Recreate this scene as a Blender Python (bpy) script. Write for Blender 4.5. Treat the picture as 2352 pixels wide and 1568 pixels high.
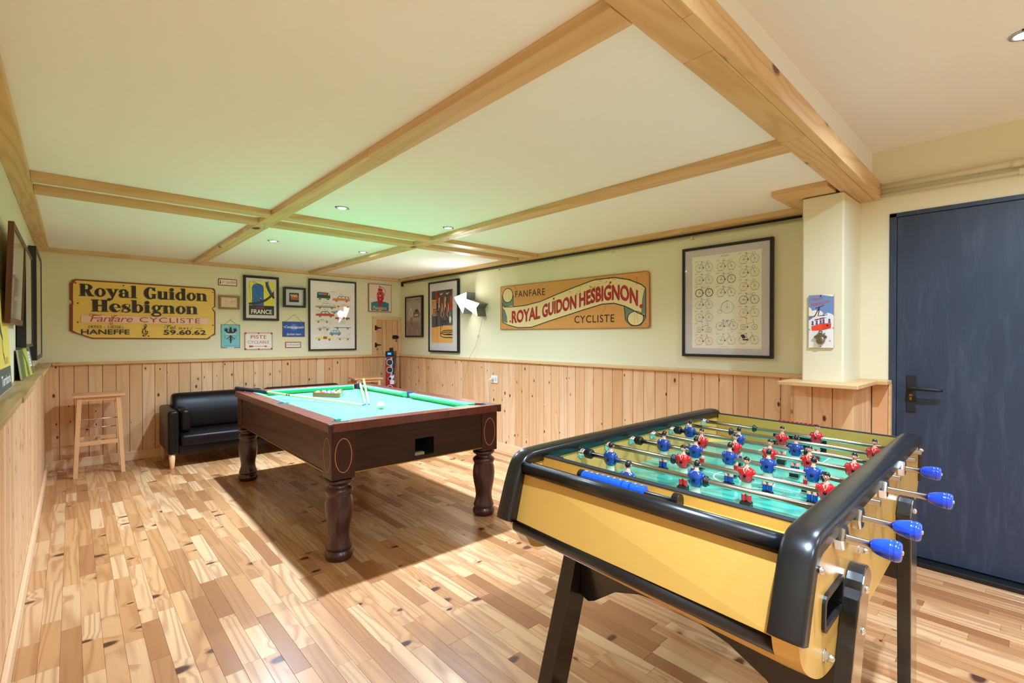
import bpy, bmesh, math, random
from mathutils import Vector, Matrix, Euler
from mathutils.geometry import tessellate_polygon

random.seed(7)
for o in list(bpy.data.objects):
    bpy.data.objects.remove(o)
SC = bpy.context.scene
COL = SC.collection
PI = math.pi

# ------------------------------------------------------------------ camera
cam_d = bpy.data.cameras.new('camera')
cam = bpy.data.objects.new('camera', cam_d)
COL.objects.link(cam)
cam_d.sensor_fit = 'HORIZONTAL'
cam_d.sensor_width = 36.0
cam_d.lens = 36.0 * 1112.0 / 2352.0
cam_d.clip_start = 0.02
YAW = math.radians(42.2753)
cam.location = (0, 0, 1.27)
cam.rotation_euler = (math.radians(90 - 0.4637), 0, -YAW)
SC.camera = cam

# ------------------------------------------------------------------ world, exposure
w = bpy.data.worlds.new('world')
SC.world = w
w.use_nodes = True
w.node_tree.nodes['Background'].inputs[0].default_value = (0.9, 0.95, 1, 1)
w.node_tree.nodes['Background'].inputs[1].default_value = 0.0
SC.view_settings.view_transform = 'Standard'
SC.view_settings.look = 'None'
SC.view_settings.gamma = 1.0
SC.view_settings.use_curve_mapping = False
SC.view_settings.exposure = 0.92
SC.cycles.use_denoising = True
SC.cycles.max_bounces = 10
SC.cycles.diffuse_bounces = 7
SC.cycles.sample_clamp_indirect = 6.0

# ------------------------------------------------------------------ lamps of the room (recessed downlights, three of them added out of view)
POOL_SPOTS = [(1.31, 3.09), (2.155, 3.10), (1.30, 3.80), (2.153, 3.84), (1.31, 4.55), (2.14, 4.55)]
NEAR_SPOTS = [(2.56, 0.057), (0.75, 0.03), (2.56, -1.35), (0.75, -1.35)]  # first one is in view; the other three are added, unseen lamps
P_POOL = (105.0, 118.0)      # watts of the wide spill, of the narrow beam
P_NEAR = [(84.0, 52.0), (110.0, 105.0), (84.0, 60.0), (100.0, 75.0)]
def downlight_lamp(x, y, z, power, size, blend=1.0, colr=(0.585, 0.775, 1.0)):
    d = bpy.data.lights.new('downlight_lamp', 'SPOT')
    d.energy = power
    d.spot_size = math.radians(size)
    d.spot_blend = blend
    d.shadow_soft_size = 0.022
    d.color = colr
    o = bpy.data.objects.new('downlight_lamp', d)
    COL.objects.link(o)
    o.location = (x, y, z)
    return o

ZC = 2.118      # main ceiling
ZT = 2.083      # underside of battens
ZU = 2.37       # raised ceiling near the camera
XR = 3.587      # right wall
XR2 = 3.545     # right wall beside the door
XL = -0.238     # left wall
YB = 6.387      # back wall
YF = -2.6       # wall behind the camera

# ------------------------------------------------------------------ mesh helpers
def srgb(r, g, b):
    f = lambda c: (c / 255.0 / 12.92) if c / 255.0 <= 0.04045 else ((c / 255.0 + 0.055) / 1.055) ** 2.4
    return (f(r), f(g), f(b))

class MB:
    """collects geometry for ONE mesh object"""
    def __init__(s):
        s.v = []; s.f = []; s.m = []; s.sm = []
    def add(s, vs, fs, mi=0, smooth=False):
        o = len(s.v)
        s.v += [tuple(p) for p in vs]
        for f in fs:
            s.f.append(tuple(i + o for i in f)); s.m.append(mi); s.sm.append(smooth)
        return s
    def box(s, x0, x1, y0, y1, z0, z1, mi=0):
        vs = [(x, y, z) for x in (x0, x1) for y in (y0, y1) for z in (z0, z1)]
        return s.add(vs, [(0, 1, 3, 2), (4, 6, 7, 5), (0, 4, 5, 1), (2, 3, 7, 6), (0, 2, 6, 4), (1, 5, 7, 3)], mi)
    def hexa(s, p, mi=0):
        """p: 4 bottom, 4 top"""
        return s.add(p, [(3, 2, 1, 0), (4, 5, 6, 7), (0, 1, 5, 4), (1, 2, 6, 5), (2, 3, 7, 6), (3, 0, 4, 7)], mi)
    def prism(s, poly, fn0, fn1, mi=0, holes=(), smooth=False, mi_side=None):
        """poly: 2D outline, fnX maps (a,b)->3D for both caps"""
        loops = [list(poly)] + [list(h) for h in holes]
        flat = [p for l in loops for p in l]
        tris = tessellate_polygon([[Vector((p[0], p[1], 0)) for p in l] for l in loops])
        n = len(flat)
        a = [fn0(*p) for p in flat]; b = [fn1(*p) for p in flat]
        ms = mi if mi_side is None else mi_side
        o = len(s.v); s.v += [tuple(q) for q in a + b]
        for t in tris:
            s.f.append((o + t[0], o + t[1], o + t[2])); s.m.append(mi); s.sm.append(False)
            s.f.append((o + n + t[2], o + n + t[1], o + n + t[0])); s.m.append(mi); s.sm.append(False)
        k = 0
        for l in loops:
            L = len(l)
            for i in range(L):
                j = (i + 1) % L
                s.f.append((o + k + i, o + k + j, o + n + k + j, o + n + k + i)); s.m.append(ms); s.sm.append(smooth)
            k += L
        return s
    def lathe(s, prof, cx=0, cy=0, cz=0, seg=20, axis='z', mi=0, smooth=True, mats=None):
        """prof: (r, h) along axis"""
        rings = []
        o = len(s.v)
        for r, h in prof:
            for k in range(seg):
                a = 2 * PI * k / seg
                p = (r * math.cos(a), r * math.sin(a), h)
                if axis == 'z': q = (cx + p[0], cy + p[1], cz + p[2])
                elif axis == 'y': q = (cx + p[0], cy + p[2], cz + p[1])
                else: q = (cx + p[2], cy + p[0], cz + p[1])
                s.v.append(q)
        for i in range(len(prof) - 1):
            m_ = mats[i] if mats else mi
            for k in range(seg):
                k2 = (k + 1) % seg
                s.f.append((o + i * seg + k, o + i * seg + k2, o + (i + 1) * seg + k2, o + (i + 1) * seg + k)); s.m.append(m_); s.sm.append(smooth)
        for i, rev in ((0, True), (len(prof) - 1, False)):
            if prof[i][0] > 1e-5:
                f = [o + i * seg + k for k in range(seg)]
                if rev: f = f[::-1]
                s.f.append(tuple(f)); s.m.append((mats[0] if rev else mats[-1]) if mats else mi); s.sm.append(False)
        return s
    def tube(s, pts, r, seg=8, mi=0, caps=True, smooth=True):
        pts = [Vector(p) for p in pts]
        rr = r if isinstance(r, (list, tuple)) else [r] * len(pts)
        o = len(s.v)
        t0 = (pts[1] - pts[0]).normalized()
        ref = Vector((0, 0, 1)) if abs(t0.z) < 0.9 else Vector((1, 0, 0))
        nrm = t0.cross(ref).normalized()
        for i, p in enumerate(pts):
            if i == 0: t = pts[1] - pts[0]
            elif i == len(pts) - 1: t = pts[-1] - pts[-2]
            else: t = (pts[i + 1] - pts[i]).normalized() + (pts[i] - pts[i - 1]).normalized()
            t.normalize()
            nrm = (nrm - t * nrm.dot(t)).normalized()
            bn = t.cross(nrm)
            for k in range(seg):
                a = 2 * PI * k / seg
                s.v.append(tuple(p + (nrm * math.cos(a) + bn * math.sin(a)) * rr[i]))
        for i in range(len(pts) - 1):
            for k in range(seg):
                k2 = (k + 1) % seg
                s.f.append((o + i * seg + k, o + i * seg + k2, o + (i + 1) * seg + k2, o + (i + 1) * seg + k)); s.m.append(mi); s.sm.append(smooth)
        if caps:
            s.f.append(tuple(o + k for k in range(seg))[::-1]); s.m.append(mi); s.sm.append(False)
            e = o + (len(pts) - 1) * seg
            s.f.append(tuple(e + k for k in range(seg))); s.m.append(mi); s.sm.append(False)
        return s
    def loft(s, rings, mi=0, mats=None, smooth=True, caps=True):
        """rings: list of equal-length point loops"""
        n = len(rings[0]); o = len(s.v)
        for r in rings: s.v += [tuple(p) for p in r]
        for i in range(len(rings) - 1):
            for k in range(n):
                k2 = (k + 1) % n
                s.f.append((o + i * n + k, o + i * n + k2, o + (i + 1) * n + k2, o + (i + 1) * n + k)); s.m.append(mats[i] if mats else mi); s.sm.append(smooth)
        if caps:
            s.f.append(tuple(o + k for k in range(n))[::-1]); s.m.append(mats[0] if mats else mi); s.sm.append(False)
            e = o + (len(rings) - 1) * n
            s.f.append(tuple(e + k for k in range(n))); s.m.append(mats[-1] if mats else mi); s.sm.append(False)
        return s
    def ball(s, cx, cy, cz, r, seg=16, rings=10, mi=0, sc=(1, 1, 1), matfn=None):
        o = len(s.v)
        s.v.append((cx, cy, cz + r * sc[2]))
        for i in range(1, rings):
            t = PI * i / rings
            for k in range(seg):
                a = 2 * PI * k / seg
                s.v.append((cx + r * sc[0] * math.sin(t) * math.cos(a), cy + r * sc[1] * math.sin(t) * math.sin(a), cz + r * sc[2] * math.cos(t)))
        s.v.append((cx, cy, cz - r * sc[2]))
        last = len(s.v) - 1
        fs = []
        for k in range(seg):
            k2 = (k + 1) % seg
            fs.append((o, o + 1 + k, o + 1 + k2))
            for i in range(rings - 2):
                a = o + 1 + i * seg
                fs.append((a + k, a + seg + k, a + seg + k2, a + k2))
            a = o + 1 + (rings - 2) * seg
            fs.append((a + k, last, a + k2))
        for f in fs:
            m_ = mi
            if matfn:
                c = Vector((0, 0, 0))
                for i in f: c += Vector(s.v[i])
                c /= len(f)
                m_ = matfn(c.x - cx, c.y - cy, c.z - cz)
            s.f.append(f); s.m.append(m_); s.sm.append(True)
        return s
    def mesh(s, name, mats):
        me = bpy.data.meshes.new(name)
        me.from_pydata(s.v, [], s.f)
        for m_ in mats: me.materials.append(m_)
        me.polygons.foreach_set('material_index', s.m)
        me.polygons.foreach_set('use_smooth', s.sm)
        bm = bmesh.new(); bm.from_mesh(me)
        bmesh.ops.recalc_face_normals(bm, faces=bm.faces)
        bm.to_mesh(me); bm.free()
        me.update()
        return me

def link(name, data, parent=None, bevel=0, seg=2):
    o = bpy.data.objects.new(name, data)
    COL.objects.link(o)
    if parent is not None: o.parent = parent
    if bevel:
        b = o.modifiers.new('bevel', 'BEVEL'); b.width = bevel; b.segments = seg; b.limit_method = 'ANGLE'; b.angle_limit = math.radians(40)
    return o
def obj(name, mb, mats, parent=None, bevel=0, seg=2):
    if not isinstance(mats, (list, tuple)): mats = [mats]
    return link(name, mb.mesh(name, mats), parent, bevel, seg)
def tag(o, label, cat, group=None):
    o['label'] = label; o['category'] = cat
    if group: o['group'] = group
    return o
def thing(name, label, cat, loc=(0, 0, 0), rot=(0, 0, 0), group=None):
    o = bpy.data.objects.new(name, None); COL.objects.link(o)
    o.empty_display_size = 0.05
    o.location = loc; o.rotation_euler = rot
    return tag(o, label, cat, group)
def struct(name, mb, mats, parent=None, bevel=0):
    o = obj(name, mb, mats, parent, bevel)
    if parent is None: o['kind'] = 'structure'
    return o

# ------------------------------------------------------------------ material helpers
class NT:
    def __init__(s, name):
        s.m = bpy.data.materials.new(name); s.m.use_nodes = True
        s.t = s.m.node_tree; s.t.nodes.clear()
        s.out = s.n('ShaderNodeOutputMaterial')
        s.b = s.n('ShaderNodeBsdfPrincipled')
        s.l(s.b.outputs[0], s.out.inputs[0])
    def n(s, ty, **kw):
        nd = s.t.nodes.new(ty)
        for k, v in kw.items(): setattr(nd, k, v)
        return nd
    def l(s, a, b): s.t.links.new(a, b)
    def math(s, op, a, b=None, c=None, clamp=False):
        nd = s.n('ShaderNodeMath', operation=op); nd.use_clamp = clamp
        for i, x in enumerate((a, b, c)):
            if x is None: continue
            if hasattr(x, 'node'): s.l(x, nd.inputs[i])
            else: nd.inputs[i].default_value = x
        return nd.outputs[0]
    def vmath(s, op, a, b):
        nd = s.n('ShaderNodeVectorMath', operation=op)
        for i, x in enumerate((a, b)):
            if hasattr(x, 'node'): s.l(x, nd.inputs[i])
            else: nd.inputs[i].default_value = x
        return nd.outputs[0]
    def noise(s, vec, scale, detail=2, rough=0.5, dist=0):
        nd = s.n('ShaderNodeTexNoise'); s.l(vec, nd.inputs['Vector'])
        nd.inputs['Scale'].default_value = scale; nd.inputs['Detail'].default_value = detail
        nd.inputs['Roughness'].default_value = rough; nd.inputs['Distortion'].default_value = dist
        return nd.outputs[0]
    def mix(s, fac, a, b, mode='MIX'):
        nd = s.n('ShaderNodeMix', data_type='RGBA', blend_type=mode)
        for x, i in ((fac, 0), (a, 6), (b, 7)):
            if hasattr(x, 'node'): s.l(x, nd.inputs[i])
            else: nd.inputs[i].default_value = (x if i == 0 else (*x, 1))
        return nd.outputs[2]
    def ramp(s, fac, stops, interp='LINEAR'):
        nd = s.n('ShaderNodeValToRGB'); s.l(fac, nd.inputs[0])
        cr = nd.color_ramp; cr.interpolation = interp
        while len(cr.elements) < len(stops): cr.elements.new(0.5)
        for e, (p, c) in zip(cr.elements, stops):
            e.position = p; e.color = (*c, 1) if len(c) == 3 else c
        return nd.outputs[0]
    def rough(s, v):
        if hasattr(v, 'node'): s.l(v, s.b.inputs['Roughness'])
        else: s.b.inputs['Roughness'].default_value = v
    def col(s, v):
        if hasattr(v, 'node'): s.l(v, s.b.inputs['Base Color'])
        else: s.b.inputs['Base Color'].default_value = (*v, 1)
    def bump(s, h, strength=0.2, dist=0.002):
        nd = s.n('ShaderNodeBump'); nd.inputs['Strength'].default_value = strength; nd.inputs['Distance'].default_value = dist
        s.l(h, nd.inputs['Height']); s.l(nd.outputs[0], s.b.inputs['Normal'])
    def set(s, **kw):
        for k, v in kw.items(): s.b.inputs[k.replace('_', ' ')].default_value = v

def plain(name, rgb, rough=0.5, metallic=0.0, spec=0.5, coat=0.0, grain=0.0, scale=40):
    t = NT(name)
    c = srgb(*rgb)
    if grain:
        tc = t.n('ShaderNodeTexCoord')
        n = t.noise(tc.outputs['Object'], scale, 3, 0.6)
        t.col(t.mix(n, tuple(x * (1 - grain) for x in c), tuple(min(1, x * (1 + grain)) for x in c)))
    else: t.col(c)
    t.rough(rough); t.b.inputs['Metallic'].default_value = metallic
    t.b.inputs['Specular IOR Level'].default_value = spec
    t.b.inputs['Coat Weight'].default_value = coat
    t.b.inputs['Coat Roughness'].default_value = 0.12
    return t.m

def wood(name, base, line, knot, axis='z', scale=1.0, contrast=0.5, knots=0.0, knot_scale=5.0, rough=0.45, coat=0.0,
         vary=0.0, dark=None, light=None, ring=34.0, knot_size=0.17, spec=0.4, streak=0.25, plane=None, kst=None):
    """procedural timber; `axis` is the grain direction in object space; each object gets its own stretch of board"""
    t = NT(name)
    tc = t.n('ShaderNodeTexCoord'); oi = t.n('ShaderNodeObjectInfo')
    rnd = oi.outputs['Random']
    cmb = t.n('ShaderNodeCombineXYZ')
    t.l(t.math('MULTIPLY', rnd, 37.0), cmb.inputs[0]); t.l(t.math('MULTIPLY', rnd, 91.0), cmb.inputs[1]); t.l(t.math('MULTIPLY', rnd, 53.0), cmb.inputs[2])
    pos = t.vmath('ADD', tc.outputs['Object'], cmb.outputs[0])
    st = {'x': (0.07, 1, 1), 'y': (1, 0.07, 1), 'z': (1, 1, 0.07)}[axis]
    sv = t.vmath('MULTIPLY', pos, tuple(q * scale for q in st))
    # knots: sparse, from stretched voronoi cells
    ks = kst or {'x': (0.55, 1, 1), 'y': (1, 0.55, 1), 'z': (1, 1, 0.55)}[axis]
    if knots > 0:
        kv = t.vmath('MULTIPLY', pos, tuple(q * knot_scale for q in ks))
        warp = t.noise(pos, 14, 2)
        kv2 = t.vmath('ADD', kv, (0, 0, 0))
        vo = t.n('ShaderNodeTexVoronoi')
        if plane:
            vo.voronoi_dimensions = '2D'; sx_ = t.n('ShaderNodeSeparateXYZ'); t.l(kv2, sx_.inputs[0]); cx_ = t.n('ShaderNodeCombineXYZ')
            t.l(sx_.outputs['XYZ'.index(plane[0])], cx_.inputs[0]); t.l(sx_.outputs['XYZ'.index(plane[1])], cx_.inputs[1]); kv2 = cx_.outputs[0]
        t.l(kv2, vo.inputs['Vector']); vo.inputs['Scale'].default_value = 1.0
        vo.inputs['Randomness'].default_value = 1.0
        sep = t.n('ShaderNodeSeparateColor'); t.l(vo.outputs['Color'], sep.inputs[0])
        on = t.math('LESS_THAN', sep.outputs[0], knots)
        siz = t.math('MULTIPLY_ADD', sep.outputs[1], knot_size, knot_size * 0.35)
        d = t.math('DIVIDE', t.math('ADD', vo.outputs['Distance'], t.math('MULTIPLY', t.math('SUBTRACT', warp, 0.5), 0.06)), siz)
        core = t.math('MULTIPLY', t.math('SUBTRACT', 1.0, t.math('SMOOTH_MIN', t.math('MULTIPLY', t.math('SUBTRACT', d, 0.55), 2.4), 1.0, 0.1), clamp=True), on)
        halo = t.math('MULTIPLY', t.math('SUBTRACT', 1.0, t.math('MULTIPLY', d, 0.30), clamp=True), on)
    n1 = t.noise(sv, 2.6, 3, 0.5, 0.35)
    field = t.math('MULTIPLY', n1, ring)
    if knots > 0: field = t.math('ADD', field, t.math('MULTIPLY', halo, 5.0))
    sn = t.math('SINE', field)
    rg = t.math('POWER', t.math('MULTIPLY_ADD', sn, 0.5, 0.5), 2.4)
    st2 = {'x': (0.03, 1, 1), 'y': (1, 0.03, 1), 'z': (1, 1, 0.03)}[axis]
    fine = t.noise(t.vmath('MULTIPLY', pos, tuple(q * 160 * scale for q in st2)), 1.0, 2, 0.6)
    fac = t.math('ADD', t.math('MULTIPLY', rg, contrast), t.math('MULTIPLY', t.math('SUBTRACT', fine, 0.45), streak), clamp=True)
    bc = srgb(*base)
    if vary > 0:
        wn = t.n('ShaderNodeTexWhiteNoise', noise_dimensions='1D'); t.l(t.math('MULTIPLY', rnd, 977.0), wn.inputs['W'])
        dk = srgb(*(dark or line)); lt = srgb(*(light or base))
        bcol = t.ramp(wn.outputs[0], [(0.0, dk), (0.16, tuple(0.45 * a + 0.55 * b for a, b in zip(dk, bc))), (0.42, bc), (0.72, tuple(0.5 * a + 0.5 * b for a, b in zip(lt, bc))), (1.0, lt)])
        bcol = t.mix(vary, bc, bcol)
    else: bcol = t.mix(0.0, bc, bc)
    lowf = t.noise(sv, 0.9, 1)
    bcol = t.mix(t.math('MULTIPLY', lowf, 0.35), bcol, srgb(*line))
    c = t.mix(fac, bcol, srgb(*line))
    if knots > 0:
        c = t.mix(t.math('MULTIPLY', t.math('POWER', halo, 2.0), 0.35), c, srgb(*line))
        c = t.mix(core, c, srgb(*knot))
    t.col(c)
    t.rough(t.math('MULTIPLY_ADD', fac, 0.12, rough))
    t.b.inputs['Specular IOR Level'].default_value = spec
    t.b.inputs['Coat Weight'].default_value = coat; t.b.inputs['Coat Roughness'].default_value = 0.2
    t.bump(fac, 0.12, 0.001)
    return t.m

def wall_paint(name, rgb, rough=0.75, bump=0.5, stain=0.06, sc=1.0):
    t = NT(name)
    tc = t.n('ShaderNodeTexCoord')
    n = t.noise(tc.outputs['Object'], 1.4 * sc, 4, 0.6)
    n2 = t.noise(tc.outputs['Object'], 9 * sc, 5, 0.65)
    c = srgb(*rgb)
    base = t.mix(t.math('MULTIPLY', n, 0.9), tuple(x * (1 + stain * 0.5) for x in c), tuple(x * (1 - stain) for x in c))
    # a few fine scuffs
    sc_n = t.noise(t.vmath('MULTIPLY', tc.outputs['Object'], (7, 5, 9)), 1.0, 6, 0.75, 1.4)
    scuff = t.math('MULTIPLY', t.math('GREATER_THAN', sc_n, 0.74), 0.12)
    t.col(t.mix(scuff, base, tuple(x * 0.55 for x in c)))
    t.rough(rough); t.b.inputs['Specular IOR Level'].default_value = 0.25
    t.bump(n2, bump, 0.004)
    return t.m

PINE_WALL = wood('pine_cladding', (228, 184, 140), (200, 146, 98), (96, 52, 28), 'z', 1.0, 0.40, 0.45, 10.0, 0.46, plane='XZ', ring=95, vary=0.8, dark=(212, 160, 112), light=(236, 200, 160), knot_size=0.10, streak=0.3)
PINE_TRIM_X = wood('pine_trim_x', (224, 188, 136), (194, 146, 90), (92, 48, 24), 'x', 1.0, 0.5, 0.40, 6.0, 0.42, vary=0.3, knot_size=0.16, ring=120)
PINE_TRIM_Y = wood('pine_trim_y', (224, 188, 136), (194, 146, 90), (92, 48, 24), 'y', 1.0, 0.5, 0.40, 6.0, 0.42, vary=0.3, knot_size=0.16, ring=120)
PINE_LEDGE = wood('pine_ledge', (206, 172, 120), (150, 106, 62), (84, 50, 28), 'y', 1.0, 0.55, 0.30, 5.0, 0.35, vary=0.2, knot_size=0.14, ring=100)
PINE_BASE_X = wood('pine_skirting_x', (232, 194, 152), (208, 156, 106), (110, 62, 36), 'x', 1.0, 0.35, 0.3, 5.0, 0.45, knot_size=0.12)
PINE_BASE_Y = wood('pine_skirting_y', (232, 194, 152), (208, 156, 106), (110, 62, 36), 'y', 1.0, 0.35, 0.3, 5.0, 0.45, knot_size=0.12)
PINE_FLOOR = wood('pine_floor', (198, 146, 96), (150, 92, 50), (78, 44, 30), 'y', 1.25, 0.55, 0.20, 6.0, 0.30, plane='XY', kst=(0.62, 1.15, 1), vary=0.95, dark=(142, 90, 52), light=(224, 184, 138), ring=120, knot_size=0.16, spec=0.5, coat=0.25, streak=0.3)
WHITE_CEIL = wall_paint('white_ceiling_board', (244, 242, 238), 0.85, 0.15, 0.02, 1.0)
WALL_GREEN = wall_paint('pale_green_yellow_plaster', (231, 224, 193), 0.8, 0.55, 0.07)
BLACK = plain('black_plastic', (14, 14, 15), 0.35)
BLACK_MATT = plain('black_matt', (20, 19, 19), 0.6)
CHROME = plain('chrome', (225, 225, 228), 0.14, 1.0)
STEEL = plain('brushed_steel', (196, 192, 186), 0.3, 1.0)
# ================================================================== THE ROOM
YW0 = YF
# floor: base slab + boards
m = MB(); m.box(XL - 0.1, XR + 0.1, YF - 0.1, YB + 0.1, -0.12, -0.012)
FLOORGAP = plain('floor_gap', (60, 38, 24), 0.8)
floor = struct('floor', m, FLOORGAP)
_meshes = {}
def board_mesh(key, w_, l_, axis, t=0.012, mats=None, bevel=0.0006, nm='plank'):
    k = (key, round(w_, 3), round(l_, 2), axis)
    if k in _meshes: return _meshes[k]
    m = MB()
    w2, l2, b = w_ / 2, l_ / 2, bevel
    def ring(ins, z): return [(-w2 + ins, -l2 + ins, z), (w2 - ins, -l2 + ins, z), (w2 - ins, l2 - ins, z), (-w2 + ins, l2 - ins, z)]
    if axis == 'floor':
        m.loft([ring(0, -t), ring(0, -b), ring(b, 0)], smooth=False)
    me = m.mesh(nm, mats); _meshes[k] = me
    return me
PW = 0.0655
rf = random.Random(11)
boards = []
ncol = int((XR + 0.0 - XL) / PW) + 1
for i in range(ncol):
    x0 = XL + i * PW; x1 = min(x0 + PW, XR)
    if x1 - x0 < 0.01: continue
    y = YF + rf.uniform(-0.4, 0)
    while y < YB:
        L = rf.choice([0.26, 0.34, 0.42, 0.5, 0.6, 0.72])
        a, b_ = max(y, YF), min(y + L, YB)
        if b_ - a > 0.02: boards.append((x0, x1, a, b_))
        y += L
def in_view(x, y, z=0.0):
    dx, dy, dz = x, y, z - 1.27
    d = dx * math.sin(YAW) + dy * math.cos(YAW)
    if d < 0.3: return None
    r = dx * math.cos(YAW) - dy * math.sin(YAW)
    u, v = r / d * 1112, -dz / d * 1112
    if abs(u) > 1230 or v > 860: return None
    return d
def foot_hidden(x, y):
    return 1.3 < x < 2.3 and 5.75 < y < 6.4
cand = []
for b in boards:
    cx, cy = (b[0] + b[1]) / 2, (b[2] + b[3]) / 2
    d = in_view(cx, cy)
    hid = (0.6 < cx < 2.6 and cy > 5.75)
    cand.append((1e9 if (d is None or hid) else d ** 2 / (b[3] - b[2]), b))
cand.sort(key=lambda q: q[0])
rest = MB()
for i, (s_, b) in enumerate(cand):
    cx, cy = (b[0] + b[1]) / 2, (b[2] + b[3]) / 2
    w_, l_ = b[1] - b[0] - 0.0006, b[3] - b[2] - 0.0006
    if i < 300 and s_ < 1e8:
        o = link('plank', board_mesh('floor', w_, l_, 'floor', mats=[PINE_FLOOR]), floor)
        o.location = (cx, cy, rf.uniform(-0.0003, 0.0))
    else:
        pass
# the remaining boards are too many to keep singly: joined, tinted per board through vertex colours of the timber itself
def floor_rest_mat():
    t = NT('pine_floor_rest')
    return t
rest_boards = [b for i, (s_, b) in enumerate(cand) if not (i < 300 and s_ < 1e8)]
def joined_boards(bl, name, parent):
    vs, fs, cols = [], [], []
    for b in bl:
        o = len(vs); e = 0.0003; bv = 0.0006
        x0, x1, y0, y1 = b[0] + e, b[1] - e, b[2] + e, b[3] - e
        vs += [(x0, y0, -0.012), (x1, y0, -0.012), (x1, y1, -0.012), (x0, y1, -0.012), (x0, y0, -bv), (x1, y0, -bv), (x1, y1, -bv), (x0, y1, -bv),
               (x0 + bv, y0 + bv, 0), (x1 - bv, y0 + bv, 0), (x1 - bv, y1 - bv, 0), (x0 + bv, y1 - bv, 0)]
        f_ = [(8, 9, 10, 11), (4, 5, 9, 8), (5, 6, 10, 9), (6, 7, 11, 10), (7, 4, 8, 11), (0, 1, 5, 4), (1, 2, 6, 5), (2, 3, 7, 6), (3, 0, 4, 7)]
        fs += [tuple(o + i for i in f) for f in f_]
        cols += [rf.random()] * len(f_)
    me = bpy.data.meshes.new(name); me.from_pydata(vs, [], fs)
    at = me.attributes.new('board_id', 'FLOAT', 'FACE')
    at.data.foreach_set('value', cols)
    m2 = PINE_FLOOR.copy(); m2.name = 'pine_floor_joined'
    nt = m2.node_tree
    oi = [n for n in nt.nodes if n.type == 'OBJECT_INFO'][0]
    an = nt.nodes.new('ShaderNodeAttribute'); an.attribute_name = 'board_id'
    for l in list(nt.links):
        if l.from_node == oi and l.from_socket.name == 'Random':
            to = l.to_socket; nt.links.remove(l); nt.links.new(an.outputs['Fac'], to)
    me.materials.append(m2)
    o = link(name, me, parent); o['kind'] = 'stuff'
    return o
joined_boards(rest_boards, 'plank_field', floor)

# ceiling: lower field + fascia + raised field near the camera
def BEAM_Y(x): return 0.722 + 0.0235 * (x - 1.0)      # left lower edge of the big beam (slightly askew)
m = MB()
m.box(XL - 0.1, XR + 0.1, 0.68, YB + 0.1, ZC, ZC + 0.03)
m.box(XL - 0.1, XR + 0.1, YF - 0.1, 0.72, ZU, ZU + 0.03)
m.hexa([(XL - 0.1, 0.66, ZC + 0.0), (XR + 0.1, 0.70, ZC + 0.0), (XR + 0.1, 0.74, ZC), (XL - 0.1, 0.72, ZC),
        (XL - 0.1, 0.66, ZU + 0.02), (XR + 0.1, 0.70, ZU + 0.02), (XR + 0.1, 0.74, ZU + 0.02), (XL - 0.1, 0.72, ZU + 0.02)])
ceiling = struct('ceiling', m, WHITE_CEIL)

# walls (plaster)
m = MB(); m.box(XL - 0.1, XR + 0.1, YB, YB + 0.1, -0.1, ZU + 0.1)
wall_back = struct('wall_back', m, WALL_GREEN)
m = MB()
m.box(XR, XR + 0.12, 0.80, YB + 0.1, -0.1, ZU + 0.1)
# wall round the door opening
DY0, DY1, DZ = -0.42, 0.607, 1.985
m.box(XR2, XR + 0.12, DY1, 0.80, -0.1, ZU + 0.1)
m.box(XR2, XR + 0.12, DY0, DY1, DZ, ZU + 0.1)
m.box(XR2, XR + 0.12, YF, DY0, -0.1, ZU + 0.1)
wall_right = struct('wall_right', m, WALL_GREEN)
m = MB(); m.box(XL - 0.1, XL, YF - 0.1, YB, -0.1, ZU + 0.1)
wall_left = struct('wall_left', m, WALL_GREEN)
m = MB(); m.box(XL, XR + 0.12, YF - 0.1, YF, -0.1, ZU + 0.1)
wall_front = struct('wall_front', m, WALL_GREEN)

# pillar against the right wall
m = MB(); m.box(3.172, XR, 0.752, 0.958, 0.0, ZT - 0.002)
struct('pillar', m, WALL_GREEN, bevel=0.008)

# ---- tongue-and-groove cladding, every board a part of its wall
def clad_mesh(w_, h_, mats):
    k = ('clad', round(w_, 3), round(h_, 2))
    if k in _meshes: return _meshes[k]
    # local: width along x, height z from 0, front face at y=0, back at y=+0.012
    m = MB(); g = 0.0035; h2 = w_ / 2
    prof = [(-h2 + 0.0012, 0.012), (-h2 + 0.0012, 0.0045), (-h2 + g, 0.0), (h2 - g, 0.0), (h2 - 0.0012, 0.0045), (h2 - 0.0012, 0.012)]
    m.loft([[(a, b, 0) for a, b in prof], [(a, b, h_) for a, b in prof]], smooth=False)
    me = m.mesh('plank', mats); _meshes[k] = me
    return me
def clad_run(parent, side, a0, a1, face, z0, z1, pitch=0.1062, rr=None):
    a = a0
    while a < a1 - 0.004:
        b = min(a + pitch, a1)
        if a1 - b < 0.02: b = a1
        o = link('plank', clad_mesh(b - a, z1 - z0, [PINE_WALL]), parent)
        c = (a + b) / 2
        if side == 'back': o.location = (c, face, z0)
        elif side == 'right': o.location = (face, c, z0); o.rotation_euler = (0, 0, -PI / 2)
        elif side == 'left': o.location = (face, c, z0); o.rotation_euler = (0, 0, PI / 2)
        a = b
RAIL = 1.0
clad_run(wall_back, 'back', -0.199, 3.55, 6.360, 0.0, RAIL)
clad_run(wall_right, 'right', 0.99, 6.36, 3.555, 0.0, RAIL)
clad_run(wall_left, 'left', YF + 0.002, 6.36, -0.19, 0.0, RAIL + 0.01, pitch=0.1)
clad_run(wall_right, 'right', 0.69, 0.985, 3.11, 0.0, RAIL, pitch=0.0985)          # round the pillar
m = MB(); m.box(3.115, 3.14, 0.985, 0.999, 0, RAIL); o = obj('corner_strip', m, PINE_TRIM_Y, wall_right)
clad_run(wall_right, 'back', 3.11, 3.505, 0.69, 0.0, RAIL, pitch=0.099)
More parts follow.
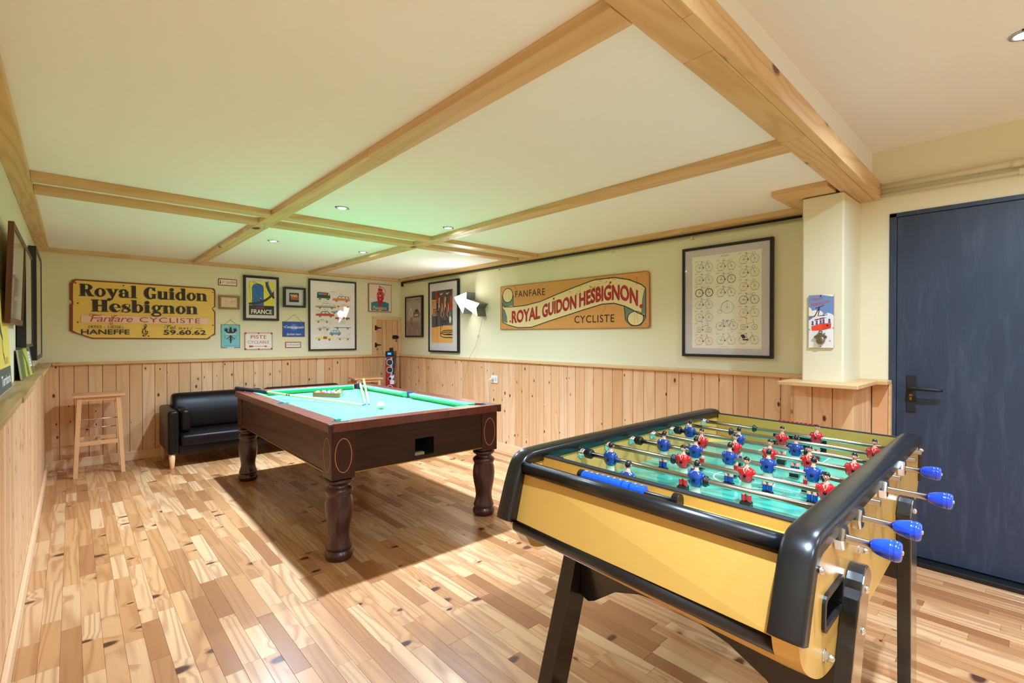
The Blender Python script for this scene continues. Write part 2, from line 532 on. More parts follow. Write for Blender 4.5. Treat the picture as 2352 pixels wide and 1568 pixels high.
clad_run(wall_right, 'back', 3.14, 3.55, 0.985, 0.0, RAIL, pitch=0.1)
clad_run(wall_right, 'right', 0.607, 0.688, 3.505, 0.0, RAIL, pitch=0.081)
m = MB(); m.box(3.503, XR2, 0.596, 0.607, 0, RAIL); obj('edge_strip', m, PINE_TRIM_Y, wall_right)

# rails, ledge, skirting
m = MB(); m.box(-0.14, 3.555, 6.331, YB, RAIL, 1.03)
struct('trim_1', m, PINE_TRIM_X, bevel=0.004)
m = MB(); m.box(3.527, XR, 1.03, 6.331, RAIL, 1.028)
struct('trim_2', m, PINE_TRIM_Y, bevel=0.004)
m = MB()
m.prism([(2.995, 1.03), (2.995, 0.645), (3.415, 0.645), (3.415, 0.66), (XR2, 0.66), (XR2, 0.752), (3.172, 0.752), (3.172, 0.958), (XR, 0.958), (XR, 1.03)],
        lambda a, b: (a, b, RAIL), lambda a, b: (a, b, 1.022))
struct('trim_3', m, PINE_LEDGE if False else PINE_TRIM_Y, bevel=0.003)
m = MB(); m.box(3.415, XR2, 0.598, 0.660, RAIL, 1.022)
struct('trim_4', m, PINE_TRIM_Y, bevel=0.003)
# deep ledge on the left wall, three lengths of board
yy = [YF, -0.4, 1.32, 2.74, 3.6, 4.45, YB]
lm = []
for i in range(len(yy) - 1):
    m = MB(); e = [0, .004, -.003, .003, -.002, .004][i]
    m.box(XL, -0.145 + e, yy[i] + 0.0008, yy[i + 1] - 0.0008, 1.008, 1.030)
    if i == 0: led = struct('trim_5', m, PINE_LEDGE, bevel=0.003)
    else: obj('board', m, PINE_LEDGE, led, 0.003)
m = MB(); m.box(-0.19, 3.537, 6.346, 6.360, 0.0, 0.092); struct('baseboard_back', m, PINE_BASE_X, bevel=0.003)
m = MB(); m.box(3.537, 3.555, 1.0, 6.346, 0.0, 0.094); struct('baseboard_right', m, PINE_BASE_Y, bevel=0.003)
m = MB(); m.box(-0.19, -0.172, YF, 6.346, 0.0, 0.085); struct('baseboard_left', m, PINE_BASE_Y, bevel=0.004)

# ---- ceiling timbers
n = 6
def trim(mb, mat, bevel=0.003):
    global n
    o = struct('trim_%d' % n, mb, mat, bevel=bevel); n += 1
    return o
def lenboards(x0, x1, ys, mat, axis, z0=ZT, z1=ZC):
    first = None
    for a, b in zip(ys[:-1], ys[1:]):
        m = MB()
        if axis == 'y': m.box(x0, x1, a + 0.0006, b - 0.0006, z0, z1)
        else: m.box(a + 0.0006, b - 0.0006, x0, x1, z0, z1)
        if first is None: first = trim(m, mat)
        else: obj('board', m, mat, first, 0.003)
    return first
lenboards(0.987, 1.085, [0.725, 2.05, 4.2, 6.30], PINE_TRIM_Y, 'y')
lenboards(2.237, 2.342, [0.75, 2.6, 4.9, 6.30], PINE_TRIM_Y, 'y')
for ya, yb in ((3.46, 3.565), (3.752, 3.862)):
    lenboards(ya, yb, [-0.153, 0.987], PINE_TRIM_X, 'x')
    lenboards(ya, yb, [1.085, 2.237], PINE_TRIM_X, 'x')
    lenboards(ya, yb, [2.342, 3.50], PINE_TRIM_X, 'x')
lenboards(XL, -0.153, [0.70, 3.85, YB], PINE_TRIM_Y, 'y')
lenboards(6.30, YB, [-0.153, 1.7, 3.5], PINE_TRIM_X, 'x')
lenboards(3.50, XR, [1.075, 3.0, 5.2, YB], PINE_TRIM_Y, 'y')
# board round the pillar head
m = MB(); m.box(3.015, 3.172, 0.79, 1.075, ZT, ZC); trim(m, PINE_TRIM_Y)
m = MB(); m.box(3.1725, XR, 0.9585, 1.075, ZT, ZC); trim(m, PINE_TRIM_X)
# the main beam: wide soffit board, narrow strip, face board
def askew(xa, xb, d0, d1, z0, z1, mat):
    m = MB()
    p = [(xa, BEAM_Y(xa) + d0), (xb, BEAM_Y(xb) + d0), (xb, BEAM_Y(xb) + d1), (xa, BEAM_Y(xa) + d1)]
    m.hexa([(a, b, z0) for a, b in p] + [(a, b, z1) for a, b in p])
    return m
beam = trim(askew(XL, 1.35, -0.096, 0.0, ZT, ZC, None), PINE_TRIM_X)
for xa, xb in ((1.351, 2.20), (2.201, XR2)):
    obj('board', askew(xa, xb, -0.096, 0.0, ZT, ZC, None), PINE_TRIM_X, beam, 0.003)
for xa, xb in ((XL, 1.16), (1.161, XR2)):
    obj('board', askew(xa, xb, -0.130, -0.0965, ZT + 0.001, 2.178, None), PINE_TRIM_X, beam, 0.003)

# ---- door in the right wall
DOORBLUE = NT('blue_grey_door_paint')
tc = DOORBLUE.n('ShaderNodeTexCoord')
n1_ = DOORBLUE.noise(DOORBLUE.vmath('MULTIPLY', tc.outputs['Object'], (3, 3, 1.1)), 3.0, 4, 0.65)
n2_ = DOORBLUE.noise(DOORBLUE.vmath('MULTIPLY', tc.outputs['Object'], (10, 10, 1.5)), 2.0, 5, 0.7, 0.6)
DOORBLUE.col(DOORBLUE.mix(DOORBLUE.math('MULTIPLY', DOORBLUE.math('SUBTRACT', n2_, 0.5, clamp=True), 1.1), DOORBLUE.mix(n1_, srgb(34, 47, 65), srgb(43, 58, 79)), srgb(96, 106, 126)))
DOORBLUE.rough(DOORBLUE.math('MULTIPLY_ADD', n1_, 0.2, 0.38)); DOORBLUE = DOORBLUE.m
m = MB()
m.box(XR2 - 0.008, XR2 + 0.04, DY1 - 0.028, DY1 + 0.006, 0.0, DZ + 0.004)
m.box(XR2 - 0.008, XR2 + 0.04, DY0, DY1 + 0.006, DZ - 0.018, DZ + 0.006)
m.box(XR2 - 0.008, XR2 + 0.04, DY0 - 0.006, DY0 + 0.028, 0.0, DZ + 0.004)
door = struct('door_1', m, DOORBLUE, bevel=0.002)
m = MB(); m.box(XR2 - 0.004, XR2 + 0.03, DY0 + 0.03, DY1 - 0.030, 0.03, DZ - 0.020); obj('door_leaf', m, DOORBLUE, door, 0.002)
m = MB(); m.box(3.462, XR2 + 0.03, DY0 - 0.02, DY1 - 0.02, 0.0, 0.026); obj('threshold', m, BLACK, door, 0.004)
m = MB(); m.box(XR2 - 0.012, XR2 - 0.004, 0.489, 0.531, 0.848, 1.056); plate = obj('handle_plate', m, BLACK_MATT, door, 0.003)
m = MB(); m.tube([(XR2 - 0.010, 0.511, 0.984), (XR2 - 0.045, 0.511, 0.984), (XR2 - 0.053, 0.503, 0.984), (XR2 - 0.055, 0.44, 0.984), (XR2 - 0.052, 0.385, 0.981), (XR2 - 0.045, 0.374, 0.981)], [0.012, 0.011, 0.0105, 0.010, 0.0095, 0.008], 10)
obj('door_handle', m, BLACK_MATT, door)
BRASS = plain('brass', (190, 150, 80), 0.3, 1.0)
m = MB(); m.lathe([(0.0001, -0.0016), (0.008, -0.0016), (0.008, 0.0)], XR2 - 0.0121, 0.511, 0.940, 14, 'x', smooth=False); m.box(XR2 - 0.0137, XR2 - 0.0121, 0.506, 0.516, 0.914, 0.938)
obj('keyhole', m, BRASS, plate)

# ---- hatch door in the back wall
m = MB()
F = [(3.137, 1.571), (3.585, 1.571), (3.585, 1.0305), (3.137, 1.0305)]
m.prism([(3.137, 1.0305), (3.137, 1.571), (3.197, 1.520), (3.197, 1.0305)], lambda a, b: (a, 6.366, b), lambda a, b: (a, YB, b))
m.prism([(3.137, 1.571), (3.585, 1.571), (3.535, 1.520), (3.197, 1.520)], lambda a, b: (a, 6.366, b), lambda a, b: (a, YB, b))
m.prism([(3.585, 1.571), (3.585, 1.0305), (3.535, 1.0305), (3.535, 1.520)], lambda a, b: (a, 6.366, b), lambda a, b: (a, YB, b))
hatch = struct('door_2', m, PINE_BASE_X, bevel=0.002)
xs_ = [3.199, 3.290, 3.350, 3.445, 3.533]
for a, b in zip(xs_[:-1], xs_[1:]):
    o = link('plank', clad_mesh(b - a, 1.516 - 1.032, [PINE_WALL]), hatch); o.location = ((a + b) / 2, 6.374, 1.032)
for zz in (1.407, 1.165):
    m = MB(); m.box(3.168, 3.194, 6.362, 6.366, zz - 0.034, zz + 0.034)
    m.prism([(3.196, zz - 0.014), (3.196, zz + 0.014), (3.262, zz + 0.006), (3.276, zz + 0.002), (3.276, zz - 0.004), (3.262, zz - 0.007)], lambda a, b: (a, 6.3695, b), lambda a, b: (a, 6.3735, b))
    m.tube([(3.196, 6.3655, zz - 0.022), (3.196, 6.3655, zz + 0.022)], 0.005, 8)
    obj('hinge', m, BLACK_MATT, hatch)
m = MB(); m.box(3.452, 3.515, 6.362, 6.374, 1.250, 1.304); m.tube([(3.435, 6.358, 1.277), (3.545, 6.358, 1.277)], 0.007, 8); m.box(3.523, 3.533, 6.356, 6.374, 1.255, 1.300)
lt = obj('bolt', m, BLACK_MATT, hatch, 0.001)
m = MB(); m.tube([(3.500, 6.356, 1.250), (3.499, 6.355, 1.236), (3.498, 6.356, 1.222)], 0.004, 6); m.ball(3.498, 6.355, 1.214, 0.009, 8, 6)
obj('padlock_pin', m, BLACK_MATT, lt)

# ---- pipes on the right wall
PIPE = plain('cream_painted_pipe', (214, 206, 170), 0.45)
t_ = thing('pipe', 'thick cream painted pipe running above the blue door', 'pipe', (XR2 - 0.022, 0.55, 2.148))
m = MB(); m.tube([(0, 0.10, 0.003), (0, -0.45, 0.0), (0, -3.0, -0.004)], 0.0165, 12); obj('tube', m, PIPE, t_)
m = MB(); m.tube([(0, -0.43, 0.0), (0, -0.47, 0.0)], 0.0205, 12); obj('coupling', m, PIPE, t_)
t_ = thing('pipe', 'thin cream pipe just under the thick pipe over the door', 'pipe', (XR2 - 0.016, 0.55, 2.103))
m = MB(); m.tube([(0, 0.10, 0.002), (0, -0.6, -0.002), (0, -3.0, -0.006)], 0.0105, 12); obj('tube', m, PIPE, t_)
m = MB(); m.box(-0.013, 0.016, -0.475, -0.46, -0.015, 0.013); obj('clip', m, PIPE, t_)
t_ = thing('pipe', 'long black tube close under the ceiling trim of the right wall', 'pipe', (XR - 0.022, 3.6, 2.069))  # plain black tube along the dark line below the trim
m = MB(); m.tube([(0, 2.72, 0), (0, -2.52, 0)], 0.0085, 8); obj('tube', m, BLACK_MATT, t_)
m = MB(); m.box(-0.006, 0.021, 2.70, 2.72, -0.055, 0.006); m.box(-0.006, 0.021, 2.65, 2.705, -0.012, 0.0); obj('bracket', m, BLACK_MATT, t_)
t_ = thing('pipe', 'thin green-cream pipe under the black tube on the right wall', 'pipe', (XR - 0.010, 3.6, 2.046))
PIPE2 = plain('greenish_painted_pipe', (206, 203, 150), 0.5)
m = MB(); m.tube([(0, 2.62, 0), (0, -2.52, 0)], 0.0075, 8); obj('tube', m, PIPE2, t_)
for yq in (1.7, 0.55, -0.3, -1.0, -1.75):
    m = MB(); m.box(-0.010, 0.008, yq - 0.008, yq + 0.008, -0.016, 0.008); obj('clip', m, PIPE2, t_)

# ---- recessed downlights (the fitting is geometry, the lamp's own light sits in it)
EMIT = NT('lamp_glow'); EMIT.b.inputs['Emission Color'].default_value = (1, 0.98, 0.95, 1); EMIT.b.inputs['Emission Strength'].default_value = 40; EMIT = EMIT.m
WHITE_TRIM = plain('downlight_ring_metal', (190, 190, 190), 0.35, 0.6)
def downlight(x, y, z, power, label):
    t = thing('downlight', label, 'ceiling light', (x, y, z), group='recessed spot lamps')
    m = MB(); m.lathe([(0.027, -0.0005), (0.027, -0.006), (0.040, -0.005), (0.041, -0.0005)], seg=24); obj('ring', m, WHITE_TRIM, t)
    m = MB(); m.lathe([(0.0001, -0.003), (0.0265, -0.003), (0.0265, -0.0005)], seg=20, smooth=False); obj('lens', m, EMIT, t)
    for sx in (-1, 1):
        m = MB(); m.box(sx * 0.043 - 0.003, sx * 0.043 + 0.003, -0.004, 0.004, -0.005, -0.0005); obj('spring_clip', m, BLACK_MATT, t)
    downlight_lamp(x, y, z - 0.012, power[0], 158); downlight_lamp(x, y, z - 0.012, power[1], 92)
    return t
labs = ['bright ceiling spot above the near left corner of the pool table',
        'bright ceiling spot above the near right of the pool table beside the right long batten',
        'bright ceiling spot on the left between the two close cross battens',
        'bright ceiling spot on the right between the two close cross battens',
        'small bright ceiling spot beyond the cross battens, leftmost and farthest',
        'small bright ceiling spot beyond the cross battens, right of the farthest one']
for (x, y), lb in zip(POOL_SPOTS, labs): downlight(x, y, ZC, P_POOL, lb)
labs2 = ['glaring spot in the raised ceiling at the top right above the blue door side', 'added unseen spot in the raised ceiling above the camera on the left',
         'added unseen spot in the raised ceiling behind the camera on the right', 'added unseen spot in the raised ceiling behind the camera on the left']
for (x, y), lb, pw in zip(NEAR_SPOTS, labs2, P_NEAR): downlight(x, y, ZU, pw, lb)
# ================================================================== FLAT PRINTS (posters, signs)
INK = NT('printing_ink')
a_ = INK.n('ShaderNodeAttribute'); a_.attribute_name = 'ink'
INK.l(a_.outputs['Color'], INK.b.inputs['Base Color']); INK.rough(0.55); INK = INK.m
INKG = INK.copy(); INKG.name = 'glossy_enamel_ink'; INKG.node_tree.nodes['Principled BSDF'].inputs['Roughness'].default_value = 0.28
GLASS = NT('picture_glass')
GLASS.t.nodes.remove(GLASS.b)
_tr = GLASS.n('ShaderNodeBsdfTransparent'); _gl = GLASS.n('ShaderNodeBsdfGlossy'); _gl.inputs['Roughness'].default_value = 0.03
_lw = GLASS.n('ShaderNodeLayerWeight'); _lw.inputs[0].default_value = 0.5; _mx = GLASS.n('ShaderNodeMixShader')
GLASS.l(GLASS.math('MULTIPLY_ADD', GLASS.math('POWER', _lw.outputs['Facing'], 4.5), 0.9, 0.045), _mx.inputs[0]); GLASS.l(_tr.outputs[0], _mx.inputs[1]); GLASS.l(_gl.outputs[0], _mx.inputs[2]); GLASS.l(_mx.outputs[0], GLASS.out.inputs[0]); GLASS = GLASS.m

FONT_CACHE = {}
def glyphs(txt, bold=0.0, spacing=1.0):
    k = (txt, bold, spacing)
    if k in FONT_CACHE: return FONT_CACHE[k]
    c = bpy.data.curves.new('t', 'FONT'); c.body = txt; c.size = 1.0; c.offset = bold; c.space_character = spacing; c.resolution_u = 3
    o = bpy.data.objects.new('t', c); COL.objects.link(o)
    dg = bpy.context.evaluated_depsgraph_get()
    me = bpy.data.meshes.new_from_object(o.evaluated_get(dg))
    vs = [tuple(v.co[:2]) for v in me.vertices]; fs = [tuple(p.vertices) for p in me.polygons]
    bpy.data.objects.remove(o); bpy.data.curves.remove(c); bpy.data.meshes.remove(me)
    FONT_CACHE[k] = (vs, fs)
    return vs, fs

class Art:
    """painter's order flat shapes, u right, v up, in metres of the wall"""
    def __init__(s, step=0.000035):
        s.v = []; s.f = []; s.c = []; s.d = 0.0; s.step = step
    def _raw(s, pts, faces, c):
        s.d += s.step
        o = len(s.v); s.v += [(p[0], -s.d, p[1]) for p in pts]
        for f in faces: s.f.append(tuple(i + o for i in f)); s.c.append(c)
    def poly(s, pts, c):
        t = tessellate_polygon([[Vector((p[0], p[1], 0)) for p in pts]])
        s._raw(pts, t, c); return s
    def rect(s, u0, v0, u1, v1, c): return s.poly([(u0, v0), (u1, v0), (u1, v1), (u0, v1)], c)
    def ell(s, cu, cv, ru, rv, c, n=20, a0=0, a1=360, rot=0):
        pts = []
        full = abs(a1 - a0) >= 360
        for i in range(n if full else n + 1):
            a = math.radians(a0 + (a1 - a0) * i / n)
            x, y = ru * math.cos(a), rv * math.sin(a)
            r = math.radians(rot)
            pts.append((cu + x * math.cos(r) - y * math.sin(r), cv + x * math.sin(r) + y * math.cos(r)))
        return s.poly(pts, c)
    def ring(s, cu, cv, ru, rv, wd, c, n=24, a0=0, a1=360):
        pts = []; fs = []
        for i in range(n + 1):
            a = math.radians(a0 + (a1 - a0) * i / n)
            pts.append((cu + (ru - wd / 2) * math.cos(a), cv + (rv - wd / 2) * math.sin(a)))
            pts.append((cu + (ru + wd / 2) * math.cos(a), cv + (rv + wd / 2) * math.sin(a)))
        for i in range(n): fs.append((2 * i, 2 * i + 1, 2 * i + 3, 2 * i + 2))
        s._raw(pts, fs, c); return s
    def line(s, pts, wd, c):
        """polyline with thickness"""
        P = [Vector((p[0], p[1])) for p in pts]; out = []; fs = []
        ws = wd if isinstance(wd, (list, tuple)) else [wd] * len(P)
        for i, p in enumerate(P):
            if i == 0: d = P[1] - P[0]
            elif i == len(P) - 1: d = P[-1] - P[-2]
            else: d = (P[i + 1] - P[i]).normalized() + (P[i] - P[i - 1]).normalized()
            if d.length < 1e-9: d = Vector((1, 0))
            d.normalize(); nn = Vector((-d.y, d.x)) * ws[i] / 2
            out += [tuple(p + nn), tuple(p - nn)]
        for i in range(len(P) - 1): fs.append((2 * i, 2 * i + 1, 2 * i + 3, 2 * i + 2))
        s._raw(out, fs, c); return s
    def text(s, txt, u0, u1, v0, h, c, bold=0.0, shear=0.0, spacing=1.0, warp=None, capref='H'):
        vs, fs = glyphs(txt, bold, spacing)
        if not vs: return s
        cv, _ = glyphs(capref, bold)
        ch = max(p[1] for p in cv) - min(p[1] for p in cv); cb = min(p[1] for p in cv)
        x0 = min(p[0] for p in vs); x1 = max(p[0] for p in vs)
        sx = (u1 - u0) / (x1 - x0); sy = h / ch
        pts = []
        for x, y in vs:
            a = (x - x0) * sx; b = (y - cb) * sy
            U = u0 + a + shear * b; V = v0 + b
            if warp: U, V = warp(U, V, a / (u1 - u0), b)
            pts.append((U, V))
        s._raw(pts, fs, c); return s
    def build(s, name, parent, u0=0, v0=0, y=0.0, mat=None, gain=1.25):
        me = bpy.data.meshes.new(name)
        me.from_pydata([(a - u0, b + y, c - v0) for a, b, c in s.v], [], s.f)
        at = me.attributes.new('ink', 'BYTE_COLOR', 'CORNER')
        cols = []
        for p, c in zip(me.polygons, s.c):
            lin = tuple(min(0.86, q * gain) for q in srgb(*c))
            for _ in range(p.loop_total): cols += [lin[0], lin[1], lin[2], 1.0]
        at.data.foreach_set('color', cols)
        me.materials.append(mat or INK)
        # make every face look towards the room (-Y)
        bm = bmesh.new(); bm.from_mesh(me)
        for f in bm.faces:
            f.normal_update()
            if f.normal.y > 0: f.normal_flip()
        bm.to_mesh(me); bm.free()
        return link(name, me, parent)

def wall_thing(side, u, v, name, label, cat, group=None, off=0.0):
    if side == 'back': loc, rz = (u, YB - off, v), 0
    elif side == 'right': loc, rz = (XR - off, -u, v), -PI / 2
    else: loc, rz = (XL + off, u, v), PI / 2
    return thing(name, label, cat, loc, (0, 0, rz), group)

def framed(side, u0, u1, v0, v1, bw, depth, fmat, matrgb, name, label, artfn=None, inner=None, cat='framed picture', recess=0.006, glass=True, off=0.004, parts_off=0.0, matinner=None):
    """u0<u1, v0<v1 outer frame; artfn(Art) draws in wall coordinates"""
    t = wall_thing(side, (u0 + u1) / 2, v0, name, label, cat, off=off)
    cu, cv = (u0 + u1) / 2, v0
    L = lambda p: (p[0] - cu, p[1] - cv)
    O = [(u0, v0), (u1, v0), (u1, v1), (u0, v1)]
    I = [(u0 + bw, v0 + bw), (u1 - bw, v0 + bw), (u1 - bw, v1 - bw), (u0 + bw, v1 - bw)]
    m = MB()
    for k in range(4):
        q = [O[k], O[(k + 1) % 4], I[(k + 1) % 4], I[k]]
        m.prism([L(p) for p in q], lambda a, b: (a, -depth, b), lambda a, b: (a, 0, b))
    obj('frame', m, fmat, t, 0.0015)
    m = MB(); a, b = L(I[0]), L(I[2])
    m.box(a[0] + 0.0005, b[0] - 0.0005, -0.004, -0.001, a[1] + 0.0005, b[1] - 0.0005)
    obj('backing_board', m, plain('mount_card', matrgb, 0.8), t)
    if artfn:
        A = Art(); artfn(A); A.build('print', t, cu, cv, -(depth - recess))
        if depth - recess > 0.006:
            # carrier card directly behind the print
            m = MB(); m.box(a[0] + 0.0005, b[0] - 0.0005, -(depth - recess), -(depth - recess) + 0.0015, a[1] + 0.0005, b[1] - 0.0005)
            obj('mount', m, plain('mount_front', matrgb, 0.8), t)
    if glass:
        m = MB(); m.add([(a[0], -(depth - 0.003), a[1]), (b[0], -(depth - 0.003), a[1]), (b[0], -(depth - 0.003), b[1]), (a[0], -(depth - 0.003), b[1])], [(0, 1, 2, 3)])
        obj('glass', m, GLASS, t)
    return t
K = (22, 20, 19)
FRAME_BLACK = plain('black_frame_wood', (17, 16, 17), 0.38)

# ------------------------------------------------ fat face serif letters
def fat_glyph(A, ch, x, y, s_, w_, fg, bg):
    """em: cap height 1; x,y origin; s_ vertical scale; w_ horizontal scale. returns advance"""
    def E(cx, cy, rx, ry, c, a0=0, a1=360, n=22): A.ell(x + cx * w_, y + cy * s_, rx * w_, ry * s_, c, n, a0, a1)
    def P(pts, c=fg): A.poly([(x + a * w_, y + b * s_) for a, b in pts], c)
    def R(a, b, c_, d, c=fg): P([(a, b), (c_, b), (c_, d), (a, d)], c)
    def serif(a, b, z, up=True):
        t = 0.045
        P([(a, z), (b, z), (b, z + (t if up else -t)), (a, z + (t if up else -t))])
    if ch == 'R':
        E(.44, .735, .40, .265, fg); E(.42, .735, .13, .19, bg); R(.06, 0, .36, 1); R(.0, .95, .5, 1); serif(-.03, .43, 0)
        P([(.36, .50), (.62, .52), (.82, .10), (.98, .06), (.98, 0), (.58, 0)]); return .98
    if ch == 'o':
        E(.37, .35, .37, .37, fg); E(.37, .35, .115, .285, bg); return .78
    if ch == 'y':
        P([(-.04, .70), (.40, .70), (.40, .655), (.33, .655), (.50, .30), (.62, .655), (.53, .655), (.53, .70), (.86, .70), (.86, .655), (.76, .655), (.40, -.22), (.28, -.30), (.30, -.20), (.38, -.02), (.05, .655), (-.04, .655)])
        E(.19, -.22, .15, .11, fg); return .84
    if ch == 'a':
        E(.27, .53, .25, .18, fg); E(.31, .46, .12, .13, bg); E(.15, .52, .12, .10, fg)
        E(.36, .60, .24, .115, fg, 0, 180); R(.40, .05, .68, .56); E(.27, .20, .27, .215, fg); E(.33, .21, .085, .13, bg); R(.42, .05, .68, .5); serif(.42, .80, 0); return .84
    if ch == 'l':
        R(.07, 0, .36, 1.07); P([(.07, 1.07), (.07, .99), (-.05, 1.0)]); serif(-.03, .46, 0); return .50
    if ch == 'G':
        E(.47, .5, .47, .53, fg); E(.50, .5, .16, .44, bg); R(.62, .36, 1.0, .72, bg); P([(.66, .96), (.84, 1.03), (.84, .66), (.78, .66)]); R(.60, .03, .88, .42); R(.52, .38, .97, .43); R(.88, -.05, 1.0, .36, bg); return 1.0
    if ch == 'u':
        R(.06, .16, .33, .70); R(-.03, .655, .33, .70); E(.32, .19, .27, .21, fg, 180, 360); R(.33, .14, .49, .5, bg) if False else None
        R(.48, 0, .76, .70); R(.40, .655, .76, .70); serif(.48, .86, 0); R(.33, .17, .48, .655, bg); E(.405, .175, .075, .07, bg); return .90
    if ch == 'i':
        R(.07, 0, .36, .70); R(-.03, .655, .36, .70); serif(-.03, .46, 0); E(.20, .90, .17, .155, fg); return .50
    if ch == 'd':
        E(.34, .35, .34, .37, fg); E(.37, .35, .10, .28, bg); R(.47, 0, .76, 1.07); R(.38, 1.02, .76, 1.07); serif(.47, .86, 0); return .88
    if ch == 'n':
        R(.07, 0, .35, .70); R(-.03, .655, .35, .70); serif(-.03, .42, 0); E(.55, .47, .27, .24, fg); R(.54, 0, .82, .48); E(.42, .44, .10, .17, bg); R(.355, 0.045, .52, .44, bg); serif(.47, .92, 0); return .96
    if ch == 'H':
        R(.06, 0, .38, 1); R(.66, 0, .98, 1); R(.3, .47, .7, .55)
        for z, up in ((0, True), (1, False)): serif(-.04, .48, z, up); serif(.56, 1.08, z, up)
        return 1.12
    if ch == 'e':
        E(.37, .35, .37, .37, fg); E(.40, .43, .12, .20, bg); R(.25, .34, .7, .39); P([(.42, .34), (.80, .34), (.80, .16), (.66, .13), (.56, .08), (.45, .20)], bg); E(.53, .15, .12, .07, bg); P([(.30, .02), (.5, .0), (.72, .14), (.69, .19), (.5, .09), (.4, .16)]); return .78
    if ch == 's':
        E(.31, .52, .27, .195, fg); E(.37, .555, .16, .11, bg); E(.34, .18, .29, .20, fg); E(.27, .15, .17, .115, bg)
        P([(.05, .56), (.25, .60), (.62, .25), (.60, .10), (.42, .12)]); P([(.52, .70), (.58, .70), (.58, .44), (.50, .55)]); P([(.03, .24), (.03, .0), (.09, .0), (.12, .12)]); return .68
    if ch == 'b':
        E(.46, .35, .34, .37, fg); E(.44, .35, .10, .28, bg); R(.05, .0, .33, 1.07); R(-.05, 1.02, .33, 1.07); return .86
    if ch == 'g':
        E(.36, .46, .31, .26, fg); E(.36, .46, .10, .19, bg); E(.70, .64, .12, .075, fg); P([(.5, .62), (.72, .71), (.76, .66), (.6, .55)])
        E(.36, -.12, .36, .20, fg); E(.36, -.13, .22, .09, bg); P([(.10, .18), (.24, .24), (.66, .06), (.60, -.02), (.20, .06), (.08, .10)]); return .82
    return .4
def fat_text(A, txt, u0, u1, v0, h, fg, bg):
    tmp = Art(); adv = 0
    for ch in txt: adv += (0.42 if ch == ' ' else fat_glyph(tmp, ch, 0, 0, 1, 1, K, K)) + 0.02
    ws = (u1 - u0) / adv
    x = u0
    for ch in txt:
        if ch == ' ': x += 0.44 * ws; continue
        a = fat_glyph(A, ch, x, v0, h, ws, fg, bg); x += (a + 0.02) * ws

# ------------------------------------------------ 1. yellow painted sign
def art_yellow(A):
    Y = (222, 178, 84); BR = (140, 58, 22); PINK = (222, 180, 158); RED = (165, 48, 38); BK = (30, 22, 18); SH = (120, 96, 62)
    inner = [(0.012, 1.793), (0.036, 1.829), (1.179, 1.820), (1.202, 1.800), (1.202, 1.625), (1.178, 1.600), (1.202, 1.560), (1.202, 1.318), (1.13, 1.262), (0.15, 1.270), (0.04, 1.316), (0.008, 1.338), (0.010, 1.585), (0.014, 1.600), (0.010, 1.645)]
    A.poly(inner, Y)
    for off, col_ in ((0.006, SH), (0.0, BK)):
        bgc = Y
        fat_text(A, 'Royal Guidon', 0.060 - off, 1.143 - off, 1.682 - off * 0.8, 0.118, col_, bgc)
        fat_text(A, 'Hesbignon', 0.150 - off, 1.053 - off, 1.532 - off * 0.8, 0.118, col_, bgc)
    A.rect(0.068, 1.418, 1.146, 1.491, PINK)
    A.text('Fanfare', 0.134, 0.463, 1.430, 0.066, RED, 0.0, 0.30, 0.92)
    A.line([(0.150, 1.480), (0.128, 1.487), (0.135, 1.503), (0.165, 1.500), (0.2, 1.489), (0.225, 1.500)], 0.005, RED)
    A.line([(0.305, 1.492), (0.29, 1.43), (0.288, 1.402), (0.302, 1.405), (0.306, 1.425)], 0.006, RED)
    A.text('CYCLISTE', 0.524, 1.065, 1.430, 0.053, RED, 0.006, 0, 1.1)
    A.text('(4355 - LIEGE)', 0.122, 0.392, 1.365, 0.027, BK, -0.004)
    A.text('HANEFFE', 0.067, 0.443, 1.302, 0.050, BK, 0.018)
    # treble clef
    A.line([(0.566, 1.330), (0.578, 1.342), (0.592, 1.334), (0.590, 1.312), (0.566, 1.306), (0.548, 1.324), (0.552, 1.350), (0.577, 1.375), (0.584, 1.398), (0.574, 1.412), (0.565, 1.395), (0.572, 1.350), (0.580, 1.300), (0.574, 1.284), (0.556, 1.290)], [0.004, 0.006, 0.009, 0.007, 0.007, 0.009, 0.007, 0.009, 0.007, 0.005, 0.006, 0.005, 0.005, 0.005, 0.008], BK)
    A.ell(0.557, 1.291, 0.009, 0.008, BK, 12)
    A.text('Tel.', 0.740, 0.842, 1.362, 0.038, BK, -0.006, 0.35)
    A.line([(0.735, 1.372), (0.745, 1.395), (0.79, 1.402), (0.80, 1.397)], 0.003, BK)
    A.text('041', 0.866, 0.951, 1.361, 0.021, BK, -0.004); A.line([(0.968, 1.350), (0.998, 1.392)], 0.003, BK); A.line([(1.015, 1.374), (1.085, 1.373)], 0.003, BK)
    A.text('59.60.62', 0.730, 1.119, 1.301, 0.051, BK, 0.018)
    for u, v in ((0.030, 1.803), (0.046, 1.607), (0.044, 1.420), (1.190, 1.783), (1.188, 1.410), (0.60, 1.284), (0.395, 1.804)):
        A.ell(u, v, 0.007, 0.007, (70, 48, 26), 10); A.ell(u, v, 0.003, 0.003, (30, 20, 14), 8)
    A.line([(1.10, 1.805), (1.16, 1.803)], 0.002, BK)
out = [(-0.015, 1.796), (0.0, 1.812), (0.002, 1.830), (0.031, 1.842), (1.183, 1.833), (1.205, 1.828), (1.217, 1.809), (1.215, 1.618), (1.185, 1.602), (1.195, 1.592), (1.215, 1.565), (1.214, 1.302), (1.170, 1.285), (1.160, 1.262), (1.135, 1.249), (0.148, 1.258), (0.06, 1.298), (0.016, 1.314), (0.0, 1.322), (-0.018, 1.336), (-0.016, 1.589), (-0.004, 1.598), (0.0, 1.616), (-0.004, 1.632), (-0.016, 1.641)]
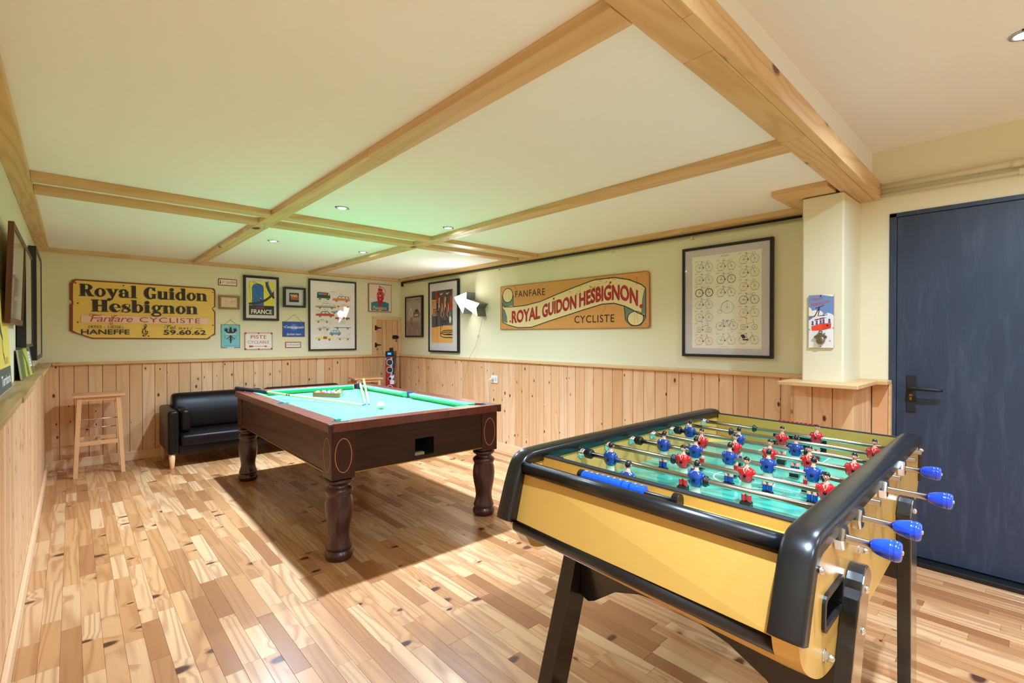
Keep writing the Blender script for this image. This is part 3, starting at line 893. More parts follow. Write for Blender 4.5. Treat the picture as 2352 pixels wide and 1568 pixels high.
t = wall_thing('back', 0.6, 1.25, 'painted_sign', 'large chipped yellow sign with black fat lettering above the bar stool', 'sign', off=0.003)
m = MB(); m.prism([(a - 0.6, b - 1.25) for a, b in out], lambda a, b: (a, -0.010, b), lambda a, b: (a, 0, b)); obj('board', m, plain('rust_red_sign_edge', (132, 56, 24), 0.5, grain=0.3, scale=12), t)
A = Art(); art_yellow(A); A.build('lettering', t, 0.6, 1.25, -0.0101, INKG)

# ------------------------------------------------ 2. enamel plates
def plate(u0, u1, v0, v1, edge, name, label, fn, mat=None, cat='sign', thick=0.003, side='back', off=0.002):
    cu = (u0 + u1) / 2
    t = wall_thing(side, cu, v0, name, label, cat, off=off)
    m = MB(); m.box(u0 - cu, u1 - cu, -thick, 0, 0, v1 - v0); obj('plate', m, plain('plate_edge', edge, 0.4), t, 0.001)
    A = Art(); fn(A); A.build('lettering', t, cu, v0, -thick - 0.0001, mat or INKG)
    return t
W_ = (222, 214, 204); RD = (176, 40, 48); NV = (36, 42, 58)
def a_gal(A):
    A.rect(1.250, 1.874, 1.436, 1.946, RD); A.rect(1.256, 1.880, 1.430, 1.940, W_)
    A.text('LE GALIBIER', 1.284, 1.427, 1.898, 0.029, NV, 0.0)
    for k in range(4): A.ell(1.268 + 0.002 * (k % 2), 1.895 + k * 0.010, 0.007 - 0.001 * k, 0.006, K, 8)
    A.poly([(1.262, 1.893), (1.275, 1.893), (1.270, 1.935), (1.266, 1.935)], K)
plate(1.246, 1.440, 1.870, 1.950, (150, 40, 44), 'enamel_plate', 'small red bordered white plate at the top right of the yellow sign', a_gal)
def a_cro(A):
    A.rect(1.977, 1.145, 2.160, 1.212, RD); A.rect(1.983, 1.151, 2.154, 1.206, W_)
    A.text('LA CROIX-DE-FER', 1.987, 2.150, 1.168, 0.024, NV, 0.0)
plate(1.973, 2.163, 1.141, 1.216, (150, 40, 44), 'enamel_plate', 'small red bordered white plate under the blue metal sign', a_cro)
def a_pis(A):
    A.rect(1.518, 1.127, 1.822, 1.327, W_)
    for a, b, c, d in ((1.522, 1.131, 1.818, 1.135), (1.522, 1.319, 1.818, 1.323), (1.522, 1.131, 1.526, 1.323), (1.814, 1.131, 1.818, 1.323)): A.rect(a, b, c, d, RD)
    for u in (1.526, 1.814):
        for v in (1.135, 1.319): A.ell(u, v, 0.012, 0.010, RD, 12)
    A.ell(1.670, 1.322, 0.010, 0.009, RD, 12); A.ell(1.670, 1.132, 0.010, 0.009, RD, 12)
    A.text('PISTE', 1.581, 1.755, 1.257, 0.042, RD, 0.0); A.text('CYCLABLE', 1.549, 1.785, 1.198, 0.034, RD, -0.004)
    A.line([(1.58, 1.165), (1.75, 1.164)], 0.005, RD); A.poly([(1.733, 1.176), (1.773, 1.164), (1.733, 1.152), (1.742, 1.164)], RD); A.poly([(1.560, 1.176), (1.606, 1.173), (1.610, 1.165), (1.606, 1.156), (1.560, 1.153), (1.567, 1.165)], RD)
plate(1.514, 1.826, 1.122, 1.331, (170, 44, 50), 'enamel_sign', 'white enamel sign with red lettering and a red arrow', a_pis)
def a_eag(A):
    TQ = (112, 178, 188); A.rect(1.272, 1.150, 1.468, 1.422, (126, 104, 78)); A.poly([(1.284, 1.158), (1.462, 1.156), (1.462, 1.395), (1.445, 1.417), (1.282, 1.417), (1.276, 1.40), (1.276, 1.17)], TQ)
    c = 1.370
    A.ell(c, 1.335, 0.018, 0.045, K, 16); A.ell(c, 1.380, 0.012, 0.010, K, 10); A.ring(c, 1.395, 0.015, 0.008, 0.004, K, 12); A.poly([(c - 0.012, 1.372), (c - 0.024, 1.362), (c - 0.008, 1.362)], K)
    for sg in (-1, 1):
        for k in range(6):
            a = 35 + k * 17
            ex, ey = c + sg * (0.020 + 0.050 * math.cos(math.radians(a - 30))), 1.325 + 0.062 * math.sin(math.radians(a))
            A.line([(c + sg * 0.012, 1.318), (c + sg * 0.04, 1.325 + 0.02 * math.sin(math.radians(a))), (ex, ey)], [0.010, 0.013, 0.004], K)
        A.line([(c + sg * 0.010, 1.285), (c + sg * 0.026, 1.262), (c + sg * 0.040, 1.258), (c + sg * 0.036, 1.246)], [0.010, 0.008, 0.008, 0.004], K)
        for k in range(3): A.line([(c, 1.262 - k * 0.018), (c + sg * (0.022 - 0.006 * k), 1.243 - k * 0.014)], [0.010, 0.003], K)
        A.line([(c + sg * 0.062, 1.300), (c + sg * 0.058, 1.265), (c + sg * 0.048, 1.26)], 0.003, (60, 74, 80))
    A.poly([(c - 0.010, 1.29), (c + 0.010, 1.29), (c + 0.004, 1.21), (c, 1.196), (c - 0.004, 1.21)], K)
    A.poly([(c - 0.052, 1.300), (c + 0.052, 1.300), (c + 0.052, 1.314), (c, 1.320), (c - 0.052, 1.314)], (186, 196, 196)); A.line([(c - 0.052, 1.298), (c + 0.052, 1.298)], 0.003, K)
    A.text('FONDATA MILANO', 1.290, 1.452, 1.171, 0.008, (74, 120, 128))
    A.rect(1.335, 1.150, 1.405, 1.157, (230, 230, 226)); A.rect(1.405, 1.150, 1.466, 1.156, (130, 52, 40))
t = plate(1.271, 1.469, 1.150, 1.423, (110, 96, 78), 'metal_sign', 'rusty turquoise metal sign with a black eagle hanging from a string', a_eag)
STRING = plain('jute_string', (150, 122, 76), 0.9)
def string(t, pts, r=0.0016):
    m = MB(); m.tube(pts, r, 6); obj('string', m, STRING, t)
string(t, [(-0.068, -0.004, 0.268), (-0.004, -0.008, 0.324), (0.0, -0.010, 0.326), (0.004, -0.008, 0.324), (0.068, -0.004, 0.266)])
string(t, [(-0.012, -0.008, 0.320), (0.006, -0.012, 0.330), (0.014, -0.012, 0.346)], 0.0012)
m = MB(); m.tube([(0.0, 0.0, 0.322), (0.0, -0.014, 0.322)], 0.0022, 6); obj('nail', m, STEEL, t)
def a_cam(A):
    BL = (30, 78, 156); A.rect(1.941, 1.281, 2.210, 1.469, (120, 74, 50)); A.poly([(1.948, 1.290), (1.955, 1.285), (2.20, 1.284), (2.206, 1.295), (2.206, 1.455), (2.196, 1.465), (1.955, 1.466), (1.946, 1.455)], BL)
    c = (2.077, 1.402)
    for k in range(16):
        a = 2 * PI * k / 16
        A.line([(c[0] + 0.042 * math.cos(a), c[1] + 0.040 * math.sin(a)), (c[0] + 0.056 * math.cos(a), c[1] + 0.054 * math.sin(a))], 0.003, (108, 148, 200))
    for k in range(9):
        v = c[1] - 0.034 + k * 0.0085; hw = math.sqrt(max(0.0, 0.036 ** 2 - (v - c[1]) ** 2)); A.line([(c[0] - hw, v), (c[0] + hw, v)], 0.004, (120, 158, 205))
    A.rect(1.942, 1.404, 1.975, 1.407, (232, 232, 236))
    A.text('Campagnolo', 1.962, 2.198, 1.389, 0.030, (236, 236, 240), 0.008, 0.3); A.line([(2.03, 1.384), (2.12, 1.386), (2.17, 1.39)], 0.003, (236, 236, 240))
    A.text('Spoken here', 1.988, 2.160, 1.300, 0.028, (236, 236, 240), 0.006, 0.25)
t = plate(1.939, 2.212, 1.279, 1.471, (104, 70, 52), 'metal_sign', 'blue metal sign with white script hanging from a string under the small black frame', a_cam)
string(t, [(-0.103, -0.004, 0.190), (-0.004, -0.008, 0.276), (0.0, -0.010, 0.278), (0.006, -0.008, 0.276), (0.103, -0.004, 0.190)])
string(t, [(-0.010, -0.008, 0.262), (0.002, -0.012, 0.276), (0.030, -0.012, 0.284)], 0.0012)
m = MB(); m.tube([(0.0, 0.0, 0.274), (0.0, -0.014, 0.274)], 0.0022, 6); obj('nail', m, STEEL, t)

# ------------------------------------------------ 3. framed pictures, back wall
def a_small(A):
    A.rect(1.290, 1.637, 1.428, 1.716, (222, 186, 150))
    c = (60, 50, 44)
    A.line([(1.31, 1.703), (1.325, 1.702)], 0.002, c); A.line([(1.318, 1.702), (1.318, 1.682), (1.308, 1.678)], 0.002, c)
    A.line([(1.328, 1.680), (1.335, 1.690), (1.343, 1.680), (1.352, 1.686), (1.362, 1.680)], 0.002, c)
    A.ring(1.375, 1.685, 0.010, 0.011, 0.002, c, 14); A.ring(1.397, 1.690, 0.009, 0.010, 0.002, c, 14); A.ring(1.415, 1.690, 0.006, 0.007, 0.002, c, 10); A.line([(1.375, 1.685), (1.388, 1.703), (1.402, 1.692)], 0.002, c)
    A.line([(1.305, 1.662), (1.36, 1.663), (1.41, 1.660)], 0.0015, (150, 116, 88)); A.line([(1.31, 1.652), (1.38, 1.652)], 0.0015, (160, 126, 98))
OAKF = wood('light_brown_frame', (166, 122, 82), (120, 80, 48), (60, 36, 20), 'x', 2.0, 0.4, 0, rough=0.5)
framed('back', 1.248, 1.461, 1.600, 1.757, 0.022, 0.028, OAKF, (226, 214, 196), 'framed_sketch', 'small pale wood frame holding a cyclist sketch under the topmost plate', a_small, recess=0.012)
def a_tour(A):
    YL = (232, 204, 66); BLU = (10, 92, 168); DK = (30, 26, 30)
    u0, u1, v0, v1 = 1.558, 1.838, 1.541, 1.945
    A.rect(u0, v0, u1, v1, YL)
    A.rect(1.593, 1.640, 1.722, 1.868, BLU); A.ell(1.6575, 1.866, 0.0645, 0.055, BLU, 24)
    def clip_line(p, q, w2): A.line([p, q], w2, DK)
    clip_line((1.575, 1.945), (1.560, 1.905), 0.003); clip_line((1.560, 1.905), (1.655, 1.695), 0.0025); clip_line((1.60, 1.944), (1.70, 1.708), 0.0025); clip_line((1.622, 1.944), (1.79, 1.772), 0.0025)
    clip_line((1.59, 1.944), (1.75, 1.885), 0.0025); clip_line((1.560, 1.89), (1.585, 1.685), 0.0025)
    pts = [(1.752, 1.944), (1.758, 1.900), (1.775, 1.850), (1.800, 1.800), (1.838, 1.752)]
    A.line(pts, 0.026, (36, 34, 46)); A.line([(p[0] + 0.016, p[1] + 0.010) for p in pts[:-1]] + [(1.836, 1.776)], 0.014, BLU)
    A.line([(1.558, 1.672), (1.62, 1.678), (1.68, 1.692), (1.74, 1.722), (1.79, 1.762), (1.815, 1.795)], 0.027, (36, 34, 46))
    A.poly([(1.80, 1.79), (1.838, 1.74), (1.838, 1.84), (1.82, 1.82)], (36, 34, 46)); A.ell(1.822, 1.842, 0.010, 0.012, YL, 12)
    A.poly([(1.677, 1.732), (1.684, 1.738), (1.696, 1.712), (1.690, 1.700), (1.682, 1.712)], (30, 40, 70)); A.ell(1.689, 1.742, 0.006, 0.005, (226, 226, 220), 10); A.poly([(1.672, 1.762), (1.680, 1.764), (1.686, 1.748), (1.678, 1.746)], (170, 60, 60)); A.ell(1.694, 1.708, 0.007, 0.006, DK, 10)
    A.rect(u0, v0, u1, 1.655, DK); A.poly([(u0, 1.655), (u1, 1.655), (1.722, 1.660), (u0, 1.690)], (36, 34, 46)) if False else None
    A.text('LE TOUR', 1.640, 1.726, 1.620, 0.022, (196, 36, 36), 0.002); A.text('FRANCE', 1.584, 1.814, 1.556, 0.052, (232, 228, 200), 0.022)
framed('back', 1.500, 1.894, 1.476, 2.009, 0.027, 0.030, FRAME_BLACK, (224, 214, 200), 'framed_poster', 'black framed yellow and blue cycling poster with a wheel and big white word', a_tour, recess=0.010)
def a_four(A):
    A.rect(2.015, 1.716, 2.133, 1.832, (24, 20, 20))
    for i, (x, c) in enumerate([(2.045, (214, 84, 52)), (2.068, (226, 152, 44)), (2.092, (232, 176, 60)), (2.112, (200, 120, 60))]):
        A.ell(x, 1.792, 0.018, 0.013, c, 12, rot=-15); A.ell(x - 0.008, 1.808, 0.006, 0.006, (220, 200, 170) if i else (230, 230, 230), 10)
        A.line([(x, 1.785), (x - 0.008, 1.765), (x + 0.002, 1.742)], 0.005, (214, 130, 96)); A.line([(x + 0.006, 1.785), (x + 0.010, 1.765), (x + 0.012, 1.745)], 0.005, (214, 120, 90))
        A.ring(x - 0.010, 1.750, 0.012, 0.012, 0.002, (120, 100, 90), 12)
    A.rect(2.04, 1.795, 2.10, 1.806, (226, 150, 40)); A.ell(2.122, 1.795, 0.010, 0.010, (90, 84, 120), 10)
framed('back', 1.945, 2.211, 1.649, 1.900, 0.024, 0.050, FRAME_BLACK, (212, 216, 214), 'framed_picture', 'small square black box frame with a dark print of racing riders', a_four, recess=0.028)

def wheel(A, u, v, r, c, wd=0.0020): A.ring(u, v, r, r, wd, c, 16)
def car(A, u, v, w_, h, c, kind='saloon', trimc=None, racks=True, flip=False):
    """u,v = left,bottom of body; drawings of team cars"""
    f = (lambda a: u + w_ - a * w_) if flip else (lambda a: u + a * w_)
    g = lambda b: v + b * h
    line_c = (70, 66, 64); glass = (206, 214, 216)
    P = lambda pts, cc: A.poly([(f(a), g(b)) for a, b in (pts if not flip else pts[::-1])], cc)
    if kind == 'van':
        P([(0.0, .18), (.97, .18), (1.0, .45), (.92, .80), (.84, .96), (.10, 1.0), (.02, .9)], c)
        P([(.06, .60), (.78, .58), (.78, .90), (.08, .92)], trimc or c); A.rect(min(f(.12), f(.42)), g(.66), max(f(.12), f(.42)), g(.86), (96, 150, 210)); A.rect(min(f(.44), f(.74)), g(.66), max(f(.44), f(.74)), g(.86), (226, 90, 60)); P([(.82, .60), (.92, .60), (.87, .88), (.82, .88)], glass)
        A.line([(f(.05), g(1.06)), (f(.8), g(1.04))], 0.002, line_c); A.line([(f(0.0), g(.9)), (f(0.0), g(1.3))], 0.0015, line_c)
    elif kind == 'mini':
        P([(0.0, .15), (1.0, .15), (1.0, .50), (.94, .60), (.80, .96), (.25, 1.0), (.08, .60), (.0, .5)], c)
        for a, b in ((.16, .36), (.39, .58), (.61, .80)): P([(a, .58), (b, .58), (b - .03, .86), (a + .04, .86)], glass)
    else:
        open_ = kind == 'open'
        P([(0.0, .20), (1.0, .20), (1.0, .46), (.97, .56), (.70, .60), (.30, .60), (.03, .56), (.0, .42)], c)
        if not open_:
            roof = [(.24, .60), (.34, .95), (.66, .97), (.78, .60)] if kind == 'saloon' else [(.26, .60), (.36, .95), (.90, .95), (.97, .60)]
            P(roof, (44, 40, 40) if trimc == 'dark' else c)
            if kind == 'saloon': P([(.30, .62), (.37, .88), (.49, .88), (.49, .62)], glass); P([(.52, .62), (.52, .88), (.64, .88), (.71, .62)], glass)
            else:
                P([(.31, .62), (.38, .88), (.50, .88), (.50, .62)], glass); P([(.53, .62), (.53, .88), (.70, .88), (.70, .62)], glass); P([(.73, .62), (.73, .88), (.87, .88), (.91, .62)], glass)
        else:
            P([(.30, .60), (.34, .66), (.52, .66), (.60, .60)], (84, 60, 50)); A.line([(f(.58), g(.60)), (f(.54), g(.86))], 0.0022, line_c)
        if trimc and trimc != 'dark': P([(.02, .24), (.98, .24), (.98, .36), (.02, .36)], trimc)
    for a in (.22, .80):
        A.ell(f(a), g(.17), h * .19, h * .19, (54, 50, 50), 14); A.ell(f(a), g(.17), h * .09, h * .09, (176, 170, 164), 10)
    if racks:
        for a in (.42, .58): A.ring(f(a) , g(1.18), h * .20, h * .20, 0.0018, (120, 112, 108), 12)
        A.line([(f(.42), g(1.18)), (f(.5), g(1.34)), (f(.58), g(1.18))], 0.0018, (120, 112, 108)); A.line([(f(.38), g(.97)), (f(.62), g(.97))], 0.0015, line_c)
def a_cars(A):
    PX = lambda x, y: (2.274 + (x - 66) / 594.0 * 0.600, 2.009 - (y - 100) / 893.0 * 0.893)
    A.rect(2.280, 1.118, 2.872, 2.004, (216, 210, 206)); dcar = A.d
    def C(x0, x1, y0, y1, c, **k):
        A.d = dcar; a = PX(x0, y1); b = PX(x1, y0); car(A, a[0], a[1], b[0] - a[0], b[1] - a[1], c, **k)
    A.line([PX(320, 228), PX(415, 232)], 0.0016, (130, 126, 122)); A.text('SUIVEUSES', PX(330, 0)[0], PX(405, 0)[0], PX(0, 236)[1], 0.006, (110, 106, 104))
    C(150, 328, 245, 342, (40, 74, 52), kind='van', trimc=(40, 74, 52), racks=False)
    C(352, 592, 282, 362, (226, 112, 48), kind='wagon', trimc='dark')
    C(130, 400, 385, 462, (176, 168, 164), kind='wagon', trimc=(130, 84, 78))
    C(388, 606, 372, 436, (224, 210, 160), kind='open', trimc=(214, 130, 168), racks=False, flip=True)
    C(335, 528, 460, 524, (130, 160, 190), kind='open', racks=False)
    C(135, 378, 492, 572, (186, 60, 36), trimc='dark')
    C(388, 588, 540, 604, (176, 40, 50), kind='open', trimc=(50, 70, 140), racks=False)
    C(128, 316, 578, 646, (206, 194, 156), kind='open', racks=False)
    C(155, 320, 672, 748, (190, 180, 172), kind='open', racks=False, flip=True)
    C(365, 608, 650, 728, (224, 222, 218), kind='wagon', trimc=(60, 90, 160))
    C(312, 468, 738, 812, (104, 142, 178), kind='mini', racks=False)
    C(126, 358, 800, 878, (226, 206, 106), kind='saloon', racks=False)
    a = PX(232, 858); b = PX(280, 824); A.rect(a[0], a[1], b[0], b[1], (150, 62, 44))
    C(410, 598, 806, 874, (202, 194, 176), kind='saloon', racks=False)
    for (x, y, r) in ((160, 362, 15), (190, 360, 15), (158, 492, 16), (190, 488, 14), (560, 505, 14), (330, 648, 17), (262, 775, 17), (565, 800, 16), (590, 790, 14), (550, 290, 16), (585, 295, 14)):
        A.d = dcar + 0.0008; p = PX(x, y); wheel(A, p[0], p[1], r / 1000.0, (120, 112, 108), 0.0018)
    for (x, y) in ((250, 345), (450, 368), (255, 456), (495, 440), (520, 462), (270, 575), (380, 604), (215, 650), (395, 642), (245, 748), (480, 742), (215, 772), (375, 876), (510, 772), (560, 880)):
        A.d = dcar + 0.0009; p = PX(x, y); A.line([(p[0] - 0.022, p[1]), (p[0] + 0.022, p[1] + 0.001)], 0.0014, (150, 146, 142))
framed('back', 2.254, 2.893, 1.100, 2.029, 0.020, 0.028, FRAME_BLACK, (216, 210, 206), 'framed_poster', 'tall black framed poster with many small drawings of team cars', a_cars, recess=0.010)
def a_lion(A):
    CR = (216, 192, 178); RR = (170, 22, 36); TL = (42, 110, 128); G = (206, 176, 150)
    A.rect(3.086, 1.644, 3.422, 2.022, CR)
    A.poly([(3.114, 1.650), (3.384, 1.650), (3.384, 1.762)] + [(3.384 - 0.270 * k / 10, 1.762 + 0.028 * math.sin(PI * k / 10)) for k in range(1, 10)] + [(3.114, 1.762)], TL)
    A.poly([(3.258, 1.710), (3.228, 1.705), (3.232, 1.73), (3.222, 1.760), (3.203, 1.820), (3.196, 1.870), (3.205, 1.905), (3.222, 1.925), (3.214, 1.945), (3.224, 1.970), (3.250, 1.972), (3.272, 1.968), (3.290, 1.958), (3.284, 1.930), (3.300, 1.915), (3.316, 1.880), (3.306, 1.820), (3.280, 1.770), (3.268, 1.74), (3.262, 1.70)], RR)
    A.line([(3.31, 1.870), (3.33, 1.905), (3.334, 1.940), (3.315, 1.968), (3.285, 1.985), (3.258, 1.990)], [0.006, 0.006, 0.006, 0.006, 0.007, 0.008], (90, 50, 40)); A.ell(3.247, 1.992, 0.020, 0.010, RR, 12, rot=-20)
    for u in (3.168, 3.340): A.ring(u, 1.865, 0.043, 0.043, 0.004, G, 28)
    F_ = [(3.168, 1.865), (3.212, 1.925), (3.305, 1.918), (3.250, 1.862), (3.212, 1.925), (3.205, 1.945)]
    A.line(F_[:2], 0.004, G); A.line([F_[1], F_[2]], 0.004, G); A.line([F_[2], F_[3]], 0.004, G); A.line([F_[3], F_[1]], 0.004, G); A.line([F_[0], F_[3]], 0.004, G); A.line([F_[2], (3.340, 1.865)], 0.004, G); A.line([F_[2], (3.312, 1.940), (3.325, 1.94)], 0.004, G); A.line([(3.195, 1.935), (3.225, 1.935)], 0.006, G)
    A.ell(3.250, 1.862, 0.012, 0.012, G, 12); A.ell(3.252, 1.815, 0.007, 0.009, (230, 220, 210), 10)
    A.text('Peugeot', 3.142, 3.350, 1.668, 0.048, (226, 158, 60), 0.012, 0.12)
    A.line([(3.15, 1.662), (3.165, 1.652), (3.185, 1.660)], 0.006, (226, 158, 60)); A.line([(3.24, 1.660), (3.255, 1.648), (3.268, 1.665)], 0.006, (226, 158, 60))
t = wall_thing('back', 3.252, 1.634, 'canvas_print', 'cream print with a red lion carrying a bicycle above the small hatch', 'picture', off=0.003)
m = MB(); m.box(-0.178, 0.178, -0.018, 0, 0, 0.396); obj('board', m, plain('aged_brown_edge', (142, 108, 84), 0.7), t, 0.003)
A = Art(); a_lion(A); A.build('print', t, 3.252, 1.634, -0.0181)

# ------------------------------------------------ 4. right wall (u = -y)
def a_andy(A):
    rr = random.Random(3)
    u0, u1, v0, v1 = -6.176, -5.794, 1.296, 1.832
    A.rect(u0, v0, u1, v1, (168, 152, 148)); A.rect(u0, v0, u1, 1.50, (142, 120, 118)); A.rect(u0, 1.50, u1, 1.62, (156, 142, 138))
    A.text('ANDY ILLVONPER', -6.165, -5.803, 1.785, 0.028, (34, 26, 30), 0.012)
    A.line([(-6.165, 1.772), (-5.803, 1.773)], 0.003, (60, 50, 52)); A.line([(-5.86, 1.764), (-5.80, 1.764)], 0.004, (60, 50, 52))
    dk = A.d
    for k in range(60):
        A.d = dk + 0.00004 * (k % 5); x = rr.uniform(u0 + .02, u1 - .02); y = rr.uniform(v0 + .01, 1.49); c = rr.choice([(110, 84, 84), (176, 160, 156), (126, 100, 100), (96, 70, 72)])
        A.line([(x, y), (min(u1 - .003, max(u0 + .003, x + (x + 6.0) * 0.3)), y - min(.09, y - v0 - .004))], 0.004, c)
    A.d = dk + 0.0003
    A.poly([(-5.97, 1.55), (-5.83, 1.55), (-5.81, 1.60), (-5.84, 1.635), (-5.86, 1.665), (-5.93, 1.668), (-5.96, 1.63), (-5.985, 1.60)], (92, 86, 90)); A.poly([(-5.93, 1.63), (-5.86, 1.63), (-5.87, 1.658), (-5.925, 1.66)], (42, 40, 46)); A.rect(-5.95, 1.575, -5.86, 1.595, (190, 186, 184))
    # rider
    A.ell(-6.05, 1.682, 0.014, 0.016, (214, 206, 204), 12); A.poly([(-6.075, 1.665), (-6.03, 1.668), (-6.012, 1.62), (-6.02, 1.56), (-6.06, 1.55), (-6.08, 1.60)], (206, 200, 198)); A.poly([(-6.06, 1.64), (-6.04, 1.64), (-6.042, 1.57), (-6.056, 1.57)], (110, 50, 46))
    A.line([(-6.075, 1.65), (-6.10, 1.59), (-6.115, 1.53)], 0.010, (208, 190, 180)); A.line([(-6.045, 1.56), (-6.05, 1.50), (-6.035, 1.44)], [0.022, 0.018, 0.008], (120, 60, 50)); A.line([(-6.03, 1.56), (-6.015, 1.50), (-6.01, 1.43)], [0.020, 0.016, 0.008], (150, 90, 74))
    A.ring(-6.09, 1.42, 0.030, 0.075, 0.004, (70, 56, 56), 20); A.ring(-6.02, 1.41, 0.020, 0.065, 0.004, (90, 60, 56), 20); A.ring(-6.115, 1.545, 0.012, 0.022, 0.004, (224, 220, 216), 12)
framed('right', -6.205, -5.748, 1.276, 1.852, 0.022, 0.030, FRAME_BLACK, (168, 152, 148), 'framed_photo', 'narrow black framed grey photo print of a racing cyclist nearest the corner', a_andy, recess=0.010)
def a_legs(A):
    # drawing over u -5.51..-5.03, v 1.20..1.885 ; helper from crop pixels
    PX = lambda x, y: (-5.511 + (x - 588) / 375.0 * 0.480, 1.885 - (y - 365 - (588 - x) * -0.0 ) / 935.0 * 0.683)
    RED_, DK, OR, GY, LB = (150, 42, 38), (48, 44, 48), (222, 158, 84), (82, 78, 84), (110, 60, 56)
    A.rect(-5.511, 1.202, -5.031, 1.885, RED_)
    A.rect(-5.511, 1.30, -5.031, 1.62, GY); A.rect(-5.511, 1.202, -5.031, 1.405, OR); A.poly([(-5.511, 1.405), (-5.031, 1.405), (-5.031, 1.425), (-5.20, 1.425)], OR)
    A.rect(-5.511, 1.65, -5.40, 1.77, (206, 140, 76)); A.rect(-5.511, 1.77, -5.42, 1.885, DK); A.rect(-5.40, 1.60, -5.345, 1.72, (30, 30, 50)); A.rect(-5.36, 1.80, -5.20, 1.885, DK); A.rect(-5.19, 1.80, -5.05, 1.885, DK)
    A.rect(-5.511, 1.575, -5.48, 1.66, (206, 140, 76))
    A.rect(-5.511, 1.405, -5.43, 1.575, (64, 60, 66)); A.rect(-5.42, 1.41, -5.385, 1.60, (34, 30, 40))
    for x0, c1 in ((-5.28, OR), (-5.14, OR)):
        A.poly([(x0 - .055, 1.80), (x0 + .05, 1.80), (x0 + .03, 1.62), (x0 + .06, 1.50), (x0 + .0, 1.43), (x0 - .05, 1.52), (x0 - .07, 1.64)], (58, 46, 50))
        A.line([(x0 - .05, 1.79), (x0 - .06, 1.71), (x0 - .045, 1.66)], 0.022, c1); A.line([(x0 + .01, 1.72), (x0 + .02, 1.60)], 0.016, (206, 120, 60)); A.line([(x0 - .02, 1.66), (x0 - .03, 1.54)], 0.014, (166, 62, 50))
        A.line([(x0 - .04, 1.845), (x0 - .01, 1.828), (x0 + .03, 1.85)], [0.006, 0.014, 0.006], (232, 228, 224)); A.line([(x0 - .065, 1.70), (x0 - .08, 1.62)], 0.008, (226, 222, 220)); A.line([(x0 + .02, 1.69), (x0 - .01, 1.56), (x0 + .02, 1.53)], 0.007, (226, 222, 220)); A.line([(x0 + .05, 1.60), (x0 + .05, 1.54)], 0.006, (226, 222, 220))
    A.text('LEGS', -5.487, -5.385, 1.555, 0.080, (222, 140, 60), 0.012)
    A.text('PUT', -5.500, -5.405, 1.672, 0.080, (120, 70, 40), 0.0)
    A.poly([(-5.30, 1.50), (-5.17, 1.49), (-5.15, 1.44), (-5.30, 1.43), (-5.33, 1.47)], (40, 36, 40)); A.line([(-5.30, 1.43), (-5.305, 1.30)], 0.012, K); A.line([(-5.26, 1.43), (-5.262, 1.40)], 0.009, K)
    A.ell(-5.085, 1.50, 0.022, 0.045, (226, 224, 220), 16)
    for v, r1, r2 in ((1.335, 0.135, 0.028), (1.305, 0.155, 0.036)):
        A.ring(-5.150, v, r1, r2, 0.012, K, 30, 60, 300)
        A.line([(-5.10, v + r2), (-5.033, v + r2 - 0.002)], 0.011, K); A.line([(-5.10, v - r2), (-5.033, v - r2 + 0.002)], 0.011, K)
    A.poly([(-5.20, 1.318), (-5.10, 1.322), (-5.045, 1.316), (-5.09, 1.300), (-5.18, 1.302)], K); A.line([(-5.305, 1.33), (-5.30, 1.285)], 0.012, K)
framed('right', -5.580, -4.904, 1.079, 2.006, 0.021, 0.034, FRAME_BLACK, (214, 206, 206), 'framed_poster', 'tall black framed red and orange jersey poster left of the lit arrow', a_legs, recess=0.012)

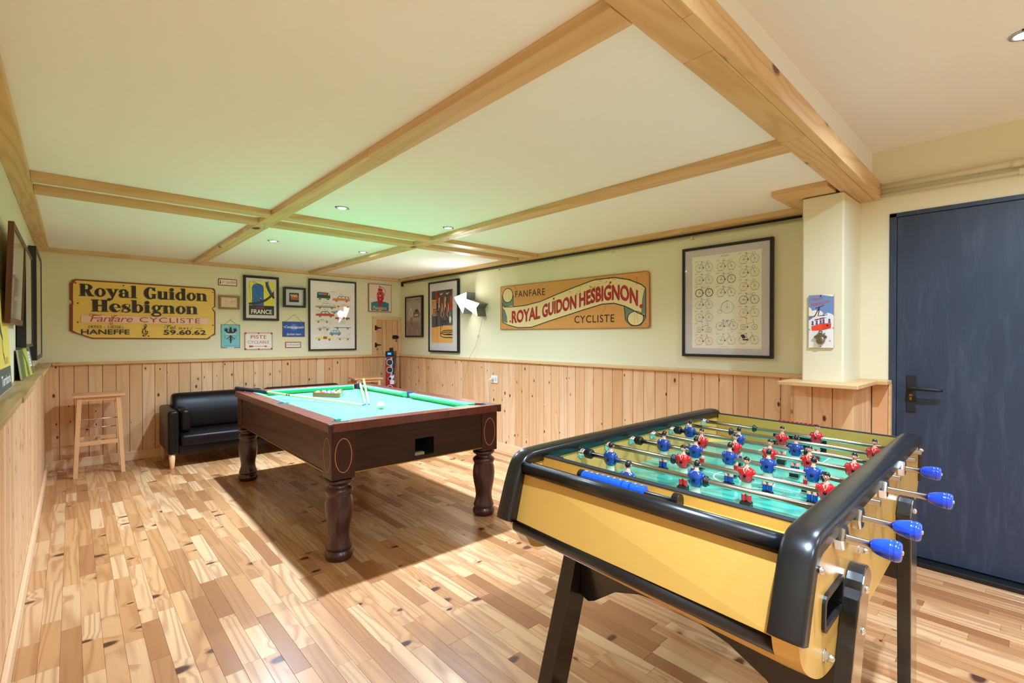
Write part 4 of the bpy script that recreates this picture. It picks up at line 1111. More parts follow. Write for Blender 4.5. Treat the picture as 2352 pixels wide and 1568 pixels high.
# banner sign
def a_banner(A):
    OC, CRM, BK, RR, GR = (196, 138, 74), (214, 192, 144), (34, 28, 26), (166, 28, 34), (98, 116, 98)
    A.poly([(-4.115, 1.366), (-2.245, 1.357), (-2.228, 1.372), (-2.226, 1.800), (-2.240, 1.822), (-4.112, 1.834)], OC)
    top = [(3.901, 1.606), (3.719, 1.611), (3.494, 1.641), (3.248, 1.703), (3.02, 1.756), (2.806, 1.801), (2.578, 1.805), (2.421, 1.771), (2.297, 1.719), (2.256, 1.685)]
    bot = [(2.256, 1.452), (2.330, 1.480), (2.40, 1.515), (2.47, 1.546), (2.578, 1.575), (2.705, 1.574), (2.911, 1.534), (3.132, 1.487), (3.369, 1.437), (3.625, 1.378), (3.83, 1.376), (3.988, 1.408), (4.09, 1.445)]
    band = [(-y, z) for y, z in top] + [(-y, z) for y, z in bot] + [(-4.088, 1.60), (-4.06, 1.635), (-4.02, 1.648), (-3.97, 1.645), (-3.93, 1.622)]
    A.poly(band, CRM)
    A.poly([(-4.088, 1.450), (-4.088, 1.61), (-4.04, 1.57), (-4.01, 1.50), (-4.0, 1.43)], GR); A.poly([(-4.088, 1.74), (-4.088, 1.62), (-4.05, 1.60), (-3.93, 1.62), (-3.905, 1.61), (-3.905, 1.74)], GR)
    A.ell(-3.997, 1.735, 0.088, 0.082, BK, 26); A.ell(-3.997, 1.735, 0.078, 0.073, CRM, 26); A.line([(-4.02, 1.79), (-4.028, 1.70)], 0.003, (150, 130, 96)); A.line([(-3.98, 1.78), (-3.972, 1.69)], 0.003, (150, 130, 96)); A.ring(-3.997, 1.735, 0.055, 0.052, 0.002, (170, 150, 112), 24)
    A.poly([(-2.47, 1.546), (-2.36, 1.500), (-2.256, 1.452), (-2.258, 1.42), (-2.30, 1.37), (-2.40, 1.366), (-2.455, 1.41)], GR)
    A.ell(-2.356, 1.432, 0.086, 0.066, BK, 26); A.ell(-2.356, 1.434, 0.076, 0.058, CRM, 26); A.line([(-2.36, 1.485), (-2.365, 1.39)], 0.003, (150, 130, 96)); A.line([(-2.34, 1.49), (-2.335, 1.40)], 0.003, (150, 130, 96))
    A.poly([(-2.256, 1.685), (-2.256, 1.46), (-2.30, 1.48), (-2.29, 1.60), (-2.27, 1.68)], GR)
    A.line([(-y, z) for y, z in top], 0.009, BK); A.line([(-y, z) for y, z in bot], 0.009, BK); A.line([(-4.088, 1.445), (-4.088, 1.74)], 0.008, BK); A.line([(-2.256, 1.685), (-2.256, 1.43)], 0.008, BK); A.line([(-3.905, 1.606), (-3.905, 1.73)], 0.008, BK); A.line([(-2.47, 1.546), (-2.456, 1.42)], 0.008, BK); A.line([(-4.09, 1.66), (-4.05, 1.62), (-3.99, 1.605), (-3.905, 1.606)], 0.007, BK)
    A.text('FANFARE', -3.872, -3.425, 1.705, 0.068, BK, 0.004, spacing=1.1); A.text('CYCLISTE', -3.036, -2.573, 1.409, 0.068, BK, 0.006, spacing=1.12)
    Xs = [-3.96, -3.90, -3.70, -3.469, -3.25, -3.019, -2.80, -2.62, -2.475, -2.34, -2.28]
    Zs = [1.428, 1.432, 1.444, 1.476, 1.520, 1.553, 1.598, 1.612, 1.600, 1.545, 1.520]
    def base(u):
        for i in range(len(Xs) - 1):
            if u <= Xs[i + 1]: f = (u - Xs[i]) / (Xs[i + 1] - Xs[i]); return Zs[i] + f * (Zs[i + 1] - Zs[i])
        return Zs[-1]
    wp = lambda U, V, f, b: (U, base(U) + b * 1.0)
    def bigw(txt, a, b, h): 
        A.text(txt, a - 0.005, b - 0.005, 0, h, (96, 30, 30), 0.025, warp=lambda U, V, f, bb: (U, base(U) + bb - 0.006)); A.text(txt, a, b, 0, h, RR, 0.02, warp=wp)
    bigw('ROYAL', -3.925, -3.494, 0.130); bigw('GUIDON', -3.462, -3.010, 0.128); bigw('HESBIGNON', -2.972, -2.330, 0.132)
    A.ell(-3.955, 1.448, 0.012, 0.012, RR, 12); A.ell(-2.298, 1.535, 0.020, 0.018, RR, 12)
    for u in (-3.305, -2.617): A.ell(u, base(u) + 0.150, 0.012, 0.012, RR, 12)
    rr = random.Random(5); dsp = A.d
    for k in range(90):
        u = rr.gauss(-2.72, 0.20); v = base(u) + rr.uniform(0.06, 0.22)
        if -3.2 < u < -2.27 and v < 1.815: A.d = dsp; A.ell(u, v, rr.uniform(.003, .011), .0022, (52, 40, 32), 6, rot=rr.uniform(-15, 15))
    A.line([(-3.90, 1.832), (-3.86, 1.80), (-3.84, 1.76)], 0.003, (80, 50, 30)); A.line([(-2.66, 1.57), (-2.68, 1.52), (-2.73, 1.48)], 0.002, (110, 70, 40)); A.line([(-3.99, 1.366), (-3.99, 1.40)], 0.002, (110, 70, 40)); A.line([(-2.34, 1.79), (-2.343, 1.72)], 0.003, (70, 46, 30))
    for u, v in ((-4.10, 1.82), (-4.105, 1.375), (-2.245, 1.80), (-2.255, 1.385)): A.ell(u, v, 0.004, 0.004, (70, 50, 36), 8)
t = wall_thing('right', -3.17, 1.349, 'painted_sign', 'long ochre painted sign with a cream scroll and red lettering', 'sign', off=0.003)
m = MB(); m.prism([(a + 3.17, b - 1.349) for a, b in [(-4.12, 1.841), (-2.245, 1.830), (-2.224, 1.812), (-2.218, 1.363), (-2.236, 1.349), (-4.123, 1.358)]], lambda a, b: (a, -0.014, b), lambda a, b: (a, 0, b))
obj('board', m, plain('ochre_board', (166, 112, 60), 0.5, grain=0.3, scale=9), t)
BANINK = INKG.copy(); BANINK.name = 'varnished_paint'; BANINK.node_tree.nodes['Principled BSDF'].inputs['Roughness'].default_value = 0.34
A = Art(); a_banner(A); A.build('lettering', t, -3.17, 1.349, -0.0141, BANINK)

def bike(A, cx, cy, s, fc=(60, 54, 52), rim=(90, 84, 80), wd=0.0016, kind='road', thick=0.0016):
    """cx,cy: middle between hubs, s: wheel radius"""
    r = s
    if kind == 'penny':
        A.ring(cx + 0.3 * s, cy + .55 * s, 1.6 * s, 1.6 * s, wd, rim, 30); A.ring(cx - 1.7 * s, cy - .55 * s, .55 * s, .55 * s, wd, rim, 18); A.line([(cx + .3 * s, cy + .55 * s), (cx + .3 * s, cy + 2.3 * s)], thick, fc)
        A.line([(cx + .2 * s, cy + 2.1 * s), (cx - 1.0 * s, cy + 1.6 * s), (cx - 1.7 * s, cy - .5 * s)], thick, fc); A.line([(cx - .1 * s, cy + 2.35 * s), (cx + .6 * s, cy + 2.3 * s)], thick * 1.3, fc)
        for k in range(12): a = 2 * PI * k / 12; A.line([(cx + .3 * s, cy + .55 * s), (cx + .3 * s + 1.55 * s * math.cos(a), cy + .55 * s + 1.55 * s * math.sin(a))], 0.0006, rim)
        return
    if kind == 'small': r = s * .66
    wb = 1.35 * s if kind != 'tandem' else 1.75 * s
    L, R_ = (cx - wb, cy), (cx + wb, cy)
    for p in (L, R_):
        A.ring(p[0], p[1], r, r, wd, rim, 22)
        for k in range(8): a = 2 * PI * k / 8 + .2; A.line([p, (p[0] + r * .95 * math.cos(a), p[1] + r * .95 * math.sin(a))], 0.0006, rim)
        A.ell(p[0], p[1], r * .12, r * .12, (80, 76, 74), 8)
    bb = (cx - .22 * s, cy - .05 * s); st = (cx - .65 * s, cy + 1.35 * s); hd = (cx + .85 * s, cy + 1.30 * s)
    if kind == 'tandem':
        bb = (cx - .6 * s, cy - .1 * s); b2 = (cx + .5 * s, cy - .1 * s); st = (cx - .85 * s, cy + 1.2 * s); s2 = (cx + .2 * s, cy + 1.25 * s); hd = (cx + 1.25 * s, cy + 1.3 * s)
        for a, b in ((L, st), (L, bb), (bb, b2), (st, bb), (s2, b2), (st, hd), (b2, hd), (hd, R_), (bb, s2), (L, s2)): A.line([a, b], thick, fc)
        A.line([(s2[0] - .25 * s, s2[1] + .15 * s), (s2[0] + .25 * s, s2[1] + .15 * s)], thick * 1.8, (40, 36, 34))
    elif kind in ('step', 'dutch', 'cruiser'):
        for a, b in ((L, st), (L, bb), (st, bb), (hd, R_)): A.line([a, b], thick, fc)
        A.line([hd, (cx + .2 * s, cy + .35 * s), bb], thick * 1.3, fc)
        if kind == 'cruiser': A.line([st, (cx, cy + 1.45 * s), hd], thick, fc)
        if kind == 'dutch':
            A.poly([(cx - 2.0 * s, cy + 1.2 * s), (cx - 1.2 * s, cy + 1.35 * s), (cx - .7 * s, cy + .5 * s), (cx - 1.5 * s, cy + .3 * s)], (30, 28, 28)); A.poly([(cx - 1.5 * s, cy + .2 * s), (cx - .1 * s, cy + .2 * s), (cx - .1 * s, cy - .15 * s), (cx - 1.4 * s, cy - .1 * s)], (30, 28, 28))
    elif kind == 'small':
        bb = (cx - .3 * s, cy - .05 * s); st = (cx - .6 * s, cy + 1.9 * s); hd = (cx + 1.1 * s, cy + 1.2 * s)
        A.line([L, bb], thick, fc); A.line([bb, st], thick, fc); A.line([(cx - .5 * s, cy + .7 * s), hd], thick * 1.4, fc); A.line([hd, R_], thick, fc); A.line([hd, (hd[0] - .15 * s, hd[1] + 1.0 * s)], thick, fc)
    else:
        for a, b in ((L, st), (L, bb), (st, bb), (st, hd), (hd, bb), (hd, R_)): A.line([a, b], thick, fc)
    A.line([(st[0], st[1]), (st[0] - .05 * s, st[1] + .22 * s)], thick, fc); A.line([(st[0] - .32 * s, st[1] + .26 * s), (st[0] + .28 * s, st[1] + .24 * s)], thick * 1.9, (40, 36, 34))
    if kind in ('step', 'dutch', 'cruiser', 'small'): A.line([hd, (hd[0] - .1 * s, hd[1] + .45 * s), (hd[0] - .5 * s, hd[1] + .55 * s)], thick, (60, 54, 52))
    else:
        A.line([hd, (hd[0] - .05 * s, hd[1] + .3 * s), (hd[0] + .35 * s, hd[1] + .35 * s)], thick, (50, 46, 44)); A.ring(hd[0] + .35 * s, hd[1] + .12 * s, .22 * s, .22 * s, thick, (50, 46, 44), 10, -90, 90)
    A.ell(bb[0], bb[1], .2 * s, .2 * s, (90, 84, 80), 10)
    A.line([(cx - 2.4 * s, cy - 1.05 * r), (cx - .6 * s, cy - 1.04 * r)], 0.0014, (130, 124, 116)); A.line([(cx + .3 * s, cy - 1.02 * r), (cx + 2.1 * s, cy - 1.0 * r)], 0.0014, (130, 124, 116))
def a_bikes(A):
    CRM = (220, 214, 198)
    A.rect(-1.840, 1.190, -1.330, 1.890, CRM)
    X0, X1 = -1.840, -1.330
    col_x = [X0 + 0.095, X0 + 0.262, X0 + 0.425]
    G = (56, 52, 50)
    lay = [ # col, v, frame colour, rim colour, kind, rim width
        (0, 1.802, (60, 64, 80), G, 'road', .0018), (1, 1.795, (150, 60, 50), G, 'road', .0018), (2, 1.828, (150, 50, 50), G, 'road', .0018),
        (0, 1.708, (130, 126, 122), G, 'road', .0016), (1, 1.700, (30, 30, 30), (34, 32, 32), 'road', .0036), (2, 1.733, (70, 92, 76), G, 'road', .0016),
        (0, 1.610, (60, 40, 40), (28, 26, 26), 'road', .0052), (1, 1.602, (34, 32, 34), G, 'road', .0020), (2, 1.636, (190, 140, 60), G, 'road', .0018),
        (0, 1.520, (60, 70, 120), G, 'road', .0016), (2, 1.540, (44, 44, 44), (60, 64, 110), 'road', .0032),
        (0, 1.424, (176, 170, 80), G, 'road', .0016), (2, 1.446, (150, 146, 140), (176, 120, 60), 'road', .0024),
        (0, 1.330, (60, 74, 70), G, 'small', .0018), (2, 1.346, (180, 70, 60), G, 'small', .0018),
        (0, 1.243, (180, 80, 60), (190, 90, 66), 'cruiser', .0024), (1, 1.250, (170, 70, 60), (150, 140, 80), 'step', .0018), (2, 1.254, (50, 46, 44), G, 'dutch', .0016)]
    d0 = A.d
    for c, v, fc, rc, kd, wd in lay: A.d = d0; bike(A, col_x[c], v, 0.029, fc, rc, wd, kd)
    A.d = d0; bike(A, col_x[1], 1.478, 0.028, (60, 56, 54), G, .0018, 'penny'); A.d = d0; bike(A, col_x[1] + 0.005, 1.356, 0.029, (60, 70, 120), (130, 96, 84), .0020, 'tandem')
    A.text('BICYCLES', X0 + 0.225, X0 + 0.275, 1.872, 0.007, (90, 84, 78)); A.line([(X0 + .215, 1.868), (X0 + .290, 1.869)], 0.001, (90, 84, 78))
    for c, v, *_ in lay: A.d = d0; A.line([(col_x[c] - 0.078, v + 0.050), (col_x[c] - 0.048, v + 0.051)], 0.0016, (110, 104, 96)); A.line([(col_x[c] - 0.074, v + 0.044), (col_x[c] - 0.052, v + 0.045)], 0.0014, (120, 114, 106))
    A.line([(X0 + .22, 1.204), (X0 + .28, 1.204)], 0.0016, (110, 104, 96)); A.line([(X0 + .135, 1.562), (X0 + .15, 1.572)], 0.003, (220, 190, 80)); A.line([(X0 + .30, 1.310), (X0 + .312, 1.314)], 0.003, (200, 70, 60))
framed('right', -1.920, -1.254, 1.124, 1.962, 0.020, 0.030, FRAME_BLACK, (206, 198, 204), 'framed_poster', 'large black framed poster with rows of small bicycle drawings', a_bikes, recess=0.010)

# bottle opener plaque on the pillar
def a_opener(A):
    SKY, CL, SN, RR, IND = (104, 132, 178), (226, 220, 206), (224, 216, 212), (206, 60, 40), (72, 80, 140)
    u0, u1, v0, v1 = -0.920, -0.796, 1.212, 1.514
    PX = lambda x, y: (u0 + (x - 185) / 565.0 * 0.124, v1 - (y - 165) / 1195.0 * 0.302)
    PP = lambda pts, c: A.poly([PX(*p) for p in pts], c)
    A.rect(u0, v0, u1, v1, SN)
    PP([(185, 165), (750, 165), (750, 640), (600, 600), (520, 640), (185, 640)], SKY)
    PP([(185, 430), (240, 470), (260, 520), (330, 505), (400, 520), (470, 530), (520, 580), (500, 630), (185, 640)], CL); PP([(470, 165), (750, 165), (750, 210), (700, 215), (590, 190)], CL)
    PP([(185, 640), (340, 640), (260, 690), (185, 740)], (90, 112, 160)); PP([(510, 640), (610, 575), (700, 600), (750, 640), (750, 700), (510, 700)], (236, 232, 228)); PP([(540, 630), (610, 590), (605, 640)], (140, 160, 196))
    PP([(335, 460), (530, 400), (535, 412), (345, 478)], (62, 40, 58)); A.line([PX(430, 430), PX(370, 560), PX(310, 660)], 0.005, (62, 40, 58)); A.line([PX(430, 430), PX(415, 560), PX(400, 640), PX(560, 632)], 0.005, (62, 40, 58))
    PP([(300, 700), (500, 650), (700, 660), (660, 690), (500, 690), (310, 740)], (236, 234, 232)); PP([(320, 720), (490, 680), (600, 680), (490, 720), (320, 745)], (120, 50, 50))
    for x in (300, 420, 490, 620, 690): A.line([PX(x, 700), PX(x, 850)], 0.0022, (236, 234, 232))
    for x, y in ((275, 800), (370, 790), (460, 780), (525, 760), (655, 755)): A.ell(*PX(x, y - 20), 0.0055, 0.007, IND, 10); PP([(x - 28, y + 50), (x + 28, y + 45), (x + 20, y + 5), (x - 20, y + 8)], IND)
    PP([(250, 870), (500, 810), (500, 965), (270, 975), (250, 950)], (222, 76, 48)); PP([(500, 810), (695, 810), (690, 920), (500, 965)], RR); A.ell(*PX(612, 862), 0.0045, 0.005, (50, 24, 40), 8)
    PP([(500, 1045), (570, 1015), (560, 1065)], (96, 124, 178)); PP([(720, 930), (748, 890), (748, 935)], (96, 124, 178)); PP([(187, 925), (230, 960), (190, 960)], (96, 124, 178)); A.ring(*PX(672, 1205), 0.003, 0.005, 0.0014, (190, 80, 60), 10)
    A.text('Haute', PX(250, 0)[0], PX(500, 0)[0], PX(0, 305)[1], 0.020, (196, 74, 92), -0.004, 0.1, warp=lambda U, V, f, b: (U, V + f * 0.012)); A.text('Montagne', PX(235, 0)[0], PX(655, 0)[0], PX(0, 430)[1], 0.020, (196, 74, 92), -0.004, 0.1, warp=lambda U, V, f, b: (U, V + f * 0.022))
    A.ell(*PX(455, 192), 0.0035, 0.0038, K, 10); A.ell(*PX(456, 1330), 0.0030, 0.0034, K, 10)
t = thing('bottle_opener_plaque', 'cable car picture plaque with a metal bottle opener on the pillar', 'bottle opener', (3.171, 0.858, 1.212), (0, 0, -PI / 2))
m = MB(); m.box(-0.062, 0.062, -0.009, 0, 0, 0.302); obj('plaque', m, plain('plywood_edge', (176, 132, 96), 0.6), t, 0.001)
A = Art(); a_opener(A); A.build('print', t, -0.858, 1.212, -0.0091, INKG)
m = MB(); SATIN = plain('satin_nickel', (150, 138, 122), 0.35, 1.0)
m.prism([(-0.008, 0.098), (0.008, 0.098), (0.009, 0.080), (0.032, 0.066), (0.030, 0.056), (0.018, 0.052), (0.014, 0.058), (-0.014, 0.058), (-0.018, 0.052), (-0.034, 0.058), (-0.032, 0.066), (-0.009, 0.080)], lambda a, b: (a, -0.022, b), lambda a, b: (a, -0.0096, b))
m.loft([[(0.022 * math.cos(q) * k1, -0.0096 - d, 0.042 + 0.024 * math.sin(q) * k1) for q in [2 * PI * i / 18 for i in range(18)]] for k1, d in ((1, 0), (1, 0.010), (0.8, 0.016), (0.3, 0.018))])
obj('opener', m, SATIN, t, 0.002)
m = MB(); m.lathe([(0.0001, -0.003), (0.0045, -0.002), (0.005, 0)], 0, -0.0222, 0.089, 10, 'y'); obj('screw', m, CHROME, t)

# ------------------------------------------------ 5. left wall
BROWNF = wood('dark_walnut_frame', (104, 62, 34), (66, 36, 18), (30, 16, 10), 'z', 2.0, 0.5, 0, rough=0.4)
def a_lA(A):
    A.rect(3.16, 1.385, 3.80, 1.735, (190, 184, 176)); A.rect(3.14, 1.42, 3.26, 1.60, (206, 176, 140)); A.rect(3.17, 1.50, 3.23, 1.58, (120, 110, 104)); A.rect(3.3, 1.44, 3.7, 1.70, (178, 174, 170))
tA = framed('left', 3.10, 3.84, 1.335, 1.79, 0.028, 0.020, BROWNF, (196, 186, 170), 'framed_picture', 'brown wooden framed picture tilting out from the left wall', a_lA, recess=0.008, off=0.016)
tA.rotation_euler = (math.radians(1.9), 0, PI / 2)
def a_lB(A): A.rect(4.0, 1.25, 4.55, 1.77, (186, 184, 176)); A.rect(4.06, 1.32, 4.50, 1.70, (172, 166, 152))
framed('left', 3.95, 4.60, 1.212, 1.81, 0.018, 0.040, FRAME_BLACK, (190, 188, 180), 'framed_picture', 'black framed pale picture behind the tilting brown frame', a_lB, recess=0.008, glass=True)
def a_lC(A): A.rect(5.11, 1.16, 5.83, 1.90, (190, 178, 150)); A.rect(5.2, 1.25, 5.7, 1.8, (176, 160, 128))
framed('left', 5.04, 5.90, 1.10, 1.95, 0.030, 0.042, FRAME_BLACK, (200, 190, 166), 'framed_picture', 'tall black frame on the left wall nearest the back corner', a_lC, recess=0.010)
# yellow poster board leaning on the ledge
def a_yel(A):
    A.rect(2.45, 1.136, 3.38, 1.485, (226, 196, 88)); A.rect(2.45, 1.033, 3.38, 1.136, (74, 80, 74))
    A.text('Territoria', 2.95, 3.345, 1.060, 0.045, (214, 214, 220), 0.02)
    A.poly([(2.98, 1.40), (3.06, 1.30), (3.14, 1.24), (3.10, 1.27), (3.10, 1.255), (3.02, 1.28), (2.96, 1.31)], (70, 52, 38)); A.line([(3.05, 1.30), (3.08, 1.20), (3.10, 1.18)], 0.018, (70, 52, 38)); A.line([(3.09, 1.195), (3.11, 1.175)], 0.03, (60, 44, 34))
    for k in range(5): A.line([(3.10, 1.160 - 0.0 + k * 0.006 - 0.008), (3.27, 1.162 + k * 0.006 - 0.008)], 0.003, (120, 100, 50))
t = thing('poster_board', 'yellow and dark grey printed board leaning on the ledge at the left edge', 'poster', (-0.217, 2.9, 1.0305), (math.radians(-2.2), 0, PI / 2))
m = MB(); m.box(-0.47, 0.48, 0.0, 0.004, 0, 0.455); obj('board', m, plain('board_edge', (196, 190, 176), 0.6), t)
A = Art(); a_yel(A); A.build('print', t, 2.9, 1.0305, -0.0001)
# two green notebooks leaning on the ledge
LIME = plain('lime_cover', (182, 196, 60), 0.45); OLIVE = plain('olive_cover', (96, 104, 34), 0.5); WIRE = plain('white_wire', (220, 220, 214), 0.4)
PAPER = plain('paper_edge', (226, 222, 206), 0.8)
def notebook(loc, rot, w_, h, front, label, stripes):
    t = thing('notebook', label, 'notebook', loc, rot)
    m = MB(); m.box(-w_ / 2, w_ / 2, 0.001, 0.007, 0.002, h - 0.002); obj('pages', m, PAPER, t)
    m = MB(); m.box(-w_ / 2 - 0.001, w_ / 2 + 0.001, -0.0005, 0.001, 0, h); m.box(-w_ / 2 - 0.001, w_ / 2 + 0.001, 0.007, 0.0085, 0, h); obj('cover', m, front, t)
    A = Art()
    if stripes:
        A.poly([(-w_ * .22, 0.002), (w_ * .02, 0.002), (-w_ * .02, h * .45), (-w_ * .30, h - .002), (-w_ * .44, h - .002), (-w_ * .20, h * .5)], (98, 88, 74)); A.poly([(w_ * .30, .002), (w_ * .49, .002), (w_ * .49, h - .002), (w_ * .12, h - .002), (w_ * .2, h * .6)], (84, 80, 72)); A.poly([(w_ * .12, h * .30), (w_ * .40, h * .30), (w_ * .36, h * .86), (w_ * .14, h * .86)], (206, 206, 206)); A.poly([(w_ * .24, h * .16), (w_ * .40, h * .16), (w_ * .40, h * .24), (w_ * .24, h * .24)], (196, 62, 52))
        for k in range(4): A.rect(w_ * .17, h * (.38 + .11 * k), w_ * .34, h * (.41 + .11 * k), (130, 124, 126))
    else:
        A.rect(-w_ * .45, 0.01, -w_ * .3, h - .01, (70, 78, 28)); A.rect(-w_ * .1, 0.01, w_ * .05, h - .01, (70, 78, 28))
    A.build('print', t, 0, 0, -0.0007)
    m = MB(); z = 0.006
    while z < h - 0.004:
        m.lathe([(0.0052, -0.0008), (0.0062, 0.0), (0.0052, 0.0008)], -w_ / 2 - 0.001, 0.0037, z, 10, 'z'); z += 0.007
    b = obj('wire_binding', m, WIRE, t); b['kind'] = 'stuff'
    return t
notebook((-0.198, 4.34, 1.0305), (math.radians(-7.5), 0, PI / 2 - 0.05), 0.42, 0.176, LIME, 'lime green ring bound notebook with a grey stripe leaning on the ledge', True)
notebook((-0.2045, 3.98, 1.0305), (math.radians(-6), 0, PI / 2), 0.30, 0.172, OLIVE, 'dark olive notebook behind the lime one on the ledge', False)
# ================================================================== POOL TABLE
MAHOG = wood('mahogany_veneer', (56, 28, 19), (26, 12, 8), (20, 9, 6), 'x', 1.2, 0.55, 0, rough=0.34, coat=0.05, ring=90, spec=0.3)
MAHOG_Y = wood('mahogany_veneer_y', (66, 34, 21), (34, 16, 10), (24, 11, 7), 'y', 1.2, 0.55, 0, rough=0.34, coat=0.05, ring=90, spec=0.3)
MAHOG_Z = wood('mahogany_block', (62, 32, 22), (38, 18, 12), (24, 11, 7), 'z', 1.2, 0.35, 0, rough=0.34, coat=0.05, spec=0.3)
RAILW = wood('red_brown_rail', (104, 40, 30), (58, 20, 17), (34, 13, 10), 'y', 1.2, 0.45, 0, rough=0.26, coat=0.4, spec=0.6)
LEGW = wood('turned_dark_red_leg', (60, 18, 17), (38, 11, 11), (24, 8, 8), 'z', 1.5, 0.3, 0, rough=0.30, coat=0.25, spec=0.5)
BAIZE = NT('green_baize')
_tc = BAIZE.n('ShaderNodeTexCoord'); _n = BAIZE.noise(_tc.outputs['Object'], 420, 2, 0.7); _n2 = BAIZE.noise(_tc.outputs['Object'], 3, 3, 0.6)
BAIZE.col(BAIZE.mix(_n2, BAIZE.mix(_n, srgb(14, 134, 78), srgb(34, 160, 100)), srgb(44, 164, 108)))
BAIZE.rough(0.95); BAIZE.set(Sheen_Weight=0.4); BAIZE.bump(_n, 0.4, 0.001); BAIZE = BAIZE.m
INLAY = plain('inlay_line', (190, 112, 60), 0.35)
GOLD = plain('gold_bead', (176, 138, 70), 0.3, 0.8)
POCKETBLUE = plain('pocket_liner', (58, 72, 96), 0.4)
RA = -0.013
PT = thing('pool_table', 'dark mahogany pool table with green cloth in the middle of the room', 'pool table', (1.049, 2.648, 0), (0, 0, RA))
PWd, PLn = 1.228, 2.222
def rot_pt(x, y, z=0):
    return Vector((1.049 + x * math.cos(RA) - y * math.sin(RA), 2.648 + x * math.sin(RA) + y * math.cos(RA), z))
# inner outline with pocket bays
def arc(cx, cy, r, a0, a1, n=9): return [(cx + r * math.cos(math.radians(a0 + (a1 - a0) * i / n)), cy + r * math.sin(math.radians(a0 + (a1 - a0) * i / n))) for i in range(n + 1)]
e = 0.100; pr = 0.050; pc = 0.108; ym = PLn / 2
inner = []
inner += [(e + 0.075, e)] + [(PWd - e - 0.075, e)] + arc(PWd - pc, pc, pr, 225 + 45 - 15, 360 + 0 + 15)[0:] + [(PWd - e, e + 0.075)]
inner += [(PWd - e, ym - 0.060)] + arc(PWd - e + 0.006, ym, 0.046, -90, 90) + [(PWd - e, ym + 0.060)]
inner += [(PWd - e, PLn - e - 0.075)] + arc(PWd - pc, PLn - pc, pr, -15, 105) + [(PWd - e - 0.075, PLn - e)]
inner += [(e + 0.075, PLn - e)] + arc(pc, PLn - pc, pr, 75, 195) + [(e, PLn - e - 0.075)]
inner += [(e, ym + 0.060)] + arc(e - 0.006, ym, 0.046, 90, 270) + [(e, ym - 0.060)]
inner += [(e, e + 0.075)] + arc(pc, pc, pr, 165, 285)
def rrect(x0, y0, x1, y1, r, n=5):
    return arc(x1 - r, y0 + r, r, -90, 0, n) + arc(x1 - r, y1 - r, r, 0, 90, n) + arc(x0 + r, y1 - r, r, 90, 180, n) + arc(x0 + r, y0 + r, r, 180, 270, n)
m = MB()
outer = rrect(0, 0, PWd, PLn, 0.012)
m.prism(outer, lambda a, b: (a, b, 0.742), lambda a, b: (a, b, 0.790), holes=[inner[::-1]])
obj('rail_frame', m, RAILW, PT, 0.007, 3)
for cx_, cy_ in ((0.006, 0.006), (PWd - 0.006, 0.006)):
    m = MB(); m.box(cx_ - 0.014, cx_ + 0.014, cy_ - 0.014, cy_ + 0.014, 0.738, 0.7915); obj('corner_cap', m, LEGW, PT, 0.008, 3)
m = MB(); m.box(0.06, PWd - 0.06, 0.06, PLn - 0.06, 0.735, 0.7425); obj('cloth_bed', m, BAIZE, PT)
# cushions: six, each nosed
def cushion(p, q, nx, ny, cut0, cut1):
    """rail line p->q at the wood edge; (nx,ny) points into play"""
    P, Q = Vector(p), Vector(q); d = (Q - P).normalized(); n_ = Vector((nx, ny))
    prof = [(-0.003, 0.746), (0.030, 0.748), (0.040, 0.764), (0.046, 0.779), (0.040, 0.786), (-0.003, 0.7885)]
    rings = []
    for T, cut, sg in ((P, cut0, 1), (Q, cut1, -1)):
        r = []
        for a, z in prof:
            k = max(0, a) / 0.046 * cut
            v = T + n_ * a + d * k * sg
            r.append((v.x, v.y, z))
        rings.append(r)
    m = MB(); m.loft(rings, smooth=False); return m
cl = [((e + 0.066, e), (PWd - e - 0.066, e), 0, 1, .030, .030), ((e + 0.066, PLn - e), (PWd - e - 0.066, PLn - e), 0, -1, .030, .030)]
for xx, nx in ((e, 1), (PWd - e, -1)):
    cl += [((xx, e + 0.066), (xx, ym - 0.052), nx, 0, .030, .012), ((xx, ym + 0.052), (xx, PLn - e - 0.066), nx, 0, .012, .030)]
for c_ in cl: obj('cushion', cushion(*c_), BAIZE, PT, 0.003)
# pockets
DARK = plain('pocket_dark', (6, 6, 7), 0.9)
for (cx_, cy_, r_, a0, a1) in ((pc, pc, pr, 150, 300), (PWd - pc, pc, pr, 240, 390), (pc, PLn - pc, pr, 60, 210), (PWd - pc, PLn - pc, pr, -30, 120), (e - 0.006, ym, 0.046, 85, 275), (PWd - e + 0.006, ym, 0.046, -95, 95)):
    m = MB(); m.lathe([(0.0001, 0.7432), (r_ - 0.001, 0.7432), (r_ - 0.001, 0.7428)], cx_, cy_, 0, 22, smooth=False)  # flat black disc: the shade of the hole's depth is in its colour
    pk = obj('pocket', m, DARK, PT)
    A_ = arc(cx_, cy_, r_ - 0.0015, a0, a1, 14); B_ = arc(cx_, cy_, r_ + 0.006, a0, a1, 14)
    m = MB(); m.prism(A_ + B_[::-1], lambda a, b: (a, b, 0.744), lambda a, b: (a, b, 0.7925)); obj('liner', m, POCKETBLUE, pk, 0.001)
